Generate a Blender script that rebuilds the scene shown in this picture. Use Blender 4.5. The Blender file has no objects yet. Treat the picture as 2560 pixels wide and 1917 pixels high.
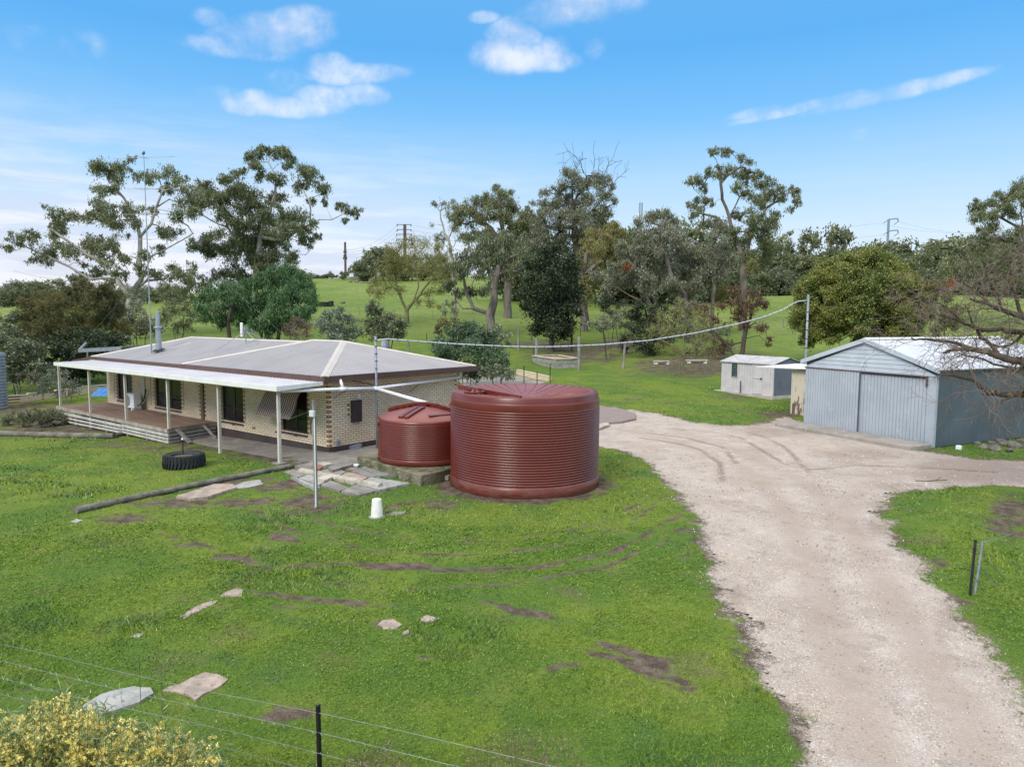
import bpy, math, random
import numpy as np
from mathutils import Matrix, Vector
random.seed(7); RNG = np.random.default_rng(7)
scene = bpy.context.scene
COL = scene.collection
R_ = math.radians
# ------------------------------------------------------------------ camera geometry
FOC = 1779.077; PIT = R_(-5.151); YAW = R_(-38.632); ROL = R_(0.303)
CAM = np.array([19.155, -14.333, 4.435])
FW = np.array([math.sin(YAW)*math.cos(PIT), math.cos(YAW)*math.cos(PIT), math.sin(PIT)])
_rt = np.array([math.cos(YAW), -math.sin(YAW), 0.0]); _up = np.cross(_rt, FW)
RT = _rt*math.cos(ROL)+_up*math.sin(ROL); UP = -_rt*math.sin(ROL)+_up*math.cos(ROL)
HF = np.array([math.sin(YAW), math.cos(YAW)]); HR = np.array([math.cos(YAW), -math.sin(YAW)])
K = 2560/2211.0
def rays(x, y): return FW+RT*(x-1280)/FOC-UP*(y-958.5)/FOC       # source pixels
def ray(x, y): return rays(x*K, y*K)                               # pixels of the 2211 wide view
def at(x, y, D): return CAM+ray(x, y)*D
def onplane(x, y, ax, val, src=False):
    r = rays(x, y) if src else ray(x, y)
    return CAM+r*(val-CAM[ax])/r[ax]
def project(P):
    d = np.asarray(P)-CAM; w = d@FW
    return (1280+FOC*(d@RT)/w)/K, (958.5-FOC*(d@UP)/w)/K, w
# ------------------------------------------------------------------ terrain
_az = [-.9, -.72, -.505, -.33, -.205, 0, .127, .348, .615, .9]
_zc = [5.0, 6.1, 8.7, 14.0, 22.0, 20.0, 18.0, 11.7, 10.6, 9.5]
def gz(x, y):
    x = np.asarray(x, float); y = np.asarray(y, float)
    rx = x-CAM[0]; ry = y-CAM[1]
    D = rx*HF[0]+ry*HF[1]; S = rx*HR[0]+ry*HR[1]
    az = np.clip(S/np.maximum(D, 5.0), -.9, .9)
    zc = np.interp(az, _az, _zc)
    d0 = np.interp(az, [-.9, -.6, -.3, 0, .25, .4, .9], [37, 37, 39, 39, 43, 46, 46])
    q = (D-d0)/4.0
    ramp = 4.0*0.092*np.where(q > 20, q, np.log1p(np.exp(np.clip(q, -30, 20))))
    k = 2.0
    a = np.clip(0.5+0.5*(zc-ramp)/k/2, 0, 1)
    sm = zc*(1-a)+ramp*a-k*a*(1-a)
    far = np.clip(D-330, 0, None)*0.02
    base = np.clip(0.027*x, -0.42, 0)
    w = np.clip((D-30)/60, 0, 1)
    bump = 0.025*np.sin(x*.9+1.3*np.sin(y*.5))*np.sin(y*.8+.7)*np.clip(.3+w*4, 0, 6)
    und = w*(0.35*np.sin(x*.05+y*.09)+.25*np.sin(x*.11-y*.07+2))
    return base+np.maximum(sm, 0)-far+bump+und
def gzf(x, y): return float(gz(x, y))
def G(x, y, off=0.0, src=False):
    r = rays(x, y) if src else ray(x, y)
    t = np.concatenate([np.arange(3, 60, .25), np.arange(60, 500, 1.0)])
    P = CAM+np.outer(t, r); h = P[:, 2]-gz(P[:, 0], P[:, 1])-off
    i = np.argmax(h < 0) if (h < 0).any() else len(t)-1
    lo, hi = t[max(i-1, 0)], t[i]
    for _ in range(25):
        m = (lo+hi)/2; p = CAM+r*m
        if p[2]-gzf(p[0], p[1])-off < 0: hi = m
        else: lo = m
    p = CAM+r*hi
    return p
def depth(P): return float((np.asarray(P)-CAM)@FW)
# ------------------------------------------------------------------ nodes and materials
def nd(nt, t, inp=None, **props):
    n = nt.nodes.new(t)
    for k, v in props.items(): setattr(n, k, v)
    for k, v in (inp or {}).items():
        s = n.inputs[k]
        if isinstance(v, bpy.types.NodeSocket): nt.links.new(v, s)
        else: s.default_value = v
    return n
def c4(c): return (c[0], c[1], c[2], 1.0)
def mix(nt, f, a, b, mode='MIX'):
    n = nt.nodes.new('ShaderNodeMix'); n.data_type = 'RGBA'; n.blend_type = mode
    for i, v in ((0, f), (6, a), (7, b)):
        if isinstance(v, bpy.types.NodeSocket): nt.links.new(v, n.inputs[i])
        else: n.inputs[i].default_value = v if i == 0 else c4(v)
    return n.outputs[2]
def mth(nt, op, a, b=0.0, c=None, clamp=False):
    n = nt.nodes.new('ShaderNodeMath'); n.operation = op; n.use_clamp = clamp
    for i, v in enumerate((a, b) if c is None else (a, b, c)):
        if isinstance(v, bpy.types.NodeSocket): nt.links.new(v, n.inputs[i])
        else: n.inputs[i].default_value = v
    return n.outputs[0]
def vm(nt, op, a, b=(0, 0, 0)):
    n = nt.nodes.new('ShaderNodeVectorMath'); n.operation = op
    for i, v in enumerate((a, b)):
        if isinstance(v, bpy.types.NodeSocket): nt.links.new(v, n.inputs[i])
        else: n.inputs[i].default_value = v
    return n.outputs[1] if op in ('DOT_PRODUCT', 'LENGTH') else n.outputs[0]
def sstep(nt, v, a, b):
    n = nt.nodes.new('ShaderNodeMapRange'); n.interpolation_type = 'SMOOTHSTEP'
    nt.links.new(v, n.inputs[0]); n.inputs[1].default_value = a; n.inputs[2].default_value = b
    return n.outputs[0]
def noise(nt, vec, scale, detail=4, rough=.55, dist=0.0):
    return nd(nt, 'ShaderNodeTexNoise', {'Vector': vec, 'Scale': scale, 'Detail': detail, 'Roughness': rough, 'Distortion': dist}).outputs[0]
def new_mat(name):
    m = bpy.data.materials.new(name); m.use_nodes = True
    nt = m.node_tree; nt.nodes.clear()
    out = nt.nodes.new('ShaderNodeOutputMaterial')
    b = nt.nodes.new('ShaderNodeBsdfPrincipled'); nt.links.new(b.outputs[0], out.inputs[0])
    tc = nt.nodes.new('ShaderNodeTexCoord')
    return m, nt, b, tc.outputs['Object'], out
def setb(nt, b, **kw):
    names = dict(col='Base Color', rough='Roughness', metal='Metallic', spec='Specular IOR Level', normal='Normal', alpha='Alpha', coat='Coat Weight', crough='Coat Roughness')
    for k, v in kw.items():
        s = b.inputs[names[k]]
        if isinstance(v, bpy.types.NodeSocket): nt.links.new(v, s)
        else: s.default_value = c4(v) if k == 'col' else v
def bump(nt, h, strength=.5, dist=.02):
    return nd(nt, 'ShaderNodeBump', {'Height': h, 'Strength': strength, 'Distance': dist}).outputs[0]
def vmat(name, a, b, scale=4, rough=.7, bs=0.0, bscale=30, metal=0.0, spec=.4, c=None, stretch=(1, 1, 1), lo=.35, hi=.65, coat=0.0):
    m, nt, bs_, co, out = new_mat(name)
    v = vm(nt, 'MULTIPLY', co, stretch)
    f = sstep(nt, noise(nt, v, scale, 6), lo, hi)
    col = mix(nt, f, a, b)
    if c: col = mix(nt, sstep(nt, noise(nt, v, scale*3.7, 5), .55, .72), col, c)
    setb(nt, bs_, col=col, rough=rough, metal=metal, spec=spec, coat=coat)
    if bs: setb(nt, bs_, normal=bump(nt, noise(nt, v, bscale, 5), bs, .02))
    return m
M = {}
M['fascia'] = vmat('brown_gutter_paint', (.085, .048, .04), (.105, .06, .05), 2, .45)
M['fascia_side'] = M['fascia']
M['cream'] = vmat('cream_paint', (.62, .58, .5), (.54, .5, .43), 3, .5)
M['white_trim'] = vmat('white_trim', (.8, .79, .77), (.73, .72, .7), 3, .4)
M['plinth'] = vmat('brown_plinth', (.06, .042, .042), (.08, .056, .055), 1.5, .6, .2, 8)
M['capping'] = vmat('pale_ridge_cap', (.56, .51, .46), (.48, .44, .4), 2, .5)
M['pvc'] = vmat('white_pvc', (.84, .85, .87), (.78, .79, .82), 1.2, .3)
M['galv'] = vmat('galvanised_steel', (.42, .45, .49), (.34, .37, .41), 5, .35, metal=.7)
M['steel_dull'] = vmat('dull_steel', (.3, .33, .37), (.22, .25, .3), 6, .5, metal=.3)
M['dark_frame'] = vmat('dark_window_frame', (.035, .026, .024), (.05, .036, .032), 3, .4)
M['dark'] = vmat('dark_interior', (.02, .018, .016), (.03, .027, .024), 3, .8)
M['sill'] = vmat('brown_sill_brick', (.05, .034, .033), (.075, .052, .05), 9, .6)
M['curtain'] = vmat('grey_curtain', (.28, .27, .27), (.2, .19, .19), 3, .9, stretch=(9, 9, .3))
M['blue_curtain'] = vmat('blue_curtain', (.06, .2, .34), (.03, .1, .2), 3, .9, stretch=(9, 9, .3))
M['red'] = vmat('red_bucket', (.4, .03, .02), (.32, .02, .02), 3, .6)
M['timber_grey'] = vmat('weathered_timber', (.30, .28, .25), (.17, .155, .14), 6, .85, .6, 22, c=(.1, .085, .07), stretch=(1, 1, .25))
M['log'] = vmat('weathered_log', (.21, .195, .165), (.12, .108, .088), 3, .9, .8, 16, c=(.09, .075, .055))
M['log_light'] = vmat('pale_lichened_log', (.46, .43, .36), (.3, .27, .22), 3, .9, .8, 14, c=(.13, .12, .08))
M['deck_edge'] = vmat('deck_edge_timber', (.4, .36, .3), (.27, .23, .19), 3, .8, c=(.2, .15, .11))
M['slat'] = vmat('whitewashed_slat', (.55, .53, .48), (.4, .38, .34), 3, .8, c=(.28, .25, .2))
M['concrete'] = vmat('old_concrete', (.3, .28, .25), (.2, .185, .17), 1.3, .9, .4, 18, c=(.13, .125, .11))
M['concrete_light'] = vmat('pale_concrete', (.52, .47, .41), (.4, .35, .3), 2, .9, .3, 20, c=(.33, .27, .22))
M['moss_concrete'] = vmat('mossy_concrete', (.22, .19, .14), (.075, .085, .03), 2.2, .95, .8, 14, c=(.33, .31, .27))
M['slab_pink'] = vmat('worn_pinkish_slab', (.44, .35, .29), (.29, .235, .195), 4.5, .9, .6, 20, c=(.15, .115, .09))
M['slab_grey'] = vmat('worn_grey_slab', (.4, .4, .38), (.29, .29, .27), 4, .9, .6, 20, c=(.18, .17, .15))
M['brick_red'] = vmat('loose_red_brick', (.3, .14, .1), (.2, .09, .07), 6, .9, .3, 20)
M['rock'] = vmat('field_rock', (.13, .12, .11), (.22, .2, .18), 4, .95, .9, 10, c=(.07, .06, .055))
M['rubber'] = vmat('tyre_rubber', (.017, .019, .022), (.03, .032, .036), 5, .65, .2, 20)
M['soil'] = vmat('dark_soil', (.12, .09, .065), (.18, .14, .1), 8, .95, .8, 20)
M['white_plastic'] = vmat('white_plastic', (.72, .73, .72), (.6, .62, .62), 2, .45)
M['black_steel'] = vmat('black_star_picket', (.012, .012, .013), (.025, .024, .024), 8, .5)
M['wire'] = vmat('fence_wire', (.3, .32, .34), (.22, .24, .26), 8, .5, metal=.4)
M['hose_green'] = vmat('green_hose', (.02, .22, .2), (.02, .16, .15), 3, .35)
M['hose_blue'] = vmat('blue_hose', (.03, .07, .2), (.03, .06, .15), 3, .35)
M['meter'] = vmat('meter_box_paint', (.06, .042, .045), (.045, .03, .033), 4, .5)
M['lamp_blue'] = vmat('blue_tarpaulin', (.05, .17, .42), (.08, .24, .5), 3, .5, .5, 5)
M['bone'] = vmat('white_cement_cap', (.75, .73, .68), (.6, .57, .5), 3, .8)
M['planter'] = vmat('planter_timber', (.36, .35, .3), (.24, .23, .2), 4, .85, .3, 20)
M['planter_cap'] = vmat('planter_capping', (.6, .52, .4), (.48, .41, .31), 4, .8)
M['sand'] = vmat('dry_mulch', (.42, .33, .23), (.28, .2, .13), 20, .95, .8, 30)
M['pole_brown'] = vmat('brown_power_pole', (.1, .07, .06), (.14, .1, .09), 3, .8)
M['pole_grey'] = vmat('grey_power_pole', (.2, .25, .33), (.24, .29, .37), 3, .7)
M['bark_white'] = vmat('pale_gum_bark', (.42, .39, .36), (.26, .23, .21), 1.2, .9, .5, 6, c=(.13, .1, .085), stretch=(1, 1, .35))
M['bark_grey'] = vmat('grey_bark', (.2, .17, .145), (.11, .09, .075), 2, .95, .7, 9, stretch=(1, 1, .3))
M['bark_twist'] = vmat('twisted_stringy_bark', (.26, .225, .2), (.12, .1, .088), 1.6, .95, .9, 5, stretch=(1.6, 1.6, .35))
M['bark_dark'] = vmat('dark_bark', (.06, .05, .04), (.1, .08, .06), 3, .95, .6, 9)
M['bark_olive'] = vmat('lichened_twigs', (.2, .19, .09), (.13, .12, .06), 2, .9)
M['bark_bare'] = vmat('bare_branch', (.05, .04, .034), (.1, .075, .055), 2.5, .95, .7, 18, c=(.24, .15, .03))
M['twig_pink'] = vmat('pale_twigs', (.26, .2, .17), (.17, .125, .105), 2, .9)
def leafmat(name, a, b, c=None, scale=.35, trans=.35, rough=.55):
    m, nt, bs_, co, out = new_mat(name)
    geo = nt.nodes.new('ShaderNodeNewGeometry')
    col = mix(nt, sstep(nt, noise(nt, geo.outputs['Position'], scale, 3), .38, .62), a, b)
    if c: col = mix(nt, sstep(nt, geo.outputs['Random Per Island'], .7, .95), col, c)
    n = nt.nodes.new('ShaderNodeHueSaturation'); nt.links.new(col, n.inputs['Color'])
    nt.links.new(mth(nt, 'MULTIPLY_ADD', geo.outputs['Random Per Island'], .7, .65), n.inputs['Value'])
    col = n.outputs[0]
    setb(nt, bs_, col=col, rough=rough, spec=.35 if rough < 1 else 0.0)
    tr = nd(nt, 'ShaderNodeBsdfTranslucent', {'Color': col})
    ms = nd(nt, 'ShaderNodeMixShader', {'Fac': trans})
    nt.links.new(bs_.outputs[0], ms.inputs[1]); nt.links.new(tr.outputs[0], ms.inputs[2]); nt.links.new(ms.outputs[0], out.inputs[0])
    return m
M['gum'] = leafmat('gum_leaves', (.15, .17, .08), (.21, .23, .11), (.31, .33, .2))
M['gum_dark'] = leafmat('dark_gum_leaves', (.12, .148, .072), (.17, .195, .095), (.27, .29, .17))
M['gum_grey'] = leafmat('grey_gum_leaves', (.18, .195, .125), (.235, .245, .165), (.36, .36, .27))
M['gum_yellow'] = leafmat('yellow_green_gum_leaves', (.2, .19, .06), (.26, .24, .08), (.34, .31, .13))
M['pepper'] = leafmat('pepper_tree_leaves', (.075, .15, .06), (.11, .2, .08), (.18, .28, .13))
M['olive'] = leafmat('olive_shrub_leaves', (.12, .145, .08), (.165, .185, .105), (.28, .3, .21))
M['silver'] = leafmat('silver_shrub_leaves', (.15, .19, .13), (.21, .25, .18), (.35, .38, .3))
M['brown_olive'] = leafmat('bronze_broom_foliage', (.16, .145, .055), (.1, .12, .05), (.2, .165, .06), scale=.6)
M['darkgreen'] = leafmat('dark_ivy_leaves', (.03, .05, .022), (.05, .072, .032), (.12, .15, .085))
M['acacia'] = leafmat('rounded_acacia_leaves', (.13, .185, .05), (.24, .26, .065), (.38, .36, .11))
M['bushgreen'] = leafmat('blue_green_bush_leaves', (.1, .16, .09), (.14, .2, .1), (.24, .3, .17))
M['rust'] = leafmat('rust_dead_leaves', (.12, .08, .05), (.17, .1, .055), (.23, .13, .07))
M['orange_leaf'] = leafmat('orange_mistletoe', (.4, .15, .03), (.3, .11, .025), (.5, .22, .05))
M['willow'] = leafmat('willow_catkin_leaves', (.21, .21, .06), (.27, .26, .09), (.36, .34, .14))
M['wattle_leaf'] = leafmat('wattle_leaves', (.16, .24, .08), (.22, .29, .11), (.34, .38, .2), scale=2)
M['wattle_flower'] = leafmat('wattle_blossom', (.93, .75, .2), (.95, .82, .32), (.98, .9, .5), scale=3, trans=.45)
M['heath'] = leafmat('low_heath_foliage', (.17, .15, .06), (.22, .19, .08), (.3, .26, .13), scale=2)
def brickmat(name, ax):
    m, nt, b, co, out = new_mat(name)
    sep = nd(nt, 'ShaderNodeSeparateXYZ', {0: co})
    cmb = nd(nt, 'ShaderNodeCombineXYZ', {0: sep.outputs[ax], 1: mth(nt, 'SUBTRACT', sep.outputs[2], .195)})
    br = nd(nt, 'ShaderNodeTexBrick', {'Vector': cmb.outputs[0], 'Color1': c4((.9, .745, .54)), 'Color2': c4((.81, .65, .46)), 'Mortar': c4((.24, .175, .12)),
        'Scale': 1.0, 'Mortar Size': .0085, 'Mortar Smooth': .15, 'Bias': -.1, 'Brick Width': .2275, 'Row Height': .0812}, offset=.5)
    n = noise(nt, co, 1.3, 5)
    col = mix(nt, sstep(nt, n, .4, .7), br.outputs[0], mix(nt, 1.0, br.outputs[0], (.88, .86, .84), 'MULTIPLY'))
    fine = noise(nt, co, 60, 3)
    col = mix(nt, mth(nt, 'MULTIPLY', sstep(nt, fine, .4, .8), .25), col, (.4, .27, .14))
    setb(nt, b, col=col, rough=.85, spec=.2, normal=bump(nt, mth(nt, 'SUBTRACT', 1.0, br.outputs[1]), .7, .01))
    return m
M['brick_front'] = brickmat('cream_brick_front', 0)
M['brick_side'] = brickmat('cream_brick_side', 1)
M['quoin'] = vmat('tan_quoin_brick', (.42, .21, .09), (.26, .13, .065), 9, .85)
def ribmat(name, a, b, ax, pitch, strength=.6, rough=.45, metal=0.0, lines=.25, seam=0.0, dirt=None, spec=.4):
    """corrugated sheet: ribs vary along object axis ax"""
    m, nt, bs_, co, out = new_mat(name)
    sep = nd(nt, 'ShaderNodeSeparateXYZ', {0: co}); x = sep.outputs[ax]
    w = mth(nt, 'SINE', mth(nt, 'MULTIPLY', x, 2*math.pi/pitch))
    h = mth(nt, 'MULTIPLY_ADD', w, .5, .5)
    f = sstep(nt, noise(nt, vm(nt, 'MULTIPLY', co, (.8, .8, .8)), 1.2, 5), .35, .7)
    col = mix(nt, f, a, b)
    dk = mth(nt, 'MULTIPLY', sstep(nt, h, .25, .0), lines)
    col = mix(nt, dk, col, tuple(v*.35 for v in a))
    if seam:
        s = mth(nt, 'FRACT', mth(nt, 'DIVIDE', x, seam))
        col = mix(nt, mth(nt, 'MULTIPLY', sstep(nt, s, .04, .0), .6), col, tuple(v*.4 for v in a))
    if dirt:
        col = mix(nt, sstep(nt, noise(nt, vm(nt, 'MULTIPLY', co, (3, 3, .5)), 1.6, 6), .5, .75), col, dirt)
    setb(nt, bs_, col=col, rough=rough, metal=metal, spec=spec, normal=bump(nt, h, strength, .02))
    return m
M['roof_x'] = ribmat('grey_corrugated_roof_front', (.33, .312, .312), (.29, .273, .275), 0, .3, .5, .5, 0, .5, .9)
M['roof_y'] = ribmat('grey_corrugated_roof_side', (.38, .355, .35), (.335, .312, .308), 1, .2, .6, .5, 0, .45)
M['veranda_sheet'] = ribmat('pale_veranda_sheet', (.68, .66, .67), (.61, .59, .61), 0, .4, .3, .5, 0, .3)
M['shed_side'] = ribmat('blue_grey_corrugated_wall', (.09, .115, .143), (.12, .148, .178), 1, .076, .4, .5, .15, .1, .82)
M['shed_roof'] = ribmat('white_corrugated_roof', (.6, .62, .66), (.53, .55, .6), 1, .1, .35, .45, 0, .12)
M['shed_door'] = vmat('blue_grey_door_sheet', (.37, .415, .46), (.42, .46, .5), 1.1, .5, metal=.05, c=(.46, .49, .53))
M['shed_board'] = vmat('pale_gable_board', (.5, .55, .59), (.44, .49, .54), 1.4, .55, c=(.55, .58, .61))
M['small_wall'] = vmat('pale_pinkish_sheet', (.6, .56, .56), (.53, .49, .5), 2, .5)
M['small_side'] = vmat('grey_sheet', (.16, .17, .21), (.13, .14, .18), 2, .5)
M['small_roof'] = vmat('lichened_roof_sheet', (.5, .48, .49), (.38, .37, .38), 2, .6, c=(.12, .11, .09))
M['flat_white'] = vmat('white_skillion_roof', (.78, .76, .71), (.72, .7, .66), 1, .5)
def peel():
    m, nt, b, co, out = new_mat('peeling_cream_paint')
    f = noise(nt, vm(nt, 'MULTIPLY', co, (5, 5, 1.2)), 1.3, 7, .7)
    sep = nd(nt, 'ShaderNodeSeparateXYZ', {0: co})
    f2 = mth(nt, 'ADD', f, mth(nt, 'MULTIPLY', sstep(nt, sep.outputs[2], 1.1, .2), .14))
    col = mix(nt, sstep(nt, f2, .6, .63), (.62, .53, .41), (.16, .1, .07))
    setb(nt, b, col=col, rough=.8); return m
M['peel'] = peel()
def tankmat():
    m, nt, b, co, out = new_mat('heritage_red_polyethylene')
    f = sstep(nt, noise(nt, vm(nt, 'MULTIPLY', co, (1, 1, 2.5)), .9, 5), .3, .7)
    col = mix(nt, f, (.132, .022, .015), (.155, .029, .02))
    sp = sstep(nt, noise(nt, co, 45, 2, .6), .74, .78)
    col = mix(nt, mth(nt, 'MULTIPLY', sp, .4), col, (.35, .22, .2))
    sepz = nd(nt, 'ShaderNodeSeparateXYZ', {0: co}); dust = mth(nt, 'MULTIPLY', sstep(nt, sepz.outputs[2], .55, .0), sstep(nt, noise(nt, vm(nt, 'MULTIPLY', co, (1, 1, 3)), 2.5, 6, .7), .35, .7))
    col = mix(nt, mth(nt, 'MULTIPLY', dust, .45), col, (.24, .15, .11))
    strk = sstep(nt, noise(nt, vm(nt, 'MULTIPLY', co, (7, 7, .35)), 1.6, 5, .7), .55, .75)
    col = mix(nt, mth(nt, 'MULTIPLY', strk, .22), col, (.22, .08, .06))
    setb(nt, b, col=col, rough=mth(nt, 'MULTIPLY_ADD', f, .08, .27), spec=.5, coat=.1, crough=.3)
    return m
M['tank'] = tankmat()
def deckmat():
    m, nt, b, co, out = new_mat('worn_brown_deck_boards')
    sep = nd(nt, 'ShaderNodeSeparateXYZ', {0: co})
    s = mth(nt, 'FRACT', mth(nt, 'DIVIDE', sep.outputs[1], .09))
    f = noise(nt, vm(nt, 'MULTIPLY', co, (.6, 6, 1)), 1.5, 6)
    col = mix(nt, sstep(nt, f, .35, .65), (.19, .12, .09), (.27, .185, .14))
    col = mix(nt, mth(nt, 'MULTIPLY', sstep(nt, s, .1, .0), .7), col, (.05, .03, .02))
    setb(nt, b, col=col, rough=.7, spec=.3); return m
M['deck'] = deckmat()
def awnmat():
    m, nt, b, co, out = new_mat('brown_striped_canvas')
    at_ = nd(nt, 'ShaderNodeAttribute', {}, attribute_name='stripe')
    s = mth(nt, 'FRACT', mth(nt, 'MULTIPLY', at_.outputs['Fac'], 17.0))
    col = mix(nt, mth(nt, 'GREATER_THAN', s, .5), (.46, .35, .31), (.17, .08, .065))
    setb(nt, b, col=col, rough=.85); return m
M['awning'] = awnmat()
def glassmat():
    m, nt, b, co, out = new_mat('window_glass')
    setb(nt, b, col=(.02, .022, .022), rough=.04, spec=.8, alpha=.45); return m
M['glass'] = glassmat()
# ------------------------------------------------------------------ mesh helpers
def tag(o, label=None, cat=None, group=None, kind=None):
    if cat and not kind: kind = 'thing'
    if label: o['label'] = label
    if cat: o['category'] = cat
    if group: o['group'] = group
    if kind: o['kind'] = kind
    return o
def thing(name, loc, label, cat, group=None):
    o = bpy.data.objects.new(name, None); COL.objects.link(o)
    o.location = Vector([float(v) for v in loc]); o.empty_display_size = .2
    return tag(o, label, cat, group)
LOCAL = False
def link(o, parent=None):
    COL.objects.link(o)
    if parent is not None:
        o.parent = parent
        if LOCAL: return o
        t = parent.location.copy() if parent.type == 'EMPTY' else Vector((0, 0, 0))
        o.matrix_parent_inverse = Matrix.Translation(-t)
    return o
def npmesh(name, V, F, mats, parent=None, smooth=False, midx=None):
    """V (n,3), F (m,k) arrays, all faces of the same size"""
    me = bpy.data.meshes.new(name)
    V = np.asarray(V, np.float32); F = np.asarray(F, np.int32); k = F.shape[1]
    me.vertices.add(len(V)); me.vertices.foreach_set('co', V.ravel())
    me.loops.add(F.size); me.loops.foreach_set('vertex_index', F.ravel())
    me.polygons.add(len(F)); me.polygons.foreach_set('loop_start', np.arange(0, F.size, k, dtype=np.int32))
    me.polygons.foreach_set('loop_total', np.full(len(F), k, np.int32))
    if smooth: me.polygons.foreach_set('use_smooth', np.ones(len(F), bool))
    if midx is not None: me.polygons.foreach_set('material_index', np.asarray(midx, np.int32))
    me.update(calc_edges=True)
    for m in (mats if isinstance(mats, (list, tuple)) else [mats]): me.materials.append(m)
    o = bpy.data.objects.new(name, me)
    return link(o, parent)
class MB:
    def __init__(s): s.v = []; s.f = []; s.m = []; s.mi = 0; s.cut = []
    def add(s, vs, fs):
        n = len(s.v); s.cut.append((n, len(s.f))); s.v += [tuple(float(c) for c in v) for v in vs]
        for f in fs: s.f.append([i+n for i in f]); s.m.append(s.mi)
    def box(s, x0, x1, y0, y1, z0, z1, fr=None):
        vs = [(x, y, z) for z in (z0, z1) for x, y in ((x0, y0), (x1, y0), (x1, y1), (x0, y1))]
        if fr: vs = [fr(*v) for v in vs]
        s.add(vs, [(0, 3, 2, 1), (4, 5, 6, 7), (0, 1, 5, 4), (1, 2, 6, 5), (2, 3, 7, 6), (3, 0, 4, 7)]); return s
    def prism(s, poly, z0, z1):
        """poly: (x,y) list; z0,z1 numbers or per-vertex lists"""
        n = len(poly); a = sum(poly[i][0]*poly[(i+1) % n][1]-poly[(i+1) % n][0]*poly[i][1] for i in range(n))
        z0 = list(z0) if hasattr(z0, '__len__') else [z0]*n; z1 = list(z1) if hasattr(z1, '__len__') else [z1]*n
        if a < 0: poly = poly[::-1]; z0 = z0[::-1]; z1 = z1[::-1]
        s.add([(p[0], p[1], z) for p, z in zip(poly, z0)]+[(p[0], p[1], z) for p, z in zip(poly, z1)],
              [tuple(range(n))[::-1], tuple(range(n, 2*n))]+[(i, (i+1) % n, n+(i+1) % n, n+i) for i in range(n)]); return s
    def tube(s, pts, rad, n=8, caps=True):
        pts = [np.asarray(p, float) for p in pts]
        rad = [rad]*len(pts) if not hasattr(rad, '__len__') else rad
        vs = []; ref = None
        for i, p in enumerate(pts):
            t = (pts[min(i+1, len(pts)-1)]-pts[max(i-1, 0)]); t = t/(np.linalg.norm(t)+1e-9)
            if ref is None: ref = np.array([0, 0, 1.]) if abs(t[2]) < .9 else np.array([1., 0, 0])
            a = np.cross(t, ref); a /= np.linalg.norm(a)+1e-9; b = np.cross(t, a); ref = -b if False else ref
            for k in range(n):
                q = 2*math.pi*k/n; vs.append(p+rad[i]*(a*math.cos(q)+b*math.sin(q)))
        fs = [(i*n+k, i*n+(k+1) % n, (i+1)*n+(k+1) % n, (i+1)*n+k) for i in range(len(pts)-1) for k in range(n)]
        if caps: fs += [tuple(range(n))[::-1], tuple(range((len(pts)-1)*n, len(pts)*n))]
        s.add(vs, fs); return s
    def bar(s, p0, p1, w, h):
        p0 = np.asarray(p0, float); p1 = np.asarray(p1, float); t = p1-p0; t /= np.linalg.norm(t)
        up = np.array([0, 0, 1.]) if abs(t[2]) < .95 else np.array([0, 1., 0])
        a = np.cross(t, up); a /= np.linalg.norm(a); b = np.cross(a, t)
        vs = [p+a*sx*w/2+b*sy*h/2 for p in (p0, p1) for sx, sy in ((-1, -1), (1, -1), (1, 1), (-1, 1))]
        s.add(vs, [(0, 3, 2, 1), (4, 5, 6, 7), (0, 1, 5, 4), (1, 2, 6, 5), (2, 3, 7, 6), (3, 0, 4, 7)]); return s
    def lathe(s, prof, c, n=32, cap=True):
        vs = [(c[0]+r*math.cos(2*math.pi*k/n), c[1]+r*math.sin(2*math.pi*k/n), c[2]+z) for r, z in prof for k in range(n)]
        fs = [(i*n+k, i*n+(k+1) % n, (i+1)*n+(k+1) % n, (i+1)*n+k) for i in range(len(prof)-1) for k in range(n)]
        if cap: fs += [tuple(range(n))[::-1], tuple(range((len(prof)-1)*n, len(prof)*n))]
        s.add(vs, fs); return s
    def build(s, name, mats, parent=None, smooth=False, bevel=0.0, split=False):
        if split and len(s.cut) > 1:
            cs = s.cut+[(len(s.v), len(s.f))]; o = None
            for (v0, f0), (v1, f1) in zip(cs[:-1], cs[1:]):
                q = MB(); q.v = s.v[v0:v1]; q.f = [[i-v0 for i in f] for f in s.f[f0:f1]]; q.m = s.m[f0:f1]; o = q.build(name, mats, parent, smooth, bevel)
            return o
        me = bpy.data.meshes.new(name); me.from_pydata(s.v, [], s.f)
        for m in (mats if isinstance(mats, (list, tuple)) else [mats]): me.materials.append(m)
        me.polygons.foreach_set('material_index', s.m)
        if smooth: me.polygons.foreach_set('use_smooth', [True]*len(s.f))
        me.update()
        o = bpy.data.objects.new(name, me)
        if bevel:
            b = o.modifiers.new('bevel', 'BEVEL'); b.width = bevel; b.segments = 2; b.limit_method = 'ANGLE'
        return link(o, parent)
def rock_mesh(c, r, seed, sq=.6, n=3):
    import bmesh
    bm = bmesh.new(); bmesh.ops.create_icosphere(bm, subdivisions=n, radius=1.0)
    g = np.random.default_rng(seed); dirs = g.normal(size=(9, 3)); dirs /= np.linalg.norm(dirs, axis=1)[:, None]; cut = g.uniform(.5, .95, 9)
    m = MB(); vs = []
    for v in bm.verts:
        p = np.array(v.co)
        for d, q in zip(dirs, cut):
            e = p@d-q
            if e > 0: p = p-d*e
        vs.append((c[0]+p[0]*r[0], c[1]+p[1]*r[1], c[2]+p[2]*r[2]))
    m.add(vs, [[v.index for v in f.verts] for f in bm.faces]); bm.free()
    return m
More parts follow.
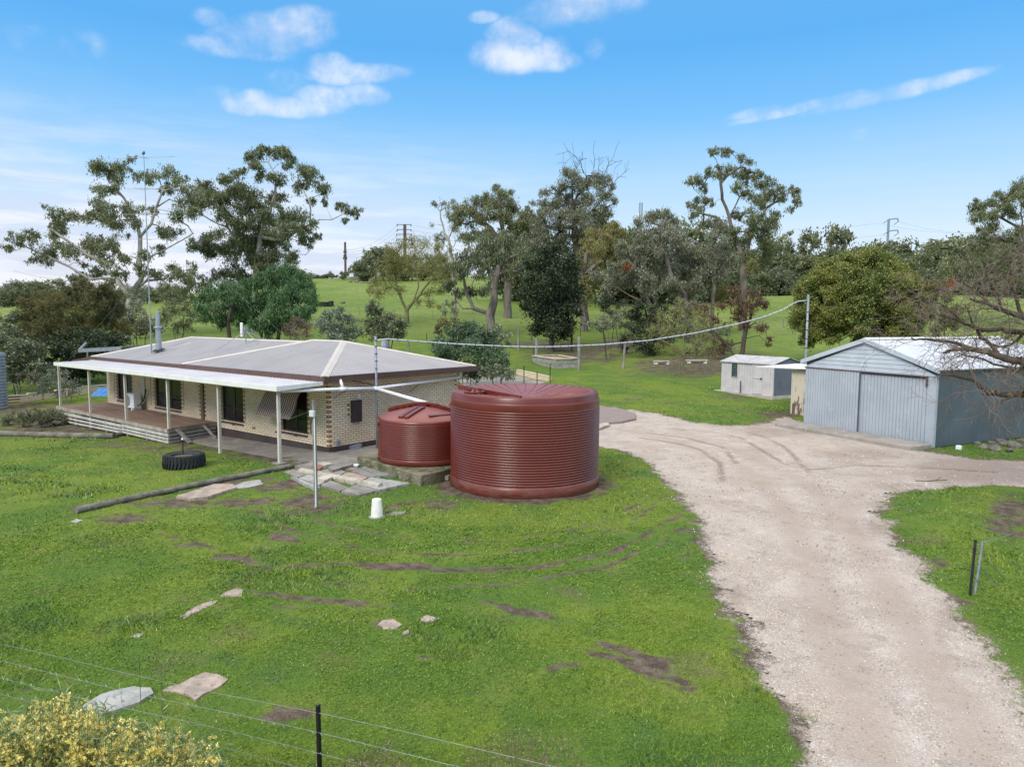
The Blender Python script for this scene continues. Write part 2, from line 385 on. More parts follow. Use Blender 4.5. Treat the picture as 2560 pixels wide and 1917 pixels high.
def copy_tree(root, loc, rotz=0.0, scale=1.0, label=None):
    r = root.copy(); COL.objects.link(r); r.location = Vector([float(v) for v in loc]); r.rotation_euler = (0, 0, rotz)
    r.scale = (scale, scale, scale) if not hasattr(scale, '__len__') else scale
    if label: r['label'] = label
    for ch in list(root.children):
        c = ch.copy(); COL.objects.link(c); c.parent = r
        for g in ch.children:
            d = g.copy(); COL.objects.link(d); d.parent = c
    return r
# ------------------------------------------------------------------ camera, sun, sky
cd = bpy.data.cameras.new('camera'); cam = bpy.data.objects.new('camera', cd); COL.objects.link(cam)
cd.sensor_width = 36; cd.sensor_fit = 'HORIZONTAL'; cd.lens = FOC/2560*36; cd.clip_start = .1; cd.clip_end = 4000
mw = Matrix([[RT[i], UP[i], -FW[i], CAM[i]] for i in range(3)]+[[0, 0, 0, 1]]); cam.matrix_world = mw
scene.camera = cam
SUN_EL = R_(38); sx, sy = .12, -.99; SUN_AZ = math.atan2(sx, sy)
ld = bpy.data.lights.new('sun', 'SUN'); ld.energy = 1.9; ld.angle = R_(22); ld.color = (1, .95, .88)
sun = bpy.data.objects.new('sun', ld); COL.objects.link(sun)
sd_ = Vector((sx*math.cos(SUN_EL), sy*math.cos(SUN_EL), math.sin(SUN_EL)*math.hypot(sx, sy))).normalized()
sun.rotation_euler = sd_.to_track_quat('Z', 'Y').to_euler(); sun.location = (0, 0, 50)
W = bpy.data.worlds.new('World'); scene.world = W; W.use_nodes = True
nt = W.node_tree; nt.nodes.clear()
wo = nt.nodes.new('ShaderNodeOutputWorld'); bg = nt.nodes.new('ShaderNodeBackground'); bg.inputs[1].default_value = .1
nt.links.new(bg.outputs[0], wo.inputs[0])
sky = nd(nt, 'ShaderNodeTexSky', {}, sky_type='NISHITA'); sky.sun_disc = False; sky.sun_elevation = SUN_EL; sky.sun_rotation = SUN_AZ % (2*math.pi)
tc = nt.nodes.new('ShaderNodeTexCoord'); D_ = vm(nt, 'NORMALIZE', tc.outputs['Generated'])
sep = nd(nt, 'ShaderNodeSeparateXYZ', {0: D_}); zz = sep.outputs[2]
rmp = nd(nt, 'ShaderNodeValToRGB', {0: mth(nt, 'MAXIMUM', zz, 0.0)}); cr = rmp.color_ramp
stops = [(0.0, (.69, .72, .78)), (.05, (.64, .71, .79)), (.11, (.52, .65, .79)), (.18, (.34, .56, .79)), (.26, (.155, .43, .77)), (.34, (.085, .35, .73)), (.46, (.12, .36, .68)), (.6, (1.0, 1.03, 1.08)), (1.0, (1.5, 1.46, 1.42))]
while len(cr.elements) < len(stops): cr.elements.new(.5)
for e, (p, c) in zip(cr.elements, stops): e.position = p; e.color = c4(c)
base = vm(nt, 'MULTIPLY', rmp.outputs[0], (10, 10, 10))
base = mix(nt, .1, base, sky.outputs[0])
# low grey cloud bank, heavier towards the left of the view
wob = noise(nt, vm(nt, 'MULTIPLY', D_, (2.2, 2.2, 13)), 1.7, 7, .6, .4)
bankdir = tuple(FW*.72-RT*.75)
side = sstep(nt, vm(nt, 'DOT_PRODUCT', D_, tuple(np.array(bankdir)/np.linalg.norm(bankdir))), .45, .98)
low = sstep(nt, zz, .3, .04)
bf = mth(nt, 'MULTIPLY', mth(nt, 'MULTIPLY', sstep(nt, wob, .3, .54), low), mth(nt, 'MULTIPLY_ADD', side, .9, .12), clamp=True)
bcol = mix(nt, sstep(nt, zz, .03, .12), (5.6, 5.8, 6.7), (5.0, 5.8, 7.2))
wob2 = noise(nt, vm(nt, 'MULTIPLY', D_, (3, 3, 26)), 2.2, 6, .6, .3)
bcol = mix(nt, sstep(nt, wob2, .42, .62), bcol, (7.0, 7.2, 7.7))
base = mix(nt, bf, base, bcol)
hz = mth(nt, 'MULTIPLY', sstep(nt, zz, .055, -.01), mth(nt, 'MULTIPLY', side, .8))
base = mix(nt, hz, base, (7.8, 7.1, 6.7))
# separate fair-weather clouds, each at a bearing of its own
nA = noise(nt, D_, 9, 9, .62, .35); nB = noise(nt, D_, 26, 6, .6)
cn = mth(nt, 'ADD', mth(nt, 'MULTIPLY', nA, .62), mth(nt, 'MULTIPLY', nB, .38))
clouds = [(590, 75, 110, 38, 0.15, .85), (645, 45, 70, 26, .2, .7), (520, 105, 110, 20, 0.02, .6), (540, 90, 60, 30, 0, .7), (715, 150, 50, 30, 0, .8), (770, 160, 100, 20, .1, .7), (700, 212, 60, 24, 0, .75), (640, 232, 90, 20, .05, .75), (790, 205, 50, 22, 0, .7), (545, 222, 60, 24, .1, .6), (480, 205, 50, 18, .1, .35), (620, 175, 40, 26, 0, .3),
          (1265, 12, 120, 38, .12, .95), (1200, 42, 80, 22, 0, .6), (1110, 80, 55, 34, 0, .85), (1100, 120, 75, 34, 0, .95), (1185, 128, 70, 24, 0, .7), (1200, 105, 40, 26, 0, .6), (1285, 105, 28, 24, 0, .5), (1045, 38, 34, 12, 0, .5), (460, 40, 36, 18, 0, .4),
          (1930, 200, 150, 15, .12, .8), (1760, 226, 150, 11, .13, .62), (1640, 242, 60, 11, .1, .5), (170, 100, 46, 28, .2, .3), (40, 80, 70, 26, .1, .3), (170, 155, 60, 20, .2, .18), (1857, 290, 26, 14, 0, .35), (830, 328, 40, 10, 0, .3), (280, 218, 26, 14, .2, .15)]
tot = None
for (cx, cy, rx, ry, rot, amp) in clouds:
    c = ray(cx, cy); c = c/np.linalg.norm(c)
    u = np.cross(c, [0, 0, 1]); u /= np.linalg.norm(u); v = np.cross(u, c)
    u2 = u*math.cos(rot)+v*math.sin(rot); v2 = -u*math.sin(rot)+v*math.cos(rot)
    s = K/FOC
    a = vm(nt, 'DOT_PRODUCT', D_, tuple(u2/(rx*s))); b = vm(nt, 'DOT_PRODUCT', D_, tuple(v2/(ry*s)))
    rr = mth(nt, 'ADD', mth(nt, 'MULTIPLY', a, a), mth(nt, 'MULTIPLY', b, b))
    e = mth(nt, 'MULTIPLY', sstep(nt, rr, 1.7, 0.0), amp)
    e = mth(nt, 'MULTIPLY', e, mth(nt, 'GREATER_THAN', vm(nt, 'DOT_PRODUCT', D_, tuple(c)), 0.5))
    tot = e if tot is None else mth(nt, 'MAXIMUM', tot, e)
dens = mth(nt, 'MULTIPLY', sstep(nt, mth(nt, 'MULTIPLY_ADD', mth(nt, 'SUBTRACT', cn, .5), 4.2, mth(nt, 'MULTIPLY', tot, 1.3)), -.05, 1.95), sstep(nt, tot, .0, .4))
ccol = mix(nt, sstep(nt, cn, .42, .6), (5.6, 6.2, 7.4), (7.6, 7.7, 8.1))
base = mix(nt, mth(nt, 'MULTIPLY', dens, .8), base, ccol)
nt.links.new(base, bg.inputs[0])
scene.view_settings.view_transform = 'Standard'; scene.view_settings.look = 'None'; scene.view_settings.gamma = 1; scene.view_settings.exposure = 0.42
scene.cycles.use_denoising = True; scene.cycles.max_bounces = 6; scene.cycles.transparent_max_bounces = 8; scene.cycles.caustics_reflective = False
# ------------------------------------------------------------------ masks on the ground
def gp(pts): return np.array([G(x, y)[:2] for x, y in pts])
def sdist(x, y, poly):
    """signed distance, positive inside"""
    P = np.stack([x, y], -1).reshape(-1, 2); n = len(poly); d = np.full(len(P), 1e9); ins = np.zeros(len(P), bool)
    for i in range(n):
        a = poly[i]; b = poly[(i+1) % n]; ab = b-a; t = np.clip(((P-a)@ab)/(ab@ab+1e-9), 0, 1)
        d = np.minimum(d, np.hypot(*(P-a-t[:, None]*ab).T))
        c = ((a[1] > P[:, 1]) != (b[1] > P[:, 1]))
        ins ^= c & (P[:, 0] < (b[0]-a[0])*(P[:, 1]-a[1])/((b[1]-a[1]) if b[1] != a[1] else 1e-9)+a[0])
    return np.where(ins, d, -d).reshape(np.shape(x))
def ldist(x, y, line):
    P = np.stack([x, y], -1).reshape(-1, 2); d = np.full(len(P), 1e9)
    for i in range(len(line)-1):
        a = line[i]; b = line[i+1]; ab = b-a; t = np.clip(((P-a)@ab)/(ab@ab+1e-9), 0, 1)
        d = np.minimum(d, np.hypot(*(P-a-t[:, None]*ab).T))
    return d.reshape(np.shape(x))
def vnoise(x, y, s, seed=0, octv=4):
    """value noise, 0..1"""
    g = np.random.default_rng(seed).random((256, 256)); out = 0; amp = 1; tot_ = 0
    for o in range(octv):
        u = x*s*2**o+o*17.3+500; v = y*s*2**o+o*9.1+500
        i = np.floor(u).astype(int); j = np.floor(v).astype(int); fu = u-i; fv = v-j
        fu = fu*fu*(3-2*fu); fv = fv*fv*(3-2*fv)
        a = g[i % 256, j % 256]; b = g[(i+1) % 256, j % 256]; c = g[i % 256, (j+1) % 256]; d = g[(i+1) % 256, (j+1) % 256]
        out = out+amp*((a*(1-fu)+b*fu)*(1-fv)+(c*(1-fu)+d*fu)*fv); tot_ += amp; amp *= .55
    return out/tot_
DRV = [(1800, 1700), (1765, 1640), (1725, 1560), (1685, 1490), (1640, 1410), (1600, 1325), (1562, 1270), (1555, 1235), (1530, 1175), (1500, 1105), (1450, 1040), (1400, 993), (1350, 972), (1290, 960), (1180, 950), (1180, 878),
       (1290, 876), (1370, 886), (1440, 897), (1490, 912), (1560, 918), (1610, 921), (1655, 913), (1700, 900), (1745, 915), (2000, 975), (2100, 990), (2260, 1000), (2400, 1030), (2330, 1062), (2211, 1052), (2150, 1046), (2060, 1048), (1980, 1052), (1925, 1066), (1893, 1090), (1908, 1140),
       (1935, 1185), (1985, 1215), (2030, 1280), (2060, 1330), (2120, 1400), (2185, 1480), (2250, 1560), (2340, 1680), (2470, 1900), (2000, 2100), (1880, 1850)]
DP = gp(DRV)
def drv(x, y): return sdist(x, y, DP)+(vnoise(x, y, 1.6, 3, 5)-.5)*.8+.05
TRK = [gp(l) for l in ([(1490, 912), (1570, 922), (1640, 940), (1690, 962), (1718, 988), (1745, 1020)], [(1440, 925), (1530, 932), (1600, 945), (1650, 975), (1690, 1000), (1720, 1010)], [(1380, 945), (1450, 955), (1510, 970), (1555, 1000), (1560, 1040)],
       [(1400, 935), (1480, 945), (1560, 965), (1590, 1000)], [(1793, 1107), (1786, 1180), (1788, 1246), (1816, 1313), (1870, 1420), (1960, 1560), (2030, 1660)], [(1740, 1015), (1850, 1005), (2000, 1010), (2150, 1020)], [(1930, 1250), (2000, 1380), (2090, 1500), (2160, 1600)])]
SPOT = [(610, 1160, 34, 8, .9), (505, 1205, 48, 6, .8), (850, 1222, 78, 8, 1), (950, 1229, 25, 8, .9), (838, 1350, 36, 13, .9), (1125, 1322, 55, 8, .6), (1310, 1390, 26, 8, .8), (1420, 1430, 60, 12, .8), (1450, 1468, 44, 14, .9), (1330, 1420, 40, 10, .6),
        (810, 1400, 22, 9, .6), (915, 1418, 20, 7, .8), (400, 1172, 42, 12, .6), (560, 1100, 90, 20, .5), (690, 1085, 120, 26, .8), (560, 1045, 130, 18, .7), (430, 1085, 160, 13, .8), (250, 1118, 110, 12, .6), (860, 1095, 60, 16, .7), (950, 1085, 60, 20, .6), (440, 975, 110, 14, .55), (330, 960, 160, 14, .6),
        (160, 915, 190, 26, .9), (60, 890, 120, 26, .8), (1240, 765, 110, 22, .8), (1340, 745, 70, 18, .8), (1190, 742, 110, 12, .7), (1480, 790, 120, 24, .9), (1560, 765, 90, 20, .7), (2190, 1110, 60, 46, .9), (2140, 1160, 30, 12, .5), (1690, 895, 60, 10, .8), (1440, 870, 30, 5, .6), (1370, 862, 34, 6, .5), (1590, 858, 60, 8, .5),
        (2010, 1215, 60, 12, .6), (640, 1540, 55, 14, 1), (600, 1552, 40, 12, 1), (560, 1350, 26, 8, .4), (1080, 1500, 60, 16, .4), (1470, 1150, 40, 12, .6), (1490, 1205, 34, 12, .6), (1600, 1390, 30, 30, .5), (120, 1560, 110, 30, .8), (30, 1500, 60, 30, .5), (1000, 815, 120, 30, .8), (1050, 835, 120, 16, .9), (1150, 1645, 60, 14, .5), (620, 1310, 60, 8, .5), (820, 1308, 60, 6, .5), (1210, 1160, 40, 8, .3), (430, 1430, 30, 8, .5), (900, 1600, 80, 12, .4)]
SP = []
for (x, y, rx, ry, a) in SPOT:
    c = G(x, y)[:2]; u = (G(x+rx, y)[:2]-G(x-rx, y)[:2])/2; v = (G(x, y-ry)[:2]-G(x, y+ry)[:2])/2
    SP.append((c, np.linalg.inv(np.array([u, v]).T), a))
TANKC = (7.38, .97)
ARC = [(gp(l), w, a) for l, w, a in (([(520, 1090), (640, 1150), (800, 1190), (1000, 1200), (1200, 1180), (1360, 1130), (1440, 1070)], .1, .7), ([(560, 1075), (700, 1130), (900, 1165), (1100, 1165), (1280, 1135), (1400, 1080)], .08, .65),
       ([(600, 1225), (760, 1215), (850, 1222), (980, 1232), (1150, 1225), (1330, 1190), (1470, 1110)], .11, .75), ([(700, 1260), (900, 1270), (1100, 1262), (1300, 1225), (1480, 1150)], .08, .6), ([(540, 1275), (640, 1290), (760, 1300), (880, 1312)], .1, .95), ([(1040, 1298), (1120, 1316), (1190, 1336)], .09, .95), ([(470, 1195), (540, 1212), (580, 1228)], .08, 1.0),
       ([(1290, 1385), (1370, 1410), (1430, 1440), (1490, 1485)], .12, 1.1), ([(1250, 1400), (1340, 1425), (1400, 1455), (1450, 1490)], .13, .9), ([(775, 1217), (850, 1222), (900, 1226), (975, 1231)], .13, 1.2), ([(590, 1152), (640, 1168)], .14, 1.1), ([(330, 1150), (420, 1170), (500, 1205)], .1, .5), ([(1300, 1420), (1180, 1445), (1120, 1500)], .1, .5), ([(1562, 1275), (1610, 1350), (1660, 1440), (1700, 1510), (1750, 1600), (1800, 1700)], .16, 1.0))]
def spots(x, y, L):
    d = np.zeros(np.shape(x))
    for c, Mi, a in L:
        px_ = Mi[0, 0]*(x-c[0])+Mi[0, 1]*(y-c[1]); py_ = Mi[1, 0]*(x-c[0])+Mi[1, 1]*(y-c[1]); d = np.maximum(d, a*np.clip(1.5-np.hypot(px_, py_)*.95, 0, 1))
    return d
SPM = []
for (x, y, rx, ry, a) in ((1850, 985, 120, 22, .55), (2120, 1015, 170, 32, .9), (1960, 1050, 90, 14, .6), (1690, 925, 90, 18, .6), (1550, 905, 60, 10, .5), (1900, 1120, 30, 50, .6), (1590, 1300, 22, 60, .6), (1730, 1560, 20, 60, .6), (2040, 1340, 25, 60, .5), (1640, 985, 60, 20, .3)):
    c = G(x, y)[:2]; u = (G(x+rx, y)[:2]-G(x-rx, y)[:2])/2; v = (G(x, y-ry)[:2]-G(x, y+ry)[:2])/2
    SPM.append((c, np.linalg.inv(np.array([u, v]).T), a))
def dirtmask(x, y):
    d = np.zeros(np.shape(x)); n = vnoise(x, y, 2.4, 5, 5)
    for c, Mi, a in SP:
        px_ = Mi[0, 0]*(x-c[0])+Mi[0, 1]*(y-c[1]); py_ = Mi[1, 0]*(x-c[0])+Mi[1, 1]*(y-c[1])
        d = np.maximum(d, a*np.clip(1.5-np.hypot(px_, py_)*.95, 0, 1)*.85)
    for l, w_, a in ARC: d = np.maximum(d, a*np.clip(1.3-ldist(x, y, l)/w_, 0, 1))
    t = np.hypot(x-TANKC[0], y-TANKC[1]); d = np.maximum(d, 1.0*np.clip((2.75-t)/.6, 0, 1))
    dd = drv(x, y); d = np.maximum(d, .75*np.clip((dd+.4)/.4, 0, 1))
    pave = np.minimum(np.minimum(x+7.5, 3.4-x), np.minimum(y+2.1, 7.2-y)); d = np.maximum(d, .7*np.clip((pave+.5)/.6, 0, 1))
    return np.clip(d*(-.25+2.3*n), 0, 1)
# ------------------------------------------------------------------ ground sheet
def axis(a, b, st, far, g=1.13):
    v = list(np.arange(a, b+1e-6, st)); s = st; q = v[-1]
    while q < far: s *= g; q += s; v.append(q)
    s = st; q = v[0]; w = []
    while q > -far: s *= g; q -= s; w.append(q)
    return np.array(w[::-1]+v)
ax_ = axis(-16, 25, .13, 1800, 1.05); ay_ = axis(-14.5, 17, .13, 1800, 1.05)
X, Y = np.meshgrid(ax_, ay_, indexing='ij'); Z = gz(X, Y)
near = (X > -20) & (X < 28) & (Y > -20) & (Y < 24)
dd_ = drv(X, Y)
Z = Z-np.clip(dd_*.5, 0, .05)+np.where(near, (vnoise(X, Y, 2.5, 11, 3)-.5)*.05, 0)*np.clip(-dd_*2+.3, 0, 1)
nx, ny = X.shape; idx = np.arange(nx*ny).reshape(nx, ny)
F = np.stack([idx[:-1, :-1], idx[1:, :-1], idx[1:, 1:], idx[:-1, 1:]], -1).reshape(-1, 4)
def surf(name):
    """grass, bare soil and gravel share one shader, so that sheets meet without a seam"""
    m, nt, b, co, out = new_mat(name)
    geo = nt.nodes.new('ShaderNodeNewGeometry'); P = geo.outputs['Position']
    A = lambda k: nd(nt, 'ShaderNodeAttribute', {}, attribute_name=k).outputs['Fac']
    n1 = noise(nt, P, .22, 5, .6); n2 = noise(nt, P, 1.1, 5, .6); n3 = noise(nt, P, 6, 4, .6); n4 = noise(nt, P, 34, 3, .6)
    col = mix(nt, sstep(nt, n1, .44, .56), (.14, .2, .028), (.095, .165, .026))
    col = mix(nt, mth(nt, 'MULTIPLY', sstep(nt, n2, .48, .72), .6), col, (.19, .22, .045))
    col = mix(nt, mth(nt, 'MULTIPLY', sstep(nt, n2, .46, .28), .5), col, (.06, .125, .04))
    col = mix(nt, mth(nt, 'MULTIPLY', sstep(nt, n3, .5, .75), .55), col, (.05, .08, .02))
    thin = sstep(nt, noise(nt, P, .75, 6, .72, .3), .54, .68)
    col = mix(nt, mth(nt, 'MULTIPLY', thin, .55), col, (.15, .125, .075))
    tz = noise(nt, vm(nt, 'MULTIPLY', P, (.1, .1, 3.2)), 1.0, 5, .6, .4)
    dist = sstep(nt, vm(nt, 'LENGTH', vm(nt, 'SUBTRACT', P, (0, 0, 0))), 35, 75)
    col = mix(nt, mth(nt, 'MULTIPLY', dist, .8), col, mix(nt, sstep(nt, noise(nt, P, .06, 5, .6), .4, .62), (.235, .29, .075), (.155, .225, .045)))
    col = mix(nt, mth(nt, 'MULTIPLY', mth(nt, 'MULTIPLY', sstep(nt, tz, .54, .66), .6), dist), col, (.09, .14, .04))
    n5 = noise(nt, P, 1.6, 6, .7)
    col = mix(nt, mth(nt, 'MULTIPLY', mth(nt, 'MULTIPLY', sstep(nt, n5, .48, .62), dist), .7), col, (.085, .125, .04))
    col = mix(nt, mth(nt, 'MULTIPLY', mth(nt, 'MULTIPLY', sstep(nt, noise(nt, P, .5, 6, .75), .6, .72), dist), .5), col, (.26, .24, .14))
    col = mix(nt, sstep(nt, n4, .25, .75), mix(nt, 1.0, col, (.72, .74, .7), 'MULTIPLY'), mix(nt, 1.0, col, (1.2, 1.18, 1.2), 'MULTIPLY'))
    f = mth(nt, 'ADD', A('dirt'), mth(nt, 'MULTIPLY_ADD', n3, .9, -.45))
    f = mth(nt, 'ADD', f, mth(nt, 'MULTIPLY_ADD', n4, .7, -.35))
    dc = mix(nt, sstep(nt, noise(nt, P, 3.3, 6, .7), .38, .66), (.07, .052, .037), (.17, .135, .103))
    dc = mix(nt, sstep(nt, noise(nt, P, 70, 3), .6, .72), dc, (.34, .3, .26))
    dc = mix(nt, sstep(nt, noise(nt, P, 50, 3), .44, .34), dc, (.08, .06, .045))
    col = mix(nt, sstep(nt, f, .28, .62), col, dc)
    # gravel
    gc = mix(nt, sstep(nt, noise(nt, P, .7, 6, .65), .38, .62), (.47, .405, .355), (.395, .33, .28))
    gc = mix(nt, mth(nt, 'MULTIPLY', sstep(nt, noise(nt, P, .45, 5), .55, .7), .5), gc, (.47, .37, .28))
    gc = mix(nt, mth(nt, 'MULTIPLY', sstep(nt, noise(nt, P, 1.9, 5), .55, .72), .5), gc, (.56, .52, .48))
    gr_ = noise(nt, P, 42, 3, .7); rut = A('rut')
    sp = mth(nt, 'MULTIPLY_ADD', rut, -.55, 1.0)
    gc = mix(nt, mth(nt, 'MULTIPLY', sstep(nt, gr_, .56, .65), sp), gc, (.7, .66, .61))
    gc = mix(nt, mth(nt, 'MULTIPLY', mth(nt, 'MULTIPLY', sstep(nt, gr_, .43, .32), .85), sp), gc, (.2, .165, .145))
    gc = mix(nt, mth(nt, 'MULTIPLY', sstep(nt, noise(nt, P, 9, 5, .7), .56, .7), .5), gc, (.3, .245, .21))
    gc = mix(nt, mth(nt, 'MULTIPLY', mth(nt, 'MULTIPLY', sstep(nt, noise(nt, P, 2.3, 6, .75), .52, .68), .6), sp), gc, (.25, .205, .175))
    gc = mix(nt, mth(nt, 'MULTIPLY', rut, .6), gc, (.37, .295, .25))
    gc = mix(nt, mth(nt, 'MULTIPLY', sstep(nt, noise(nt, P, .33, 6, .7), .56, .68), .45), gc, (.3, .24, .2))
    n6 = noise(nt, P, 5, 5, .7)
    gc = mix(nt, mth(nt, 'MULTIPLY', sstep(nt, mth(nt, 'ADD', A('mud'), mth(nt, 'MULTIPLY_ADD', n6, .8, -.4)), .15, .75), .7), gc, (.3, .235, .195))
    gc = mix(nt, mth(nt, 'MULTIPLY', sstep(nt, mth(nt, 'ADD', A('track'), mth(nt, 'MULTIPLY_ADD', n6, .8, -.4)), .2, 1.0), .75), gc, (.2, .15, .12))
    g = mth(nt, 'ADD', A('grav'), mth(nt, 'ADD', mth(nt, 'MULTIPLY_ADD', n3, 1.0, -.5), mth(nt, 'MULTIPLY_ADD', n4, .9, -.45)))
    g = mth(nt, 'ADD', g, mth(nt, 'MULTIPLY_ADD', n2, .6, -.3))
    col = mix(nt, sstep(nt, g, .35, .75), col, gc)
    h = mth(nt, 'ADD', mth(nt, 'MULTIPLY', n3, .6), n4)
    setb(nt, b, col=col, rough=.95, spec=.15, normal=bump(nt, h, .6, .04)); return m
SURF = surf('pasture_and_gravel')
RUT = [gp(l) for l in ([(1920, 1750), (1865, 1560), (1800, 1380), (1740, 1200), (1690, 1090), (1600, 1010), (1450, 950), (1350, 930)], [(2170, 1750), (2090, 1560), (1990, 1400), (1900, 1240), (1820, 1120), (1730, 1040), (1600, 975), (1450, 925)], [(1820, 1120), (1860, 1050), (1980, 1015), (2211, 1015)])]
def attrs(ob, x, y, d, used=None):
    tk = np.full(x.shape, 9.0)
    for i, l in enumerate(TRK): tk = np.minimum(tk, ldist(x, y, l))
    rt_ = np.full(x.shape, 9.0)
    for l in RUT: rt_ = np.minimum(rt_, ldist(x, y, l))
    D = {'track': np.where(ldist(x, y, TRK[4]) < .4, .45, np.where(ldist(x, y, TRK[6]) < .4, .4, 1.0))*np.clip(1-tk/.21, 0, 1)*np.clip(-.1+2.2*vnoise(x, y, 1.1, 21, 4), 0, 1), 'rut': np.clip(1.4-rt_/.3, 0, 1)*(.4+.8*vnoise(x, y, .6, 22, 3)), 'mud': np.clip(spots(x, y, SPM)*(.2+1.4*vnoise(x, y, 1.3, 61, 5)), 0, 1), 'grav': np.clip((d+.42)/.75, 0, 1), 'dirt': dirtmask(x, y)}
    for k, v in D.items():
        a = ob.data.attributes.new(k, 'FLOAT', 'POINT'); v = v.ravel() if used is None else v.ravel()[used]; a.data.foreach_set('value', v.astype(np.float32))
    return D
ground = npmesh('ground', np.stack([X, Y, Z], -1).reshape(-1, 3), F, SURF, smooth=True); tag(ground, kind='structure')
attrs(ground, X, Y, dd_)
# ------------------------------------------------------------------ gravel driveway
gx = np.arange(4.5, 31, .085); gy = np.arange(-17, 18.5, .085); X2, Y2 = np.meshgrid(gx, gy, indexing='ij')
d2 = drv(X2, Y2); tk = np.full(X2.shape, 9.0)
for i, l in enumerate(TRK): tk = np.minimum(tk, ldist(X2, Y2, l)/(1.3 if i == 4 else 1.0))
tr = np.clip(1-tk/.15, 0, 1)*np.clip(-.5+2.4*vnoise(X2, Y2, 1.1, 21, 4), 0, 1)
Z2 = gz(X2, Y2)+.012+(vnoise(X2, Y2, 1.3, 31, 3)-.5)*.04-tr*.03-np.clip(.25-d2, 0, .3)*.18
idx = np.arange(X2.size).reshape(X2.shape)
F2 = np.stack([idx[:-1, :-1], idx[1:, :-1], idx[1:, 1:], idx[:-1, 1:]], -1).reshape(-1, 4)
F2 = F2[(d2.ravel()[F2] > -.03).all(1)]
used, inv = np.unique(F2, return_inverse=True)
drive = npmesh('driveway', np.stack([X2, Y2, Z2], -1).reshape(-1, 3)[used], inv.reshape(F2.shape), SURF, smooth=True); tag(drive, kind='structure')
attrs(drive, X2, Y2, d2, used)
# ------------------------------------------------------------------ paving round the house
SLABS = []
def drape(name, poly, mat_, dz, th, label=None, cat=None, group=None, kind=None, parent=None, flat=False):
    zs = [gzf(p[0], p[1])+dz for p in poly]
    if flat: zs = [max(zs)]*len(zs)
    if name in ('paving_slab', 'stepping_stone', 'brick_paving', 'concrete_patch'): SLABS.append(np.array([p[:2] for p in poly], float))
    o = MB().prism([tuple(p[:2]) for p in poly], [q-th for q in zs], zs).build(name, mat_, parent, bevel=0.0)
    return tag(o, label, cat, group, kind)
drape('concrete_path', [(-7.4, 0.1), (-7.4, -1.45), (-3.5, -1.5), (0.45, -1.62), (2.35, -1.5), (3.0, -.9), (3.1, 7.0), (0.1, 7.0), (.1, .1)], vmat('stained_concrete', (.19, .165, .145), (.26, .235, .21), .9, .9, .3, 14, c=(.36, .33, .3)), .035, .3, kind='structure')
# ------------------------------------------------------------------ house
house = thing('brick_house', (-8.5, 3, 0), 'long cream brick farmhouse with grey hipped roof and pale veranda', 'house')
ZP, ZF, ZE = .195, 2.40, 2.595
OPEN = [(-15.95, -14.38, .62, 2.06), (-12.18, -9.83, .6, 2.06), (-8.27, -7.95, .36, 2.1), (-6.68, -5.13, .51, 2.06), (-2.69, -1.16, .51, 2.06)]
def wall_open(mb, x0, x1, z0, z1, ops, y0, y1):
    xs = sorted({x0, x1, *[o[0] for o in ops], *[o[1] for o in ops]})
    for a, b in zip(xs[:-1], xs[1:]):
        o = [q for q in ops if q[0] <= a+1e-6 and q[1] >= b-1e-6]
        if o:
            if o[0][2] > z0: mb.box(a, b, y0, y1, z0, o[0][2])
            mb.box(a, b, y0, y1, o[0][3], z1)
        else: mb.box(a, b, y0, y1, z0, z1)
mb = MB(); wall_open(mb, -17.0, -.002, ZP, 2.44, OPEN, 0, .25)
mb.mi = 1
row = .0812
def quoins(xa, xb, za, zb, odd=0):
    k = 0; z = ZP+row*math.ceil((za-ZP)/row)
    while z+row <= zb:
        if (round((z-ZP)/row)+odd) % 2 == 0: mb.box(xa, xb, -.004, .01, z+.006, z+row-.004)
        z += row
quoins(-.105, -.004, ZP, 2.4)
for (a, b, c, d) in OPEN:
    quoins(a-.1, a-.002, c, d); quoins(b+.002, b+.1, c, d)
for (qx, qr) in ((-5.95, 2), (-4.55, 2), (-3.1, 2), (-1.95, 2)): mb.box(qx, qx+.21, -.004, .01, ZP+row*qr+.006, ZP+row*(qr+1)-.004)
mb.build('wall', [M['brick_front'], M['quoin']], house)
mb = MB(); mb.box(-.25, 0, 0.002, 6.14, ZP, 2.44); mb.mi = 1
for k in range(0, 26, 2): mb.box(-.01, .004, .004, .105, ZP+row*k+.006, ZP+row*(k+1)-.004)
for k in range(0, 26, 2): mb.box(-.01, .004, 6.03, 6.138, ZP+row*k+.006, ZP+row*(k+1)-.004)
for k in (12, 14, 16): mb.box(-.01, .004, .77, .87, ZP+row*k+.006, ZP+row*(k+1)-.004)
mb.build('wall', [M['brick_side'], M['quoin']], house)
MB().box(-17, -.26, 5.9, 6.12, -.5, 2.44).build('wall', M['brick_front'], house)
MB().box(-17, -16.77, .26, 5.89, -.5, 2.44).build('wall', M['brick_side'], house)
mb = MB(); mb.box(-17.0, .012, -.012, .24, -.6, ZP-.002); mb.box(-.24, .012, .242, 6.15, -.6, ZP-.002); mb.build('plinth', M['plinth'], house)
MB().box(-16.7, -.3, 1.0, 1.05, .1, 2.4).build('inner_wall', vmat('dim_plaster', (.18, .17, .15), (.14, .13, .12), 2, .9), house)
MB().box(-16.7, -.3, .26, 5.8, -.1, .1).build('floor', M['dark'], house)
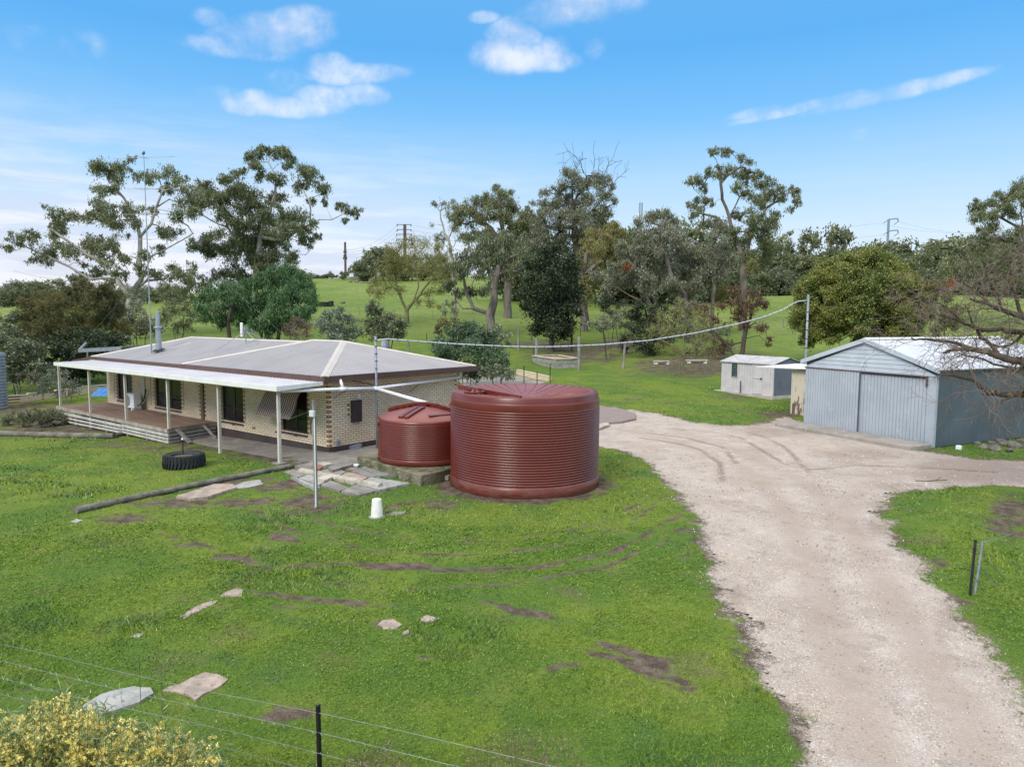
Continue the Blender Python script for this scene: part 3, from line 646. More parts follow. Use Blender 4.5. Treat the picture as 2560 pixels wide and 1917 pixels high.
# windows
def window(a, b, c, d, mull, rail, curt):
    w = MB(); t = .05; y0, y1 = .07, .13
    w.box(a, a+t, y0, y1, c, d); w.box(b-t, b, y0, y1, c, d); w.box(a+t, b-t, y0, y1, d-t, d); w.box(a+t, b-t, y0, y1, c, c+t)
    w.box(a+t, b-t, y0+.01, y1, rail-.02, rail+.02)
    for q in mull: w.box(q-.018, q+.018, y0+.005, y1, c+t, d-t)
    fr = w.build('window', M['dark_frame'], house)
    MB().box(a+t, b-t, .095, .105, c+t, d-t).build('pane', M['glass'], fr)
    s = MB()
    s.add([(a-.01, -.03, c-.055), (b+.01, -.03, c-.055), (b+.01, .07, c+.012), (a-.01, .07, c+.012), (a-.01, -.03, c-.1), (b+.01, -.03, c-.1), (b+.01, .07, c-.1), (a-.01, .07, c-.1)],
          [(0, 1, 2, 3), (4, 7, 6, 5), (0, 4, 5, 1), (1, 5, 6, 2), (2, 6, 7, 3), (3, 7, 4, 0)])
    s.build('sill', M['sill'], fr)
    for (ca, cb, cm) in curt:
        q = MB(); n = 14
        for i in range(n):
            u0 = ca+(cb-ca)*i/n; u1 = ca+(cb-ca)*(i+1)/n; yy = .19+(i % 2)*.025
            q.box(u0, u1, yy, yy+.01, c+.06, d-.06)
        q.build('curtain', cm, fr)
window(*OPEN[0], [-15.1], 1.07, [(-15.9, -15.5, M['curtain'])])
window(*OPEN[1], [-10.85], 1.07, [(-12.1, -11.55, M['curtain']), (-10.3, -9.9, M['curtain'])])
window(*OPEN[3], [-5.85], .99, [(-6.4, -6.0, M['blue_curtain'])])
window(*OPEN[4], [-1.87], 1.3, [])
dr_ = MB().box(-8.268, -7.952, .12, .16, .37, 2.09).build('door', M['dark_frame'], house)
MB().box(-8.06, -8.02, .09, .119, 1.15, 1.2).build('handle', M['galv'], dr_)
# awning over the right hand window
av = []; st_ = []; n, k = 69, 14; mbv = MB()
pTL = onplane(480+1108/5.52, 820+885/5.52, 1, -.05, True)
def aw(u, v):
    """u across 0..1 (left to right), v down 0..1"""
    x = -3.22+u*2.05+.0*v; out = .06+.62*v**.85+.05*math.sin(v*6.2)*u
    z = 2.12-1.02*v-.06*math.sin(math.pi*v)*0-.02*abs(math.sin(u*math.pi*17))*(v > .99)-.0*u
    return (x+.0, -out-.012*math.sin(u*34*math.pi)*v, z)
vs = [aw(i/n, j/k) for j in range(k+1) for i in range(n+1)]
fs = [(j*(n+1)+i, j*(n+1)+i+1, (j+1)*(n+1)+i+1, (j+1)*(n+1)+i) for j in range(k) for i in range(n)]
mbv.add(vs, fs); awn = mbv.build('awning', M['awning'], house, smooth=True)
sm = awn.modifiers.new('cloth', 'SOLIDIFY'); sm.thickness = .012
at2 = awn.data.attributes.new('stripe', 'FLOAT', 'POINT'); at2.data.foreach_set('value', [i/n for j in range(k+1) for i in range(n+1)])
mb = MB(); mb.tube([(-1.17, -.66, 1.12), (-1.05, -.02, 1.3)], .012, 6); mb.tube([(-3.2, -.66, 1.12), (-3.3, -.02, 1.3)], .012, 6); mb.build('awning_arm', M['galv'], awn, split=True)
# blind cords
mb = MB()
for q in (-2.95, -4.98, -6.9, -9.6, -12.5, -16.15): mb.tube([(q, -.02, 2.1), (q, -.02, .62)], .007, 4)
for q in (-.98, ): mb.tube([(q, -.02, 1.2), (q, -.02, .55)], .007, 4)
mb.build('blind_cord', M['dark_frame'], house, split=True)
MB().box(-.03, .09, .92, 1.33, .93, 1.68).build('meter_box', M['meter'], house, bevel=.006)
MB().box(.002, .05, 1.21, 1.29, 1.72, 1.87).build('conduit_box', M['pvc'], house)
MB().box(.014, .07, .29, .42, .2, .4).build('socket_box', M['steel_dull'], house)
mb = MB(); mb.bar((.08, .8, .09), (.08, 1.25, .13), .16, .09); mb.bar((.17, .78, .03), (.17, 1.15, .05), .14, .08); mb.build('floor_vent', M['steel_dull'], house)
# roof
s_ = (3.557-ZE)/3.575
def hip(x0, x1, y0, y1, z, ry, zr, ra, rb, name, mats):
    m = MB(); P = [(x0, y0, z), (x1, y0, z), (x1, y1, z), (x0, y1, z), (ra, ry, zr), (rb, ry, zr)]
    m.add(P, [(0, 1, 5, 4)]); m.mi = 1; m.add(P, [(1, 2, 5)]); m.mi = 0; m.add(P, [(2, 3, 4, 5)]); m.mi = 1; m.add(P, [(3, 0, 4)]); m.mi = 0; m.add(P, [(0, 3, 2, 1)])
    return m.build(name, mats, house)
roofR = hip(-8.6, .53, -.53, 6.67, ZE, 3.07, 3.557, -5.0, -3.07, 'roof', [M['roof_x'], M['roof_y']])
zl = 2.55; pr = onplane(477.8, 843, 1, 3.0, True); RLx, RLz = float(pr[0]), float(pr[2])
roofL = hip(-17.62, -4.4, -.43, 6.4, zl, 3.0, RLz, RLx, -5.2, 'roof', [M['roof_x'], M['roof_y']])
def cap(mb, p, q, w=.11, h=.035):
    p = np.array(p, float); q = np.array(q, float); t = q-p; t /= np.linalg.norm(t); a = np.cross(t, [0, 0, 1]); a /= np.linalg.norm(a)
    vs = []
    for c in (p, q): vs += [c+a*w-np.array([0, 0, .022]), c+np.array([0, 0, h]), c-a*w-np.array([0, 0, .022]), c-np.array([0, 0, .05])]
    mb.add(vs, [(0, 1, 5, 4), (1, 2, 6, 5), (2, 3, 7, 6), (3, 0, 4, 7), (0, 3, 2, 1), (4, 5, 6, 7)])
mb = MB(); cap(mb, (-5.0, 3.07, 3.557), (-3.07, 3.07, 3.557)); cap(mb, (-3.07, 3.07, 3.557), (.53, -.53, ZE+.01), .14); cap(mb, (-3.07, 3.07, 3.557), (.53, 6.67, ZE+.01), .13)
cap(mb, (-5.0, 3.07, 3.56), (-8.6, -.53, ZE+.015), .09); mb.build('ridge_capping', M['capping'], roofR)
mb = MB(); cap(mb, (RLx, 3.0, RLz), (-5.3, 3.0, RLz)); cap(mb, (RLx, 3.0, RLz), (-17.62, -.43, zl+.01), .1); cap(mb, (RLx, 3.0, RLz), (-17.62, 6.4, zl+.01), .1); mb.build('ridge_capping', M['capping'], roofL)
mb = MB(); mb.box(-8.62, .605, -.605, -.525, ZF, ZE+.012); mb.box(.525, .605, -.524, 6.75, ZF, ZE+.012); mb.box(-8.62, .524, 6.67, 6.75, ZF, ZE+.012)
mb.build('gutter', M['fascia'], house, bevel=.006)
mb = MB(); mb.box(-17.7, -8.63, -.505, -.425, ZF-.03, ZE-.02); mb.box(-17.7, -17.62, -.424, 6.45, ZF-.03, ZE-.02)
mb.bar((-17.66, -.47, 2.47), (-19.75, -.47, 2.23), .06, .17); mb.build('gutter', M['fascia'], house)
MB().box(-17.6, .52, -.52, 6.6, ZF+.01, ZF+.03).build('soffit', M['cream'], house)
# veranda
mb = MB(); zv0, zv1 = 2.395, 2.425
VX0, VX1 = -16.78, .53
nn = 86
mb.add([(VX0, -2.21, zv0), (VX1, -2.21, zv0), (VX1, -.6, zv1), (VX0, -.6, zv1), (VX0, -2.21, zv0-.02), (VX1, -2.21, zv0-.02), (VX1, -.6, zv1-.02), (VX0, -.6, zv1-.02)], [(0, 1, 2, 3), (4, 7, 6, 5), (0, 4, 5, 1), (1, 5, 6, 2), (2, 6, 7, 3), (3, 7, 4, 0)])
for i in range(nn):
    q = VX0+.1+(VX1-VX0-.2)*i/(nn-1)
    mb.add([(q-.012, -2.18, zv0), (q+.012, -2.18, zv0), (q+.006, -2.18, zv0+.016), (q-.006, -2.18, zv0+.016), (q-.012, -.6, zv1), (q+.012, -.6, zv1), (q+.006, -.6, zv1+.016), (q-.006, -.6, zv1+.016)],
           [(0, 1, 2, 3), (4, 7, 6, 5), (1, 5, 6, 2), (3, 7, 4, 0), (2, 6, 7, 3)])
vr = mb.build('veranda_roof', M['veranda_sheet'], house)
mb = MB(); mb.box(VX0-.04, VX1+.05, -2.28, -2.215, zv0-.13, zv0+.02)
mb.add([(VX1+.003, -2.214, zv0-.13), (VX1+.05, -2.214, zv0-.13), (VX1+.05, -.61, zv1-.09), (VX1+.003, -.61, zv1-.09), (VX1+.003, -2.214, zv0+.02), (VX1+.05, -2.214, zv0+.02), (VX1+.05, -.61, zv1+.02), (VX1+.003, -.61, zv1+.02)],
       [(0, 3, 2, 1), (4, 5, 6, 7), (0, 1, 5, 4), (1, 2, 6, 5), (2, 3, 7, 6), (3, 0, 4, 7)])
mb.build('veranda_gutter', M['white_trim'], vr)
MB().box(-16.7, .45, -2.06, -1.99, 2.2, 2.33).build('beam', M['cream'], vr)
POSTS = [-17.0+.02, -13.67, -10.22, -6.72, -3.19, .27]
for q in POSTS:
    zb = .39 if q < -6 else gzf(q, -2.0)-.02
    MB().box(q-.042, q+.042, -2.07, -1.985, zb, 2.24).build('veranda_post', M['cream'], house)
mb = MB(); mb.box(.1, .44, -2.2, -1.84, gzf(.27, -2)-.1, gzf(.27, -2)+.04); mb.build('post_footing', M['concrete'], house)
MB().tube([(-13.05, -.07, 2.25), (-13.05, -.07, .75), (-13.05, -.2, .6)], .045, 8).build('downpipe', M['pvc'], house, smooth=True)
# deck
deck = MB().prism([(-17.2, -2.12), (-6.62, -2.12), (-7.05, -.015), (-17.2, -.015)], .36, .39).build('deck', M['deck'], house)
mb = MB(); mb.box(-17.2, -6.64, -2.15, -2.121, .25, .385); mb.bar((-6.63, -2.12, .31), (-7.06, -.02, .31), .03, .13); mb.build('edge_board', M['deck_edge'], deck)
for i, (za, zb) in enumerate(((.1, .215), (-.025, .06), (-.14, -.06))):
    mb = MB()
    mb.bar((-17.1, -2.11, (za+zb)/2-.2*(i+1)*.25), (-10.5, -2.13, (za+zb)/2-.03), .022, zb-za); mb.bar((-10.45, -2.13, (za+zb)/2), (-6.66, -2.11, (za+zb)/2), .022, zb-za)
    mb.bar((-6.66, -2.1, (za+zb)/2), (-7.08, -.03, (za+zb)/2), .022, zb-za); mb.build('skirting_slat', M['slat'], deck)
mb = MB()
for q in (-16.9, -15.2, -13.6, -12.0, -10.5, -10.05, -8.4, -6.73):
    mb.box(q-.045, q+.045, -2.1, -2.02, gzf(q, -2)-.2, .35); 
for q in (-12.0, -9.5): mb.box(q-.045, q+.045, -1.1, -1.0, -.5, .35)
mb.build('deck_stump', M['deck_edge'], deck, split=True)
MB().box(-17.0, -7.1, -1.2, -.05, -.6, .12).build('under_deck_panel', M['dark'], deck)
mb = MB(); mb.bar((-6.68, -1.75, .33), (-6.0, -1.62, gzf(-6, -1.6)+.04), .16, .035); mb.bar((-6.9, -.62, .33), (-6.25, -.5, gzf(-6.2, -.5)+.04), .05, .09); mb.build('stair_stringer', M['timber_grey'], deck, split=True)
# flue on the roof
fx, fy = -13.37, .81; fz = ZE+(fy+.5)*s_-.03
mb = MB(); mb.tube([(fx, fy, fz-.02), (fx, fy, 3.96)], .125, 16); mb.tube([(fx, fy, 3.96), (fx, fy, 4.0), (fx, fy, 4.03)], [.19, .19, .13], 16); mb.tube([(fx, fy, 4.03), (fx, fy, 4.69)], .11, 16)
mb.tube([(fx, fy, 4.34), (fx, fy, 4.36)], .116, 16); fl = mb.build('flue', M['galv'], house, smooth=False)
mb = MB(); mb.add([(fx-.2, fy-.22, fz-.02), (fx+.2, fy-.22, fz-.02), (fx+.2, fy+.22, fz+.1), (fx-.2, fy+.22, fz+.1), (fx-.14, fy-.16, fz+.06), (fx+.14, fy-.16, fz+.06), (fx+.14, fy+.16, fz+.14), (fx-.14, fy+.16, fz+.14)], [(0, 3, 2, 1), (4, 5, 6, 7), (0, 1, 5, 4), (1, 2, 6, 5), (2, 3, 7, 6), (3, 0, 4, 7)])
mb.build('flashing', M['black_steel'], fl)
mb = MB(); zz_ = lambda y: ZE-.04+(y+.43)*s_+.012
mb.add([(fx-.14, fy+.1, zz_(fy+.1)), (fx+.14, fy+.1, zz_(fy+.1)), (fx+.14, 2.95, zz_(2.9)), (fx-.14, 2.95, zz_(2.9))], [(0, 1, 2, 3)])
mb.build('flashing_tray', M['capping'], fl)
# ------------------------------------------------------------------ aerials
mx, my = -13.68, .62
ant = thing('television_antenna', (mx, my, 2.9), 'very tall thin guyed aerial mast rising beside the flue', 'antenna')
mb = MB(); mb.tube([(mx, my, 2.85), (mx, my, 6), (mx+.02, my, 11.5)], [.035, .028, .016], 8); mb.build('mast', M['galv'], ant)
for zt, wd, nel in ((11.45, 1.5, 1), (10.1, .9, 3), (9.0, 1.1, 3), (7.9, 1.6, 1)):
    mb = MB(); a = YAW
    ux_, uy_ = math.cos(a+.15), -math.sin(a+.15)
    mb.tube([(mx-ux_*wd, my-uy_*wd, zt), (mx+ux_*wd, my+uy_*wd, zt)], .009, 5)
    for j in range(nel):
        o = (j-nel/2+.5)*.3; mb.tube([(mx+o*ux_-uy_*.35, my+o*uy_+ux_*.35, zt), (mx+o*ux_+uy_*.35, my+o*uy_-ux_*.35, zt)], .007, 4)
    mb.build('aerial_element', M['galv'], ant)
for (gx_, gy_, gz_, zt) in ((-16.3, -1.9, 2.45, 6.6), (-17.4, 5.5, 2.7, 6.6), (-17.0, -.3, 2.6, 9.2), (-6.5, 3.0, 3.5, 9.2)):
    MB().tube([(mx, my, zt), (gx_, gy_, gz_)], .0028, 4).build('guy_wire', M['wire'], ant)
# small bird perched on the mast head
bird = thing('bird', (mx, my, 11.5), 'small dark bird perched on top of the aerial mast', 'bird')
mb = MB(); mb.tube([(mx+.16, my-.13, 11.56), (mx+.06, my-.05, 11.6), (mx-.02, my+.015, 11.64), (mx-.08, my+.06, 11.71), (mx-.12, my+.095, 11.72), (mx-.17, my+.13, 11.71)], [.012, .05, .06, .045, .03, .004], 8); mb.build('body', vmat('dark_feathers', (.05, .05, .055), (.09, .09, .1), 20, .8), bird, smooth=True)
MB().tube([(mx-.02, my, 11.6), (mx, my, 11.5)], .006, 4).build('leg', M['dark'], bird)
q = (-8.84, 2.4, 3.38)
dish = thing('wireless_antenna', q, 'white panel aerial on a tripod straddling the roof ridge', 'antenna')
mb = MB(); mb.tube([q, (q[0], q[1], q[2]+.2), (q[0]+.04, q[1]+.02, q[2]+.62)], .025, 8); mb.tube([(q[0]+.02, q[1], q[2]+.5), (-8.84, .95, 3.02)], .014, 6); mb.tube([(q[0]+.02, q[1], q[2]+.5), (-7.95, 2.4, 3.4)], .014, 6); mb.tube([(q[0]+.02, q[1], q[2]+.5), (-8.7, 3.4, 3.42)], .014, 6); mb.build('tripod', M['galv'], dish)
mb = MB(); mb.bar((q[0]-.1, q[1]-.12, q[2]+.25), (q[0]-.1, q[1]-.12, q[2]+.85), .14, .08); mb.build('panel', M['white_trim'], dish, bevel=.02)
MB().box(q[0]-.06, q[0]+.06, q[1]-.06, q[1]+.08, q[2]+.5, q[2]+.66).build('bracket', M['steel_dull'], dish)
q = at(800/2.212/K+600/K, (760+238/2.212)/K, 34.0)
sat = thing('satellite_dish', q, 'dark round dish showing behind the right hip of the roof', 'satellite dish')
mb = MB(); n = 20; dn = np.array([.9, .3, .35]); dn /= np.linalg.norm(dn); a_ = np.cross(dn, [0, 0, 1]); a_ /= np.linalg.norm(a_); b_2 = np.cross(a_, dn)
mb.tube([q-dn*.04, q-dn*.03, q+dn*.03, q+dn*.08], [.04, .18, .33, .37], 20); mb.build('reflector', M['steel_dull'], sat, smooth=True)
MB().tube([q-dn*.03, q+np.array([-.1, .0, -.35]), q+np.array([-.1, 0, -.75])], .025, 8).build('mount', M['galv'], sat)
# air conditioner on the deck
q = onplane(120+1190/5.52, 820+1095/5.52, 2, .47, True)
acx, acy = float(q[0]), -.42
ac = thing('air_conditioner', (acx, acy, .39), 'white outdoor air conditioner standing on the deck against the wall', 'air conditioner')
MB().box(acx-.46, acx+.46, acy-.17, acy+.17, .47, 1.1).build('casing', M['white_trim'], ac, bevel=.03)
mb = MB(); mb.lathe([(.23, 0), (.25, .0), (.25, .015), (.21, .02)], (0, 0, 0), 24); mb.v = [(acx-.12+v[0], acy-.172-v[2], .79+v[1]) for v in mb.v]; mb.build('fan_grille', M['steel_dull'], ac)
mb = MB(); mb.box(acx-.36, acx-.28, acy-.2, acy+.2, .392, .468); mb.box(acx+.28, acx+.36, acy-.2, acy+.2, .392, .468); mb.build('foot', M['pvc'], ac, split=True)
MB().tube([(acx+.46, acy, .6), (acx+.56, acy+.05, .62), (acx+.6, acy+.2, .8), (acx+.6, acy+.33, 1.3)], .025, 8).build('pipe', M['dark'], ac, smooth=True)
q = onplane(120+1550/5.52, 820+1040/5.52, 1, .3, True)
bk = thing('bucket', (q[0], .32, .7), 'red bucket behind the glass of the long veranda window', 'bucket')
mb = MB(); mb.lathe([(.14, 0), (.2, .38), (.18, .38), (.13, .02)], (float(q[0]), .42, .66), 18); mb.build('body', M['red'], bk, smooth=True)
MB().tube([(float(q[0])-.19, .42, 1.04), (float(q[0]), .42, 1.1), (float(q[0])+.19, .42, 1.04)], .006, 5).build('handle', M['wire'], bk)
MB().box(float(q[0])-.3, float(q[0])+.3, .27, .6, .1, .655).build('inner_shelf', M['dark'], house)
# ------------------------------------------------------------------ rainwater tanks
M['tank_lid'] = vmat('sky_sheen_red_lid', (.24, .072, .056), (.205, .058, .044), 1.4, .36, spec=.5)  # same plastic as the tank body, lightened to paint in the sky's sheen
def ribprofile(R, z0, z1, n, d=.028):
    pr = []; p = (z1-z0)/n
    for i in range(n):
        z = z0+i*p
        pr += [(R-d, z), (R-d, z+p*.16), (R-d*.25, z+p*.34), (R, z+p*.6), (R-d*.25, z+p*.86)]
    pr.append((R-d, z1)); return pr
bx, by = TANKC
bt = thing('water_tank', (bx, by, -.05), 'largest round red ribbed rainwater tank with dished lid, beside the driveway', 'water tank', 'red rainwater tanks')
Rb = 2.03
prof = [(Rb-.3, -.08), (Rb+.02, -.08), (Rb+.02, .24), (Rb-.005, .27)]+ribprofile(Rb, .28, 2.15, 28)+[(Rb-.012, 2.16), (Rb-.01, 2.17), (Rb-.01, 2.325), (Rb-.012, 2.335), (Rb-.03, 2.345), (Rb-.032, 2.355), (Rb-.055, 2.485), (Rb-.06, 2.495), (Rb-.085, 2.522), (Rb-.1, 2.528), (Rb-.17, 2.532)]
MB().lathe(prof, (bx, by, 0), 128, cap=False).build('body', M['tank'], bt, smooth=True)
hub = np.array([bx, by, 2.33]); mb = MB()
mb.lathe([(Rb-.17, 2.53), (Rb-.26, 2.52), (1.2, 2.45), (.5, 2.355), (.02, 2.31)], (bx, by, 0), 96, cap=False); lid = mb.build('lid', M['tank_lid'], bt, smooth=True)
mb = MB()
for i in range(34):
    a = 2*math.pi*i/34; c, s = math.cos(a), math.sin(a)
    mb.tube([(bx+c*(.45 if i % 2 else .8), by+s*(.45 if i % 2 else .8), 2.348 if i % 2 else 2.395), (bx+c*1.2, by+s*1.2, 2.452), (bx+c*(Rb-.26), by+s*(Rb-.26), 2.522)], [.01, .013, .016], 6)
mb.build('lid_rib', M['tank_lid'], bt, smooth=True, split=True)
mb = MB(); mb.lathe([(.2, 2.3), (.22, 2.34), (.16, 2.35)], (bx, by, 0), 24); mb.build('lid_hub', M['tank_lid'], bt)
# the straight step across the lid, running to the far left of the rim
dl = onplane(580*.4206/1+0, 0, 2, 2.53) if False else onplane(1100+590/5.176, 940+135/5.176, 2, 2.6, True)
v_ = np.array([dl[0]-bx, dl[1]-by]); v_ /= np.linalg.norm(v_); e = v_*(Rb-.22)
fr_ = onplane(1100+1050/5.176, 940+290/5.176, 2, 2.5, True)
mb = MB(); mb.bar((fr_[0], fr_[1], 2.49), (bx+e[0], by+e[1], 2.565), .07, .16); mb.build('lid_step', M['tank'], bt, bevel=.012)
h = onplane(1100+445/5.176, 940+185/5.176, 2, 2.6, True)
mb = MB(); mb.lathe([(.25, 2.47), (.27, 2.55), (.27, 2.58), (.21, 2.6), (.19, 2.585), (.15, 2.62), (0.01, 2.625)], (h[0], h[1], 0), 28)
for i in range(8):
    a = i*math.pi/4; mb.bar((h[0]+.13*math.cos(a), h[1]+.13*math.sin(a), 2.62), (h[0]+.22*math.cos(a), h[1]+.22*math.sin(a), 2.62), .05, .05)
mb.build('hatch', M['tank'], bt)
mb = MB().lathe([(.035, 0), (.035, .05)], (bx+1.4, by-1.5, .3), 10)
# medium tank
cx_, cy_ = 4.02, .465; Rm = 1.39
def domed(cx, cy, R, z0, h, label, ribs, name='water_tank'):
    t = thing(name, (cx, cy, z0), label, 'water tank', 'red rainwater tanks')
    pr = [(R-.2, 0), (R+.01, 0), (R+.01, .15), (R-.005, .17)]+ribprofile(R, .175, h-.1, ribs, .024)+[(R-.015, h-.09), (R-.02, h-.03), (R-.05, h)]
    MB().lathe(pr, (cx, cy, z0), 96, cap=False).build('body', M['tank'], t, smooth=True)
    lp = [(R-.05, h), (R-.12, h+.05), (R*.6, h+.16), (R*.3, h+.25), (.02, h+.28)]
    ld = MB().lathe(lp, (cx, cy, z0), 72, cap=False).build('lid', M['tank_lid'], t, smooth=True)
    return t, ld
mt, mld = domed(cx_, cy_, Rm, .3, 1.26, 'medium ribbed red tank with ridged domed lid, on the mossy concrete base', 17)
def ridge(mb, c, a, z0, R, r0, r1, w, hh, off=0.0):
    """raised rib over the dome along direction a, from radius r0 to r1, shifted sideways"""
    ca, sa = math.cos(a), math.sin(a); n = 12; prev = None
    for i in range(n+1):
        r = r0+(r1-r0)*i/n; x = c[0]+ca*r-sa*off; y = c[1]+sa*r+ca*off; rr = math.hypot(x-c[0], y-c[1])
        z = z0+np.interp(rr, [.02, R*.3, R*.6, R-.12, R], [.28, .25, .16, .05, -.02])+hh*.5
        if prev is not None: mb.bar(prev, (x, y, z), w, hh)
        prev = (x, y, z)
a0 = math.atan2(HR[1], HR[0]); zt = .3+1.26
mb = MB(); ridge(mb, (cx_, cy_), a0-.35, zt, Rm, -Rm+.12, Rm-.1, .3, .09, .16); ridge(mb, (cx_, cy_), a0-.35, zt, Rm, -Rm+.15, Rm-.1, .1, .14, .06)
mb.build('lid_ridge', M['tank'], mt, bevel=.01)
for off in (-.09, .1):
    mb = MB(); ridge(mb, (cx_, cy_), a0-2.0, zt, Rm, .25, Rm-.2, .14, .06, off); mb.build('lid_panel_rib', M['tank'], mt, bevel=.01)
mb = MB(); ridge(mb, (cx_, cy_), a0-.9, zt, Rm, .9, 1.0, .9, .03, 0); mb.build('lid_panel', M['tank'], mt)
q = onplane(780+1100/5.52, 900+905/5.52, 1, cy_-Rm*.8, True)
aa = math.atan2(-.9, -.55); mb = MB(); mb.tube([(cx_+Rm*.96*math.cos(aa), cy_+Rm*.96*math.sin(aa), 1.42), (cx_+(Rm+.03)*math.cos(aa), cy_+(Rm+.03)*math.sin(aa), 1.42)], .09, 16); mb.build('outlet_boss', M['tank'], mt)
mb = MB(); mb.tube([(cx_+Rm*.96*math.cos(aa+.1), cy_+Rm*.96*math.sin(aa+.1), .39), (cx_+(Rm+.03)*math.cos(aa+.1), cy_+(Rm+.03)*math.sin(aa+.1), .39)], .03, 12); mb.build('outlet', M['black_steel'], mt)
zt3, l3 = domed(3.35, 3.75, 1.1, .3, 1.3, 'smallest red tank, mostly hidden between the other two tanks and the house', 16)
mb = MB(); ridge(mb, (3.35, 3.75), a0+.2, .3+1.3, 1.1, -.95, .95, .12, .1); mb.build('lid_ridge', M['tank'], zt3)
base = thing('tank_base', (4, .6, 0), 'thick mossy concrete base under the medium tank', 'concrete base')
b = MB().prism([(2.45, 5.2), (2.35, -.75), (5.65, -1.28), (5.7, -.6), (5.1, 5.2)], -.2, .3).build('slab', M['moss_concrete'], base, bevel=.03)
# loose pipe work, rainwater pipes
pipes = thing('rainwater_pipe', (1.0, 0, 2.1), 'white overhead rainwater pipes joining the gutters to the tanks', 'pipe')
A = onplane(480+1245/5.52, 820+870/5.52, 0, .62, True); A[0] = .62
A = np.array([.62, -2.2, A[2]]); A[2] = onplane(480+1245/5.52, 820+870/5.52, 1, -2.2, True)[2]
B = np.array([.62, .3, 2.1]); T1 = onplane(875/5.52+780, 390/5.52+900, 0, .68, True); E1 = onplane(2045/5.52+780, 230/5.52+900, 0, .68, True)
J = onplane(435/5.52+780, 400/5.52+900, 0, .68, True)
C1 = onplane(1790/5.52+780, 655/5.52+900, 1, 1.1, True)
E1 = onplane(2045/5.52+780, 235/5.52+900, 1, 6.3, True)
def pipe(nm, pts, r=.052, par=pipes, mat_='pvc'): return MB().tube(pts, r, 12).build(nm, M[mat_], par, smooth=True)
A0 = onplane(480+1245/5.52, 820+870/5.52, 1, -1.95, True)
pipe('pipe', [A0, J, T1]); pipe('pipe', [T1, E1]); pipe('pipe', [T1, C1], .056)
pipe('riser', [E1, E1+np.array([0, 0, .28])]); pipe('riser', [J, np.array([.57, J[1]-.05, J[2]+.3])], .05)
pipe('elbow', [A0+np.array([0, 0, .12]), A0, A0+(J-A0)*.04], .06)
mb = MB(); d_ = (J-A0)/np.linalg.norm(J-A0); mb.tube([J-d_*.14, J+d_*.14], .064, 12); mb.build('coupling', M['pvc'], pipes, smooth=True)
d_ = (C1-T1)/np.linalg.norm(C1-T1); MB().tube([T1-d_*.05, T1+d_*.08], .066, 12).build('coupling', M['pvc'], pipes, smooth=True)
mb = MB(); mb.tube([C1, C1+(C1-T1)*.03, C1+(C1-T1)*.09+np.array([0, 0, -.03])], [.05, .04, .03], 8); mb.build('hose_end', M['dark'], pipes)
for q in (J+np.array([0, .3, 0]), (T1+E1)/2): MB().tube([q, (0, q[1]-.2, q[2]-.35)], .01, 5).build('bracket', M['pole_brown'], pipes)
# steel pole and overhead cable
def colx(target, x0):
    ys = np.linspace(-3, 6, 400); return min(ys, key=lambda y: abs(project((x0, y, 1.5))[0]*K-target))
py_ = colx(942, .66); pz = onplane(942, 841, 0, .66, True)[2]
pole1 = thing('service_pole', (.66, py_, 0), 'thin grey steel pole standing at the corner end of the house', 'pole', 'steel poles carrying the overhead pipe')
MB().tube([(.66, py_, gzf(.66, py_)-.1), (.64, py_, pz)], .042, 10).build('shaft', M['steel_dull'], pole1, smooth=True)
mb = MB()
for z in (2.75, 3.0, 3.25, 3.5, 3.7): mb.tube([(.66, py_, z), (.66, py_, z+.02)], .052, 10)
mb.build('strap', M['black_steel'], pole1, split=True)
MB().bar((.05, py_-.5, 2.34), (.66, py_, 2.2), .03, .02).build('brace', M['dark'], pole1)
P2 = at(1745, 648, 35.5); p2g = gzf(P2[0], P2[1]); P2t = at(1745.5, 636, 35.5)
pole2 = thing('service_pole', (P2[0], P2[1], p2g), 'grey steel pole rising behind the left corner of the large shed', 'pole', 'steel poles carrying the overhead pipe')
MB().tube([(P2[0], P2[1], p2g-.1), (P2[0], P2[1], P2t[2])], .055, 10).build('shaft', M['steel_dull'], pole2, smooth=True)
mb = MB()
for k in range(5): mb.tube([(P2[0], P2[1], P2[2]-.6-k*.45), (P2[0], P2[1], P2[2]-.57-k*.45)], .068, 10)
mb.build('strap', M['black_steel'], pole2, split=True)
tabx = [816, 826, 900, 1000, 1100, 1150, 1200, 1300, 1400, 1500, 1600, 1650, 1690, 1715, 1745]; taby = [735, 731, 737, 743.5, 748, 749, 748.5, 744, 735, 719, 697, 683, 667, 651, 648]
pts = []
for i in range(61):
    t = i/60; a = np.array([.66, py_]); b_ = P2[:2]; p = a+(b_-a)*t
    x, _, w = project((p[0], p[1], 3.0)); yv = np.interp(x, tabx, taby)
    r = ray(x, yv); tt = ((p-CAM[:2])@r[:2])/(r[:2]@r[:2]); pts.append((p[0], p[1], CAM[2]+r[2]*tt))
cab = thing('overhead_pipe', pts[30], 'long sagging pale pipe strung between the house and the large shed', 'pipe')
MB().tube(pts, .024, 8).build('pipe', vmat('pale_blue_conduit', (.55, .58, .66), (.48, .51, .6), 1, .4), cab, smooth=True)
mb = MB()
for i in range(2, 58): 
    p = np.array(pts[i]); q = p+(np.array(pts[i+1])-p)*.05; mb.tube([p, q], .029, 8)
mb.build('clip', M['black_steel'], cab, split=True)
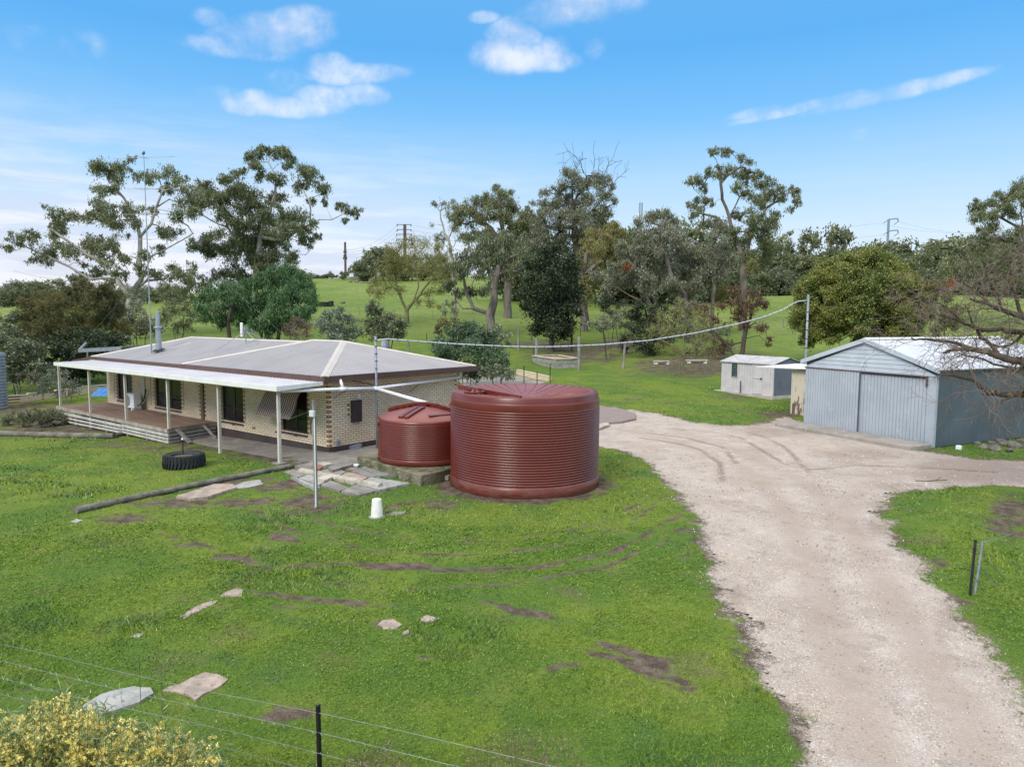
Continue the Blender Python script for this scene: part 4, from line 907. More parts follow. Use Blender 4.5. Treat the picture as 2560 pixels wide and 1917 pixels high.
# ------------------------------------------------------------------ large shed
M['apron'] = vmat('worn_concrete_apron', (.36, .32, .28), (.27, .24, .21), 1.1, .9, .3, 15, c=(.44, .41, .37))
SYAW = R_(-25.838); SO = np.array([15.29, 14.276, .05]); SW, SH, SAP, SD = 5.694, 2.786, .929, 8.3
shed = thing('large_shed', SO, 'large blue grey farm shed with double sliding doors and white roof', 'shed'); shed.rotation_euler = (0, 0, SYAW)
def su(x, y, z=0): c, s = math.cos(SYAW), math.sin(SYAW); return np.array([SO[0]+x*c-y*s, SO[1]+x*s+y*c, SO[2]+z])
def sinv(p): c, s = math.cos(SYAW), math.sin(SYAW); dx, dy = p[0]-SO[0], p[1]-SO[1]; return dx*c+dy*s, -dx*s+dy*c
LOCAL = True
def ribsheet(mb, x0, x1, y, z0, z1, pitch, gw=.03, gd=.028, axis='x'):
    """flat pans with narrow grooves; front face at y"""
    xs = []; n = max(1, round((x1-x0)/pitch)); p = (x1-x0)/n
    for i in range(n):
        a = x0+i*p; xs += [(a, y), (a+p-gw, y), (a+p-gw*.75, y+gd), (a+p-gw*.25, y+gd)]
    xs.append((x1, y)); k = len(xs)
    f = (lambda u, w, z: (u, w, z)) if axis == 'x' else (lambda u, w, z: (-w, u, z))
    vs = [f(u, w, z) for z in (z0, z1) for u, w in xs]+[f(u, y+.04, z) for z in (z0, z1) for u in (x0, x1)]
    fs = [(i, i+1, k+i+1, k+i) for i in range(k-1)]+[(2*k+1, 2*k, 2*k+2, 2*k+3), tuple(range(k))[::-1]+(2*k, 2*k+1), tuple(range(k, 2*k))+(2*k+3, 2*k+2), (0, k, 2*k+2, 2*k), (k-1, 2*k+1, 2*k+3, 2*k-1)]
    mb.add(vs, fs)
zb, zt = .0, 2.44
xm = -SW+2.67
mb = MB(); ribsheet(mb, -SW+.1, xm, -.1, .04, 2.42, .128); d1 = mb.build('sliding_door', M['shed_door'], shed)
mb = MB(); ribsheet(mb, xm-.1, -.33, -.02, .04, 2.36, .137); d2 = mb.build('sliding_door', M['shed_door'], shed)
MB().box(xm-.012, xm+.012, -.115, -.055, .04, 2.42).build('door_edge', M['shed_side'], d1)
mb = MB(); mb.box(-.32, 0.0, -.03, .1, -.05, 2.5); mb.box(-SW, -SW+.09, -.03, .1, -.05, 2.5); mb.build('corner_post', M['shed_door'], shed, split=True)
mb = MB(); mb.box(-SW+.02, -.3, -.13, .02, 2.43, 2.47); mb.box(-.35, -.3, -.1, -.03, 2.1, 2.43); mb.build('door_rail', M['pole_brown'], shed)
def gpoly(x0, x1, z0, zm, xa, za, y0, y1):
    P = [(x0, z0), (x1, z0), (x1, zm), (xa, za), (x0, zm)]
    return [(x, y0, z) for x, z in P]+[(x, y1, z) for x, z in P], [(0, 1, 2, 3, 4), (9, 8, 7, 6, 5)]+[(i, 5+i, 5+(i+1) % 5, (i+1) % 5) for i in range(5)]
zA = SH+SAP
mb = MB(); nb = 5; z0b = 2.47
for i in range(8):
    a = z0b+i*.165; b_ = a+.16
    if a > zA-.2: break
    def xl(z): return -SW/2-(SW/2+.05)*max(0., min(1., (zA-.12-z)/(zA-.12-SH+.3)))
    def xr(z): return -SW/2+(SW/2+.05)*max(0., min(1., (zA-.12-z)/(zA-.12-SH+.3)))
    for (l0, r0, l1, r1) in ((xl(a), -SW/2-.004, xl(b_), -SW/2-.004), (-SW/2+.004, xr(a), -SW/2+.004, xr(b_))):
        mb.add([(l0, -.055, a), (r0, -.055, a), (r1, -.035, b_), (l1, -.035, b_), (l0, .02, a), (r0, .02, a), (r1, .02, b_), (l1, .02, b_)], [(0, 1, 2, 3), (4, 7, 6, 5), (0, 4, 5, 1), (2, 6, 7, 3), (1, 5, 6, 2), (0, 3, 7, 4)])
mb.build('gable_boards', M['shed_board'], shed)
v, f = gpoly(-SW, 0, 2.3, SH-.1, -SW/2, zA-.12, .025, .06); mb = MB(); mb.add(v, f); mb.build('gable_backing', M['shed_side'], shed)
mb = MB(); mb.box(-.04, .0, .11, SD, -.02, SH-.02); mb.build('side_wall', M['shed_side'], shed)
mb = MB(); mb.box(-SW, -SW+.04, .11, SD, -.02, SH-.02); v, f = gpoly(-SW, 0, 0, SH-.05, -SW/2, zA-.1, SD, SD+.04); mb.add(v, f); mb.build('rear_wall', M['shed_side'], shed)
mb = MB()
for sgn in (-1, 1):
    xe = -SW/2+sgn*(SW/2+.16); ze = SH-.06; P = [(-SW/2, zA), (xe, ze), (xe, ze-.035), (-SW/2, zA-.035)]
    mb.add([(x, -.12, z) for x, z in P]+[(x, SD+.1, z) for x, z in P], [(0, 3, 2, 1), (4, 5, 6, 7), (0, 1, 5, 4), (1, 2, 6, 5), (2, 3, 7, 6), (3, 0, 4, 7)])
rf = mb.build('roof', M['shed_roof'], shed)
mb = MB()
for sgn in (-1, 1):
    xe = -SW/2+sgn*(SW/2+.17); P = [(-SW/2, zA+.03), (xe, SH-.03), (xe, SH-.2), (-SW/2, zA-.14)]
    mb.add([(x, -.17, z) for x, z in P]+[(x, -.125, z) for x, z in P], [(0, 3, 2, 1), (4, 5, 6, 7), (0, 1, 5, 4), (1, 2, 6, 5), (2, 3, 7, 6), (3, 0, 4, 7)])
mb.build('barge_board', M['shed_board'], rf)
mb = MB(); cap(mb, (-SW/2, -.15, zA+.005), (-SW/2, SD+.12, zA+.005), .16, .04); mb.build('ridge_capping', M['white_trim'], rf)
mb = MB(); mb.box(-SW-.35, .05, -1.3, -.125, -.28, .1); mb.build('apron', M['apron'], shed, bevel=.02)
MB().box(-SW+.05, -.05, .1, SD-.05, -.3, .02).build('floor', M['concrete'], shed)
LOCAL = False
# weathered cream lean-to between the sheds
lean = thing('lean_to', su(-SW-1.4, 2.4), 'small cream lean-to with peeling paint squeezed between the two sheds', 'lean-to')
LOCAL = True; lean.rotation_euler = (0, 0, SYAW); lo = -.08
mb = MB(); mb.box(-1.55, 1.35, 0, .06, lo-.1, 2.08); mb.box(-1.55, -1.49, .06, 2.2, lo-.1, 2.08); mb.box(-1.55, 1.35, 2.2, 2.26, lo-.1, 2.1); mb.build('wall', M['peel'], lean)
mb = MB(); mb.add([(-3.6, -.28, 2.12), (1.42, -.28, 2.27), (1.42, 2.5, 2.34), (-3.6, 2.5, 2.2), (-3.6, -.28, 2.07), (1.42, -.28, 2.22), (1.42, 2.5, 2.29), (-3.6, 2.5, 2.15)], [(0, 1, 2, 3), (4, 7, 6, 5), (0, 4, 5, 1), (1, 5, 6, 2), (2, 6, 7, 3), (3, 7, 4, 0)]); mb.build('roof', M['flat_white'], lean)
mb = MB(); mb.box(-1.58, -1.5, -.02, -.001, lo, 2.05); mb.box(-.9, -.84, -.02, -.001, lo, 1.2); mb.build('corner_trim', M['cream'], lean, split=True)
LOCAL = False
# small garden shed
M['louvre'] = vmat('dark_louvre_glass', (.05, .07, .065), (.09, .12, .11), 4, .2)
a = G(1932, 994, 0.1, True); b_ = G(1802.6, 973, .1, True)
ang = math.atan2(a[1]-b_[1], a[0]-b_[0]); L_ = math.hypot(a[0]-b_[0], a[1]-b_[1]); gzs = (a[2]+b_[2])/2
print('small shed', a, b_, math.degrees(ang), L_, depth(a), depth(b_))
HS = onplane(1933, 911, 1, a[1], True)[2]-gzs
gs = thing('garden_shed', (b_[0], b_[1], gzs), 'low pale sheet metal shed with louvred window beside the trees', 'shed'); gs.rotation_euler = (0, 0, ang)
LOCAL = True; dep = 2.5
mb = MB(); ribsheet(mb, 0, L_, 0, .0, HS, .2, .055, .03); mb.build('front_wall', M['small_wall'], gs)
mb = MB(); P = [(L_-.05, .045, 0), (L_, .045, 0), (L_, dep, 0), (L_-.05, dep, 0)]
n = 14
for i in range(n): y0 = .045+(dep-.045)*i/n; y1 = .045+(dep-.045)*(i+1)/n-.03; mb.box(L_-.05, L_, y0, y1, 0, HS); mb.box(L_-.05, L_-.02, y1, y1+.03, 0, HS)
mb.box(0, L_-.06, dep-.05, dep, 0, HS); mb.box(0, .04, .045, dep-.06, 0, HS); mb.build('side_wall', M['small_side'], gs)
v = [(-.06, -.1, HS), (-.06, dep/2, HS+.36), (-.06, dep+.1, HS), (L_+.06, -.1, HS), (L_+.06, dep/2, HS+.36), (L_+.06, dep+.1, HS)]; v += [(x, y, z-.04) for x, y, z in v]
mb = MB(); mb.add(v, [(0, 3, 4, 1), (1, 4, 5, 2), (6, 7, 10, 9), (7, 8, 11, 10), (0, 6, 9, 3), (2, 5, 11, 8), (0, 1, 7, 6), (1, 2, 8, 7), (3, 9, 10, 4), (4, 10, 11, 5)]); mb.build('roof', M['small_roof'], gs)
mb = MB(); mb.add([(0.01, .03, HS-.03), (.01, dep-.03, HS-.03), (.01, dep/2, HS+.3), (.03, .03, HS-.03), (.03, dep-.03, HS-.03), (.03, dep/2, HS+.3)], [(0, 2, 1), (3, 4, 5), (0, 1, 4, 3), (1, 2, 5, 4), (2, 0, 3, 5)])
mb.add([(L_-.03, .03, HS-.03), (L_-.03, dep-.03, HS-.03), (L_-.03, dep/2, HS+.3), (L_-.01, .03, HS-.03), (L_-.01, dep-.03, HS-.03), (L_-.01, dep/2, HS+.3)], [(0, 2, 1), (3, 4, 5), (0, 1, 4, 3), (1, 2, 5, 4), (2, 0, 3, 5)]); mb.build('gable', M['small_side'], gs)
s1 = L_/720.0
wx0, wx1 = (375-235)*s1*1.08, (452-235)*s1*1.08
w = MB(); w.box(wx0-.05, wx0, -.03, .02, HS*.5, HS-.05); w.box(wx1, wx1+.05, -.03, .02, HS*.5, HS-.05); w.box(wx0, wx1, -.03, .02, HS*.5-.05, HS*.5); w.box(wx0, wx1, -.03, .02, HS-.09, HS-.05); wf = w.build('window', M['cream'], gs)
w = MB()
for i in range(5): z = HS*.5+.04+i*(HS*.5-.15)/5; w.add([(wx0, -.045, z), (wx1, -.045, z), (wx1, -.022, z+.1), (wx0, -.022, z+.1)], [(0, 1, 2, 3)])
w.build('louvre', M['louvre'], wf); MB().box(wx0, wx1, -.018, -.003, HS*.5, HS-.09).build('backing', M['dark'], wf)
dx0, dx1 = (690-235)*s1*1.0, (815-235)*s1*1.0
dm2 = MB(); ribsheet(dm2, dx0, dx1, -.035, .05, HS-.06, .14, .025, .012); dd = dm2.build('door', M['small_wall'], gs)
mb = MB(); mb.box(dx0-.05, dx0-.005, -.05, -.005, .04, HS-.04); mb.box(dx0, dx1, -.06, -.036, HS*.52, HS*.52+.05); mb.build('door_frame', M['small_wall'], dd)
MB().box(dx1-.1, dx1-.02, -.09, -.061, HS*.5, HS*.55).build('latch', M['dark'], dd)
MB().box(-.6, L_+.1, -.18, dep+.1, -.35, -.005).build('base_slab', M['concrete_light'], gs)
LOCAL = False
def on(x, y, dz=0.0): p = G(x, y); return (float(p[0]), float(p[1]), float(gzf(p[0], p[1]))+dz)
# stones and rubble along the shed side
k = 0
for (x, y, r) in ((2125, 968, .16), (2148, 972, .22), (2170, 962, .2), (2192, 966, .25), (2140, 958, .14), (2208, 958, .2), (2110, 960, .13), (2180, 975, .15), (2160, 955, .18)):
    p = on(x, y); k += 1
    o = rock_mesh((p[0], p[1], p[2]+r*.3), (r, r*.8, r*.7), 100+k).build('rock', M['rock']); tag(o, 'rough grey lump of rubble piled against the shed side wall', 'rock', 'rubble along the shed wall')
p = on(2070, 970); o = MB().box(p[0]-.09, p[0]+.09, p[1]-.09, p[1]+.09, p[2]-.02, p[2]+.14).build('bait_box', M['pvc'], bevel=.02); tag(o, 'small pale box on the ground near the front corner of the large shed', 'box')
# ------------------------------------------------------------------ logs and slabs in the yard
def log(pa, pb, r, label, m='log', group='log garden edging', seed=1, sag=0.0):
    a = np.array(on(*pa)); b_ = np.array(on(*pb)); n = 14; g = np.random.default_rng(seed); pts = []; rr = []
    for i in range(n+1):
        t = i/n; p = a+(b_-a)*t; p[2] = gzf(p[0], p[1])+r*.75; p[:2] += g.normal(0, .012, 2); pts.append(p); rr.append(r*(1-.12*t)*(1+g.normal(0, .04)))
    o = MB().tube(pts, rr, 12).build('log', M[m], smooth=False); return tag(o, label, 'log', group)
log((162, 1108), (420, 1052), .082, 'nearer half of the long grey log line edging the lawn', seed=1)
log((420, 1052), (665, 1003), .082, 'farther half of the long grey log line, ending by the paving', seed=2)
log((650, 1022), (823, 1056), .1, 'pale lichened log lying across the broken paving', 'log_light', None, seed=3)
log((-60, 938), (118, 944), .12, 'left log of the garden bed edging in front of the deck', seed=4)
log((118, 944), (247, 946), .12, 'right log of the garden bed edging in front of the deck', seed=5)
log((247, 944), (318, 928), .09, 'short thin log running up to the deck corner', seed=6)
def slab(poly, m, label, cat='paving slab', dz=.018, th=.08, group=None, flat=False, name='paving_slab'):
    P = [G(x, y)[:2] for x, y in poly]; gj = np.random.default_rng(int(abs(P[0][0]*1000))); Q = []
    for a_, b_ in zip(P, P[1:]+P[:1]):
        L_ = np.linalg.norm(b_-a_); k_ = max(1, int(L_/.09)); nr = np.array([-(b_-a_)[1], (b_-a_)[0]])/(L_+1e-6)
        for i_ in range(k_): Q.append(a_+(b_-a_)*i_/k_+nr*gj.normal(0, .013))
    P = Q; return drape(name, P, M[m] if isinstance(m, str) else m, dz, th, label, cat, group, flat=flat)
slab([(382, 1076), (462, 1050), (498, 1049), (512, 1057), (448, 1078), (410, 1082)], 'slab_pink', 'pair of pinkish pavers beside the long log', dz=.07, th=.12)
slab([(497, 1052), (530, 1041), (560, 1036), (568, 1046), (540, 1053), (512, 1056)], 'slab_grey', 'pale grey paver next to the pink pavers by the log')
slab([(152, 1127), (165, 1121), (178, 1124), (166, 1129)], 'slab_grey', 'tiny pale stone just below the end of the long log')
fl = ['first', 'second']
for i, (pl_, m_) in enumerate((([(615, 1021), (652, 1013), (668, 1024), (642, 1034)], 'concrete'), ([(645, 1035), (670, 1025), (712, 1040), (690, 1050)], 'slab_grey'), ([(672, 1024), (722, 1012), (748, 1022), (716, 1039)], 'concrete'), ([(694, 1051), (715, 1041), (752, 1057), (733, 1064)], 'concrete'),
       ([(720, 1038), (752, 1023), (796, 1034), (765, 1049)], 'slab_pink'), ([(737, 1065), (768, 1051), (815, 1064), (776, 1073)], 'concrete'), ([(757, 1021), (795, 1010), (850, 1030), (800, 1034)], 'concrete'), ([(770, 1049), (802, 1035), (884, 1048), (820, 1063)], 'slab_grey'), ([(630, 1008), (700, 998), (745, 1008), (672, 1021)], 'concrete'), ([(700, 997), (760, 990), (790, 1007), (750, 1010)], 'concrete'), ([(628, 1034), (640, 1037), (690, 1058), (680, 1061)], 'slab_grey'))):
    slab(pl_, m_, 'broken stained concrete flagstone in the paving beside the medium tank', group='broken flagstones by the tanks', dz=.045+.004*i)
slab([(687, 1040), (702, 1034), (717, 1038), (700, 1047)], 'concrete_light', 'small loose pale brick beside the lichened log', 'brick', .12, .1, name='brick')
slab([(672, 1015), (682, 1009), (700, 1013), (690, 1020)], 'brick_red', 'loose red brick on the paving', 'brick', .11, .09, name='brick')
slab([(686, 1010), (700, 1006), (719, 1010), (702, 1015)], 'concrete_light', 'loose pale brick lying against the red brick', 'brick', .14, .1, name='brick')
slab([(708, 1018), (756, 1006), (762, 1010), (718, 1024)], 'timber_grey', 'short weathered plank ending at the white tap', 'plank', .12, .08, name='plank')
slab([(387, 1334), (405, 1322), (440, 1303), (464, 1298), (465, 1304), (430, 1321), (400, 1336)], 'slab_pink', 'long narrow pinkish stepping stone set in the lawn', 'stepping stone', group='stepping stones', name='stepping_stone')
slab([(474, 1290), (490, 1278), (512, 1270), (526, 1275), (523, 1287), (500, 1291)], 'slab_pink', 'rounded pinkish stepping stone above the narrow one', 'stepping stone', group='stepping stones', name='stepping_stone')
slab([(285, 1377), (293, 1369), (310, 1368), (300, 1377)], 'slab_grey', 'small pale stepping stone alone in the left lawn', 'stepping stone', group='stepping stones', name='stepping_stone')
slab([(908, 1335), (920, 1329), (950, 1336), (932, 1345), (912, 1341)], 'slab_pink', 'small square pale stone right of the crumbling round patch', 'stepping stone', group='stepping stones', name='stepping_stone')
slab([(868, 1366), (880, 1361), (884, 1368), (872, 1372)], 'slab_pink', 'tiny pinkish stone below the crumbling round patch', 'stepping stone', group='stepping stones', name='stepping_stone')
slab([(815, 1350), (826, 1340), (850, 1338), (868, 1348), (858, 1358), (830, 1360)], 'slab_pink', 'crumbling round stone patch in the middle of the lawn', 'stepping stone', .015, .05, group='stepping stones', name='stepping_stone')
slab([(176, 1535), (200, 1515), (240, 1495), (290, 1485), (325, 1488), (333, 1500), (300, 1520), (250, 1537), (210, 1546), (185, 1543)], 'slab_grey', 'large rounded pale concrete slab behind the wattle bush', dz=.03, th=.1)
slab([(350, 1492), (400, 1474), (442, 1453), (470, 1458), (492, 1468), (470, 1485), (440, 1500), (425, 1512), (400, 1500)], 'slab_pink', 'cracked pinkish rectangular slab next to the rounded slab', dz=.022, th=.1)
slab([(832, 1112), (850, 1106), (876, 1105), (872, 1111), (850, 1115)], 'concrete', 'flat grey stone beside the white bucket shaped cover')
slab([(1292, 917), (1312, 915), (1316, 919), (1292, 927)], 'concrete_light', 'thin concrete edge strip poking out behind the large tank', dz=.06)
# brick paved area behind the large tank
def paver():
    m, nt, b, co, out = new_mat('brick_paving'); br = nd(nt, 'ShaderNodeTexBrick', {'Vector': co, 'Color1': c4((.3, .24, .22)), 'Color2': c4((.25, .2, .19)), 'Mortar': c4((.14, .12, .1)), 'Scale': 1, 'Mortar Size': .01, 'Brick Width': .23, 'Row Height': .11})
    setb(nt, b, col=br.outputs[0], rough=.9); return m
slab([(1180, 882), (1290, 878), (1340, 884), (1372, 893), (1372, 905), (1340, 912), (1292, 915), (1180, 930)], paver(), 'oval brick paved area behind the large tank', 'paving', .04, .1, name='brick_paving')
# hoses
def hose(px_, m, label, r=.014):
    pts = [np.array(on(x, y, r+.05+z)) for x, y, z in px_]; return tag(MB().tube(pts, r, 7).build('hose', M[m], smooth=True), label, 'hose')
hp = lambda X, Y: ((700+X/4.809)/K, (940+Y/4.809)/K)
hose([(*hp(920, 1115), .02), (*hp(1000, 1150), 0), (*hp(1100, 1195), 0), (*hp(1200, 1228), 0), (*hp(1300, 1246), 0), (*hp(1400, 1240), 0), (*hp(1500, 1213), .02), (*hp(1580, 1192), .05), (*hp(1650, 1188), .05), (*hp(1800, 1206), .0), (*hp(1980, 1222), 0)], 'hose_green', 'thin green hose curving over the paving below the tanks')
hose([(*hp(1650, 1188), .05), (*hp(1700, 1150), .06), (*hp(1800, 1105), .1), (*hp(1920, 1080), .12), (*hp(2040, 1076), .12)], 'hose_blue', 'blue hose branching up from the green hose to the large tank')
p = on(*hp(920, 1110)); tp = thing('hose_tap', p, 'white tap fitting where the green hose starts', 'tap')
mb = MB(); mb.tube([(p[0]-.1, p[1], p[2]+.08), (p[0]+.1, p[1], p[2]+.1)], .05, 10); mb.tube([(p[0], p[1], p[2]), (p[0], p[1], p[2]+.14)], .035, 8); mb.build('body', M['white_plastic'], tp, smooth=True)
MB().tube([(p[0]+.09, p[1], p[2]+.1), (p[0]+.15, p[1], p[2]+.08)], .025, 8).build('valve', M['dark'], tp)
p = on(*hp(1900, 1240)); o = MB().bar((p[0]-.35, p[1]-.1, p[2]+.08), (p[0]+.35, p[1]+.1, p[2]+.08), .15, .12).build('timber_block', M['timber_grey']); tag(o, 'short grey timber block tucked against the large tank', 'block')
# ------------------------------------------------------------------ single yard items
p = on(814, 1116); dr = thing('vent_cover', p, 'white upturned bucket shaped cover standing on the lawn', 'cover')
MB().lathe([(.13, 0), (.145, .02), (.135, .045), (.108, .39), (.098, .415), (.06, .425), (.005, .425)], p, 28).build('cover', M['bone'], dr, smooth=True)
MB().lathe([(.19, -.03), (.19, .015), (.15, .02), (.01, .02)], p, 20).build('collar', M['concrete'], dr)
p = on(683, 1097); pt = thing('timber_post', p, 'old grey timber post with a small white box, in front of the house', 'post')
t = onplane(683, 865, 1, p[1])[2]
mb = MB(); mb.bar((p[0], p[1], p[2]-.2), (p[0]-.02, p[1], t), .07, .06); mb.build('shaft', M['timber_grey'], pt)
zb = onplane(685, 893, 1, p[1])[2]
MB().box(p[0]-.06, p[0]+.1, p[1]-.11, p[1]-.045, zb-.07, zb+.07).build('junction_box', M['white_plastic'], pt, bevel=.01)
MB().tube([(p[0]+.058, p[1]-.05, zb-.07), (p[0]+.062, p[1]-.05, p[2]+.05)], .014, 6).build('conduit', M['pvc'], pt)
MB().tube([(p[0]-.03, p[1]-.05, zb-.07), (p[0]-.07, p[1]-.06, zb-.3), (p[0]-.055, p[1]-.05, zb-.5)], .008, 5).build('cable', M['dark'], pt)
# tyre planter
p = on(398, 1008); ty = thing('tyre_planter', p, 'big black tractor tyre lying flat as a planter on the lawn', 'tyre'); Rt = .66
dL = G(350, 1000); dR = G(446, 1000); Dt = depth(p); Rt = (446-350)*K/FOC*Dt/2*.84; print('tyre R', Rt)
hh = .4
prof = [(Rt*.62, .02), (Rt*.86, 0), (Rt*.97, .05), (Rt, .12), (Rt, hh-.1), (Rt*.96, hh-.03), (Rt*.84, hh), (Rt*.66, hh-.02), (Rt*.6, hh-.07), (Rt*.62, .1)]
MB().lathe(prof, p, 64, cap=False).build('carcass', M['rubber'], ty, smooth=True)
mb = MB()
for i in range(34):
    a = 2*math.pi*i/34; b2 = a+.1
    def ra(q, r, z): return (p[0]+r*math.cos(q), p[1]+r*math.sin(q), p[2]+z)
    mb.bar(ra(a, Rt*.98, .03), ra(b2, Rt*1.012, hh*.5), .065, .06); mb.bar(ra(b2, Rt*1.012, hh*.5), ra(b2-.02, Rt*.975, hh-.02), .065, .05); mb.bar(ra(b2-.02, Rt*.97, hh-.02), ra(b2-.03, Rt*.84, hh+.005), .06, .03)
mb.build('tread_lug', M['rubber'], ty)
MB().lathe([(Rt*.64, 0), (Rt*.64, hh-.09), (.01, hh-.03)], p, 32).build('soil', M['soil'], ty)
p2 = (p[0]-.05, p[1], p[2]+hh-.1)
spk = thing('garden_tap', p2, 'thin tap standpipe sticking up from the tyre planter', 'tap')
MB().tube([p2, (p2[0], p2[1], p2[2]+.52)], .018, 8).build('riser', M['black_steel'], spk)
mb = MB(); mb.tube([(p2[0]-.05, p2[1], p2[2]+.54), (p2[0]+.06, p2[1]-.02, p2[2]+.54)], .022, 8); mb.tube([(p2[0], p2[1], p2[2]+.52), (p2[0], p2[1], p2[2]+.6)], .012, 6); mb.build('tap_head', M['white_plastic'], spk)
# garden bed rocks
for i, (x, y, r) in enumerate(((268, 925, .42), (300, 920, .3), (240, 930, .28), (250, 912, .34), (125, 918, .22), (160, 912, .2), (185, 905, .26), (235, 900, .24), (98, 922, .2), (60, 905, .25), (215, 915, .18), (283, 932, .2))):
    p = on(x, y); o = rock_mesh((p[0], p[1], p[2]+r*.35), (r*1.2, r, r*.8), 200+i).build('rock', M['rock']); tag(o, 'largest dark boulder at the deck corner of the garden bed' if i == 0 else 'dark field stone lying in the garden bed left of the deck', 'rock', None if i == 0 else 'stones in the garden bed')
# low brick wall behind the veranda's left end
P = [G(x, y) for x, y in ((-60, 884), (0, 873), (60, 866), (120, 858), (180, 850), (236, 843), (262, 839))]
bw = thing('low_brick_wall', P[3], 'low curved brick garden wall running behind the left end of the deck', 'wall')
mb = MB(); mc = MB()
for a, b2 in zip(P[:-1], P[1:]):
    z = (gzf(a[0], a[1])+gzf(b2[0], b2[1]))/2; mb.bar((a[0], a[1], z+.1), (b2[0], b2[1], z+.1), .2, .5); mc.bar((a[0], a[1], z+.38), (b2[0], b2[1], z+.38), .24, .05)
mb.build('wall', M['brick_front'], bw); mc.build('capping', M['concrete_light'], bw)
# canopy with steel beam far left behind the roof
q0 = at(170, 757, 42); q1 = at(262, 752, 42); q2 = at(336, 745, 47); gq = gzf(q0[0], q0[1])
cn_ = thing('shade_canopy', (q0[0], q0[1], gq), 'blue grey steel framed lean-to canopy behind the left end of the house', 'canopy')
mb = MB(); mb.bar(q0, q1, .12, .22); mb.bar(q1+np.array([0, 0, .08]), q2, .1, .1); mb.bar(q0, q0+np.array([-.15, .5, .45]), .1, .1); mb.build('beam', M['galv'], cn_)
bd = np.array([HF[0], HF[1], 0])*3
mb = MB(); t3 = [q0+[0, 0, .1], q1+[0, 0, .1], q1+bd+[0, 0, -.1], q0+bd+[0, 0, -.1]]; mb.add(t3+[p-[0, 0, .04] for p in t3], [(0, 1, 2, 3), (4, 7, 6, 5), (0, 4, 5, 1), (1, 5, 6, 2), (2, 6, 7, 3), (3, 7, 4, 0)]); mb.build('roof_sheet', M['small_side'], cn_)
mb = MB()
for q in (q0+(q1-q0)*.2, q0+(q1-q0)*.75, q1+bd, q0+bd): mb.tube([(q[0], q[1], gzf(q[0], q[1])-.1), (q[0], q[1], q[2])], .05, 8)
mb.build('canopy_post', M['galv'], cn_, split=True)
q = at(225, 812, 40.5); w_ = np.array([HR[0], HR[1], 0])
tz = gzf(q[0], q[1])
tarp = thing('blue_sheet_stack', (q[0], q[1], tz), 'stack of blue corrugated sheets lying in the grass beyond the deck', 'sheets')
mb = MB()
for i in range(6):
    a = q-w_*.9+w_*i*.3; mb.add([a+[0, 0, tz-a[2]+.02], a+w_*.28+[0, 0, tz-a[2]+.02], a+w_*.28+bd*.35+[0, 0, tz-a[2]+.42], a+bd*.35+[0, 0, tz-a[2]+.42], a+[0, 0, tz-a[2]], a+w_*.28+[0, 0, tz-a[2]], a+w_*.28+bd*.35+[0, 0, tz-a[2]+.36], a+bd*.35+[0, 0, tz-a[2]+.36]], [(0, 1, 2, 3), (4, 7, 6, 5), (0, 4, 5, 1), (1, 5, 6, 2), (2, 6, 7, 3), (3, 7, 4, 0)])
mb.build('sheet', M['lamp_blue'], tarp)
q = at(-22, 822, 36); gq = gzf(q[0], q[1]); gt = thing('grey_water_tank', (q[0], q[1], gq), 'old grey corrugated tank cut off by the left edge of the photo', 'water tank')
zt = at(0, 762, 36)[2]
MB().lathe([(.85, -.1)]+ribprofile(.85, 0, zt-gq-.1, 18, .02)+[(.84, zt-gq), (.02, zt-gq+.1)], (q[0]-.15, q[1]-.1, gq), 40, cap=False).build('body', M['steel_dull'], gt, smooth=True)
# ------------------------------------------------------------------ posts, planter and fences behind the house
posts = [((1092, 814), 760, .11, 'grey round post nearest the back corner of the house'), ((1119, 757), 712, .1, 'grey round post left of the shorter one behind the garden bed'), ((1158, 775), 729, .15, 'stout short grey post at the far end of the raised garden bed'), ((1191, 748), 710, .1, 'leaning grey post farthest back behind the garden bed'),
         ((1250, 801), 726, .12, 'tallest grey round post at the right corner of the raised garden bed'), ((1345, 795), 742, .11, 'slanting grey post standing alone right of the garden bed'), ((882, 764), 738, .1, 'short grey post showing above the house roof')]
for i, ((x, y), ty_, r, lb) in enumerate(posts):
    p = on(x, y); t = at(x+(5 if i in (3, 5) else 0), ty_, depth(p)); r = r*.9
    o = MB().tube([(p[0], p[1], p[2]-.2), tuple(p[:3]+(np.array(t)-np.array(p))*.5), tuple(t)], [r, r*.97, r*.92], 10).build('timber_post', M['timber_grey']); tag(o, lb, 'post', 'old round timber posts')
P = [G(x, y)[:2] for x, y in ((1151, 781), (1197, 796), (1246, 794), (1205, 778))]
rb = thing('raised_garden_bed', (*P[1], gzf(*P[1])), 'rectangular timber raised garden bed filled with mulch', 'garden bed')
zb = max(gzf(*p) for p in P)+.42; mb = MB(); mc = MB()
for a, b2 in zip(P, P[1:]+P[:1]):
    for k in range(2): mb.bar((a[0], a[1], zb-.62+.38*k), (b2[0], b2[1], zb-.62+.38*k), .07, .35)
    mc.bar((a[0], a[1], zb), (b2[0], b2[1], zb), .24, .05)
mb.build('side_board', M['planter'], rb); mc.build('capping', M['planter_cap'], rb)
MB().prism(P, zb-.5, zb-.1).build('mulch', M['sand'], rb)
for i, (x, y, ty_) in enumerate(((1021/4.809, 776, 0), )): pass
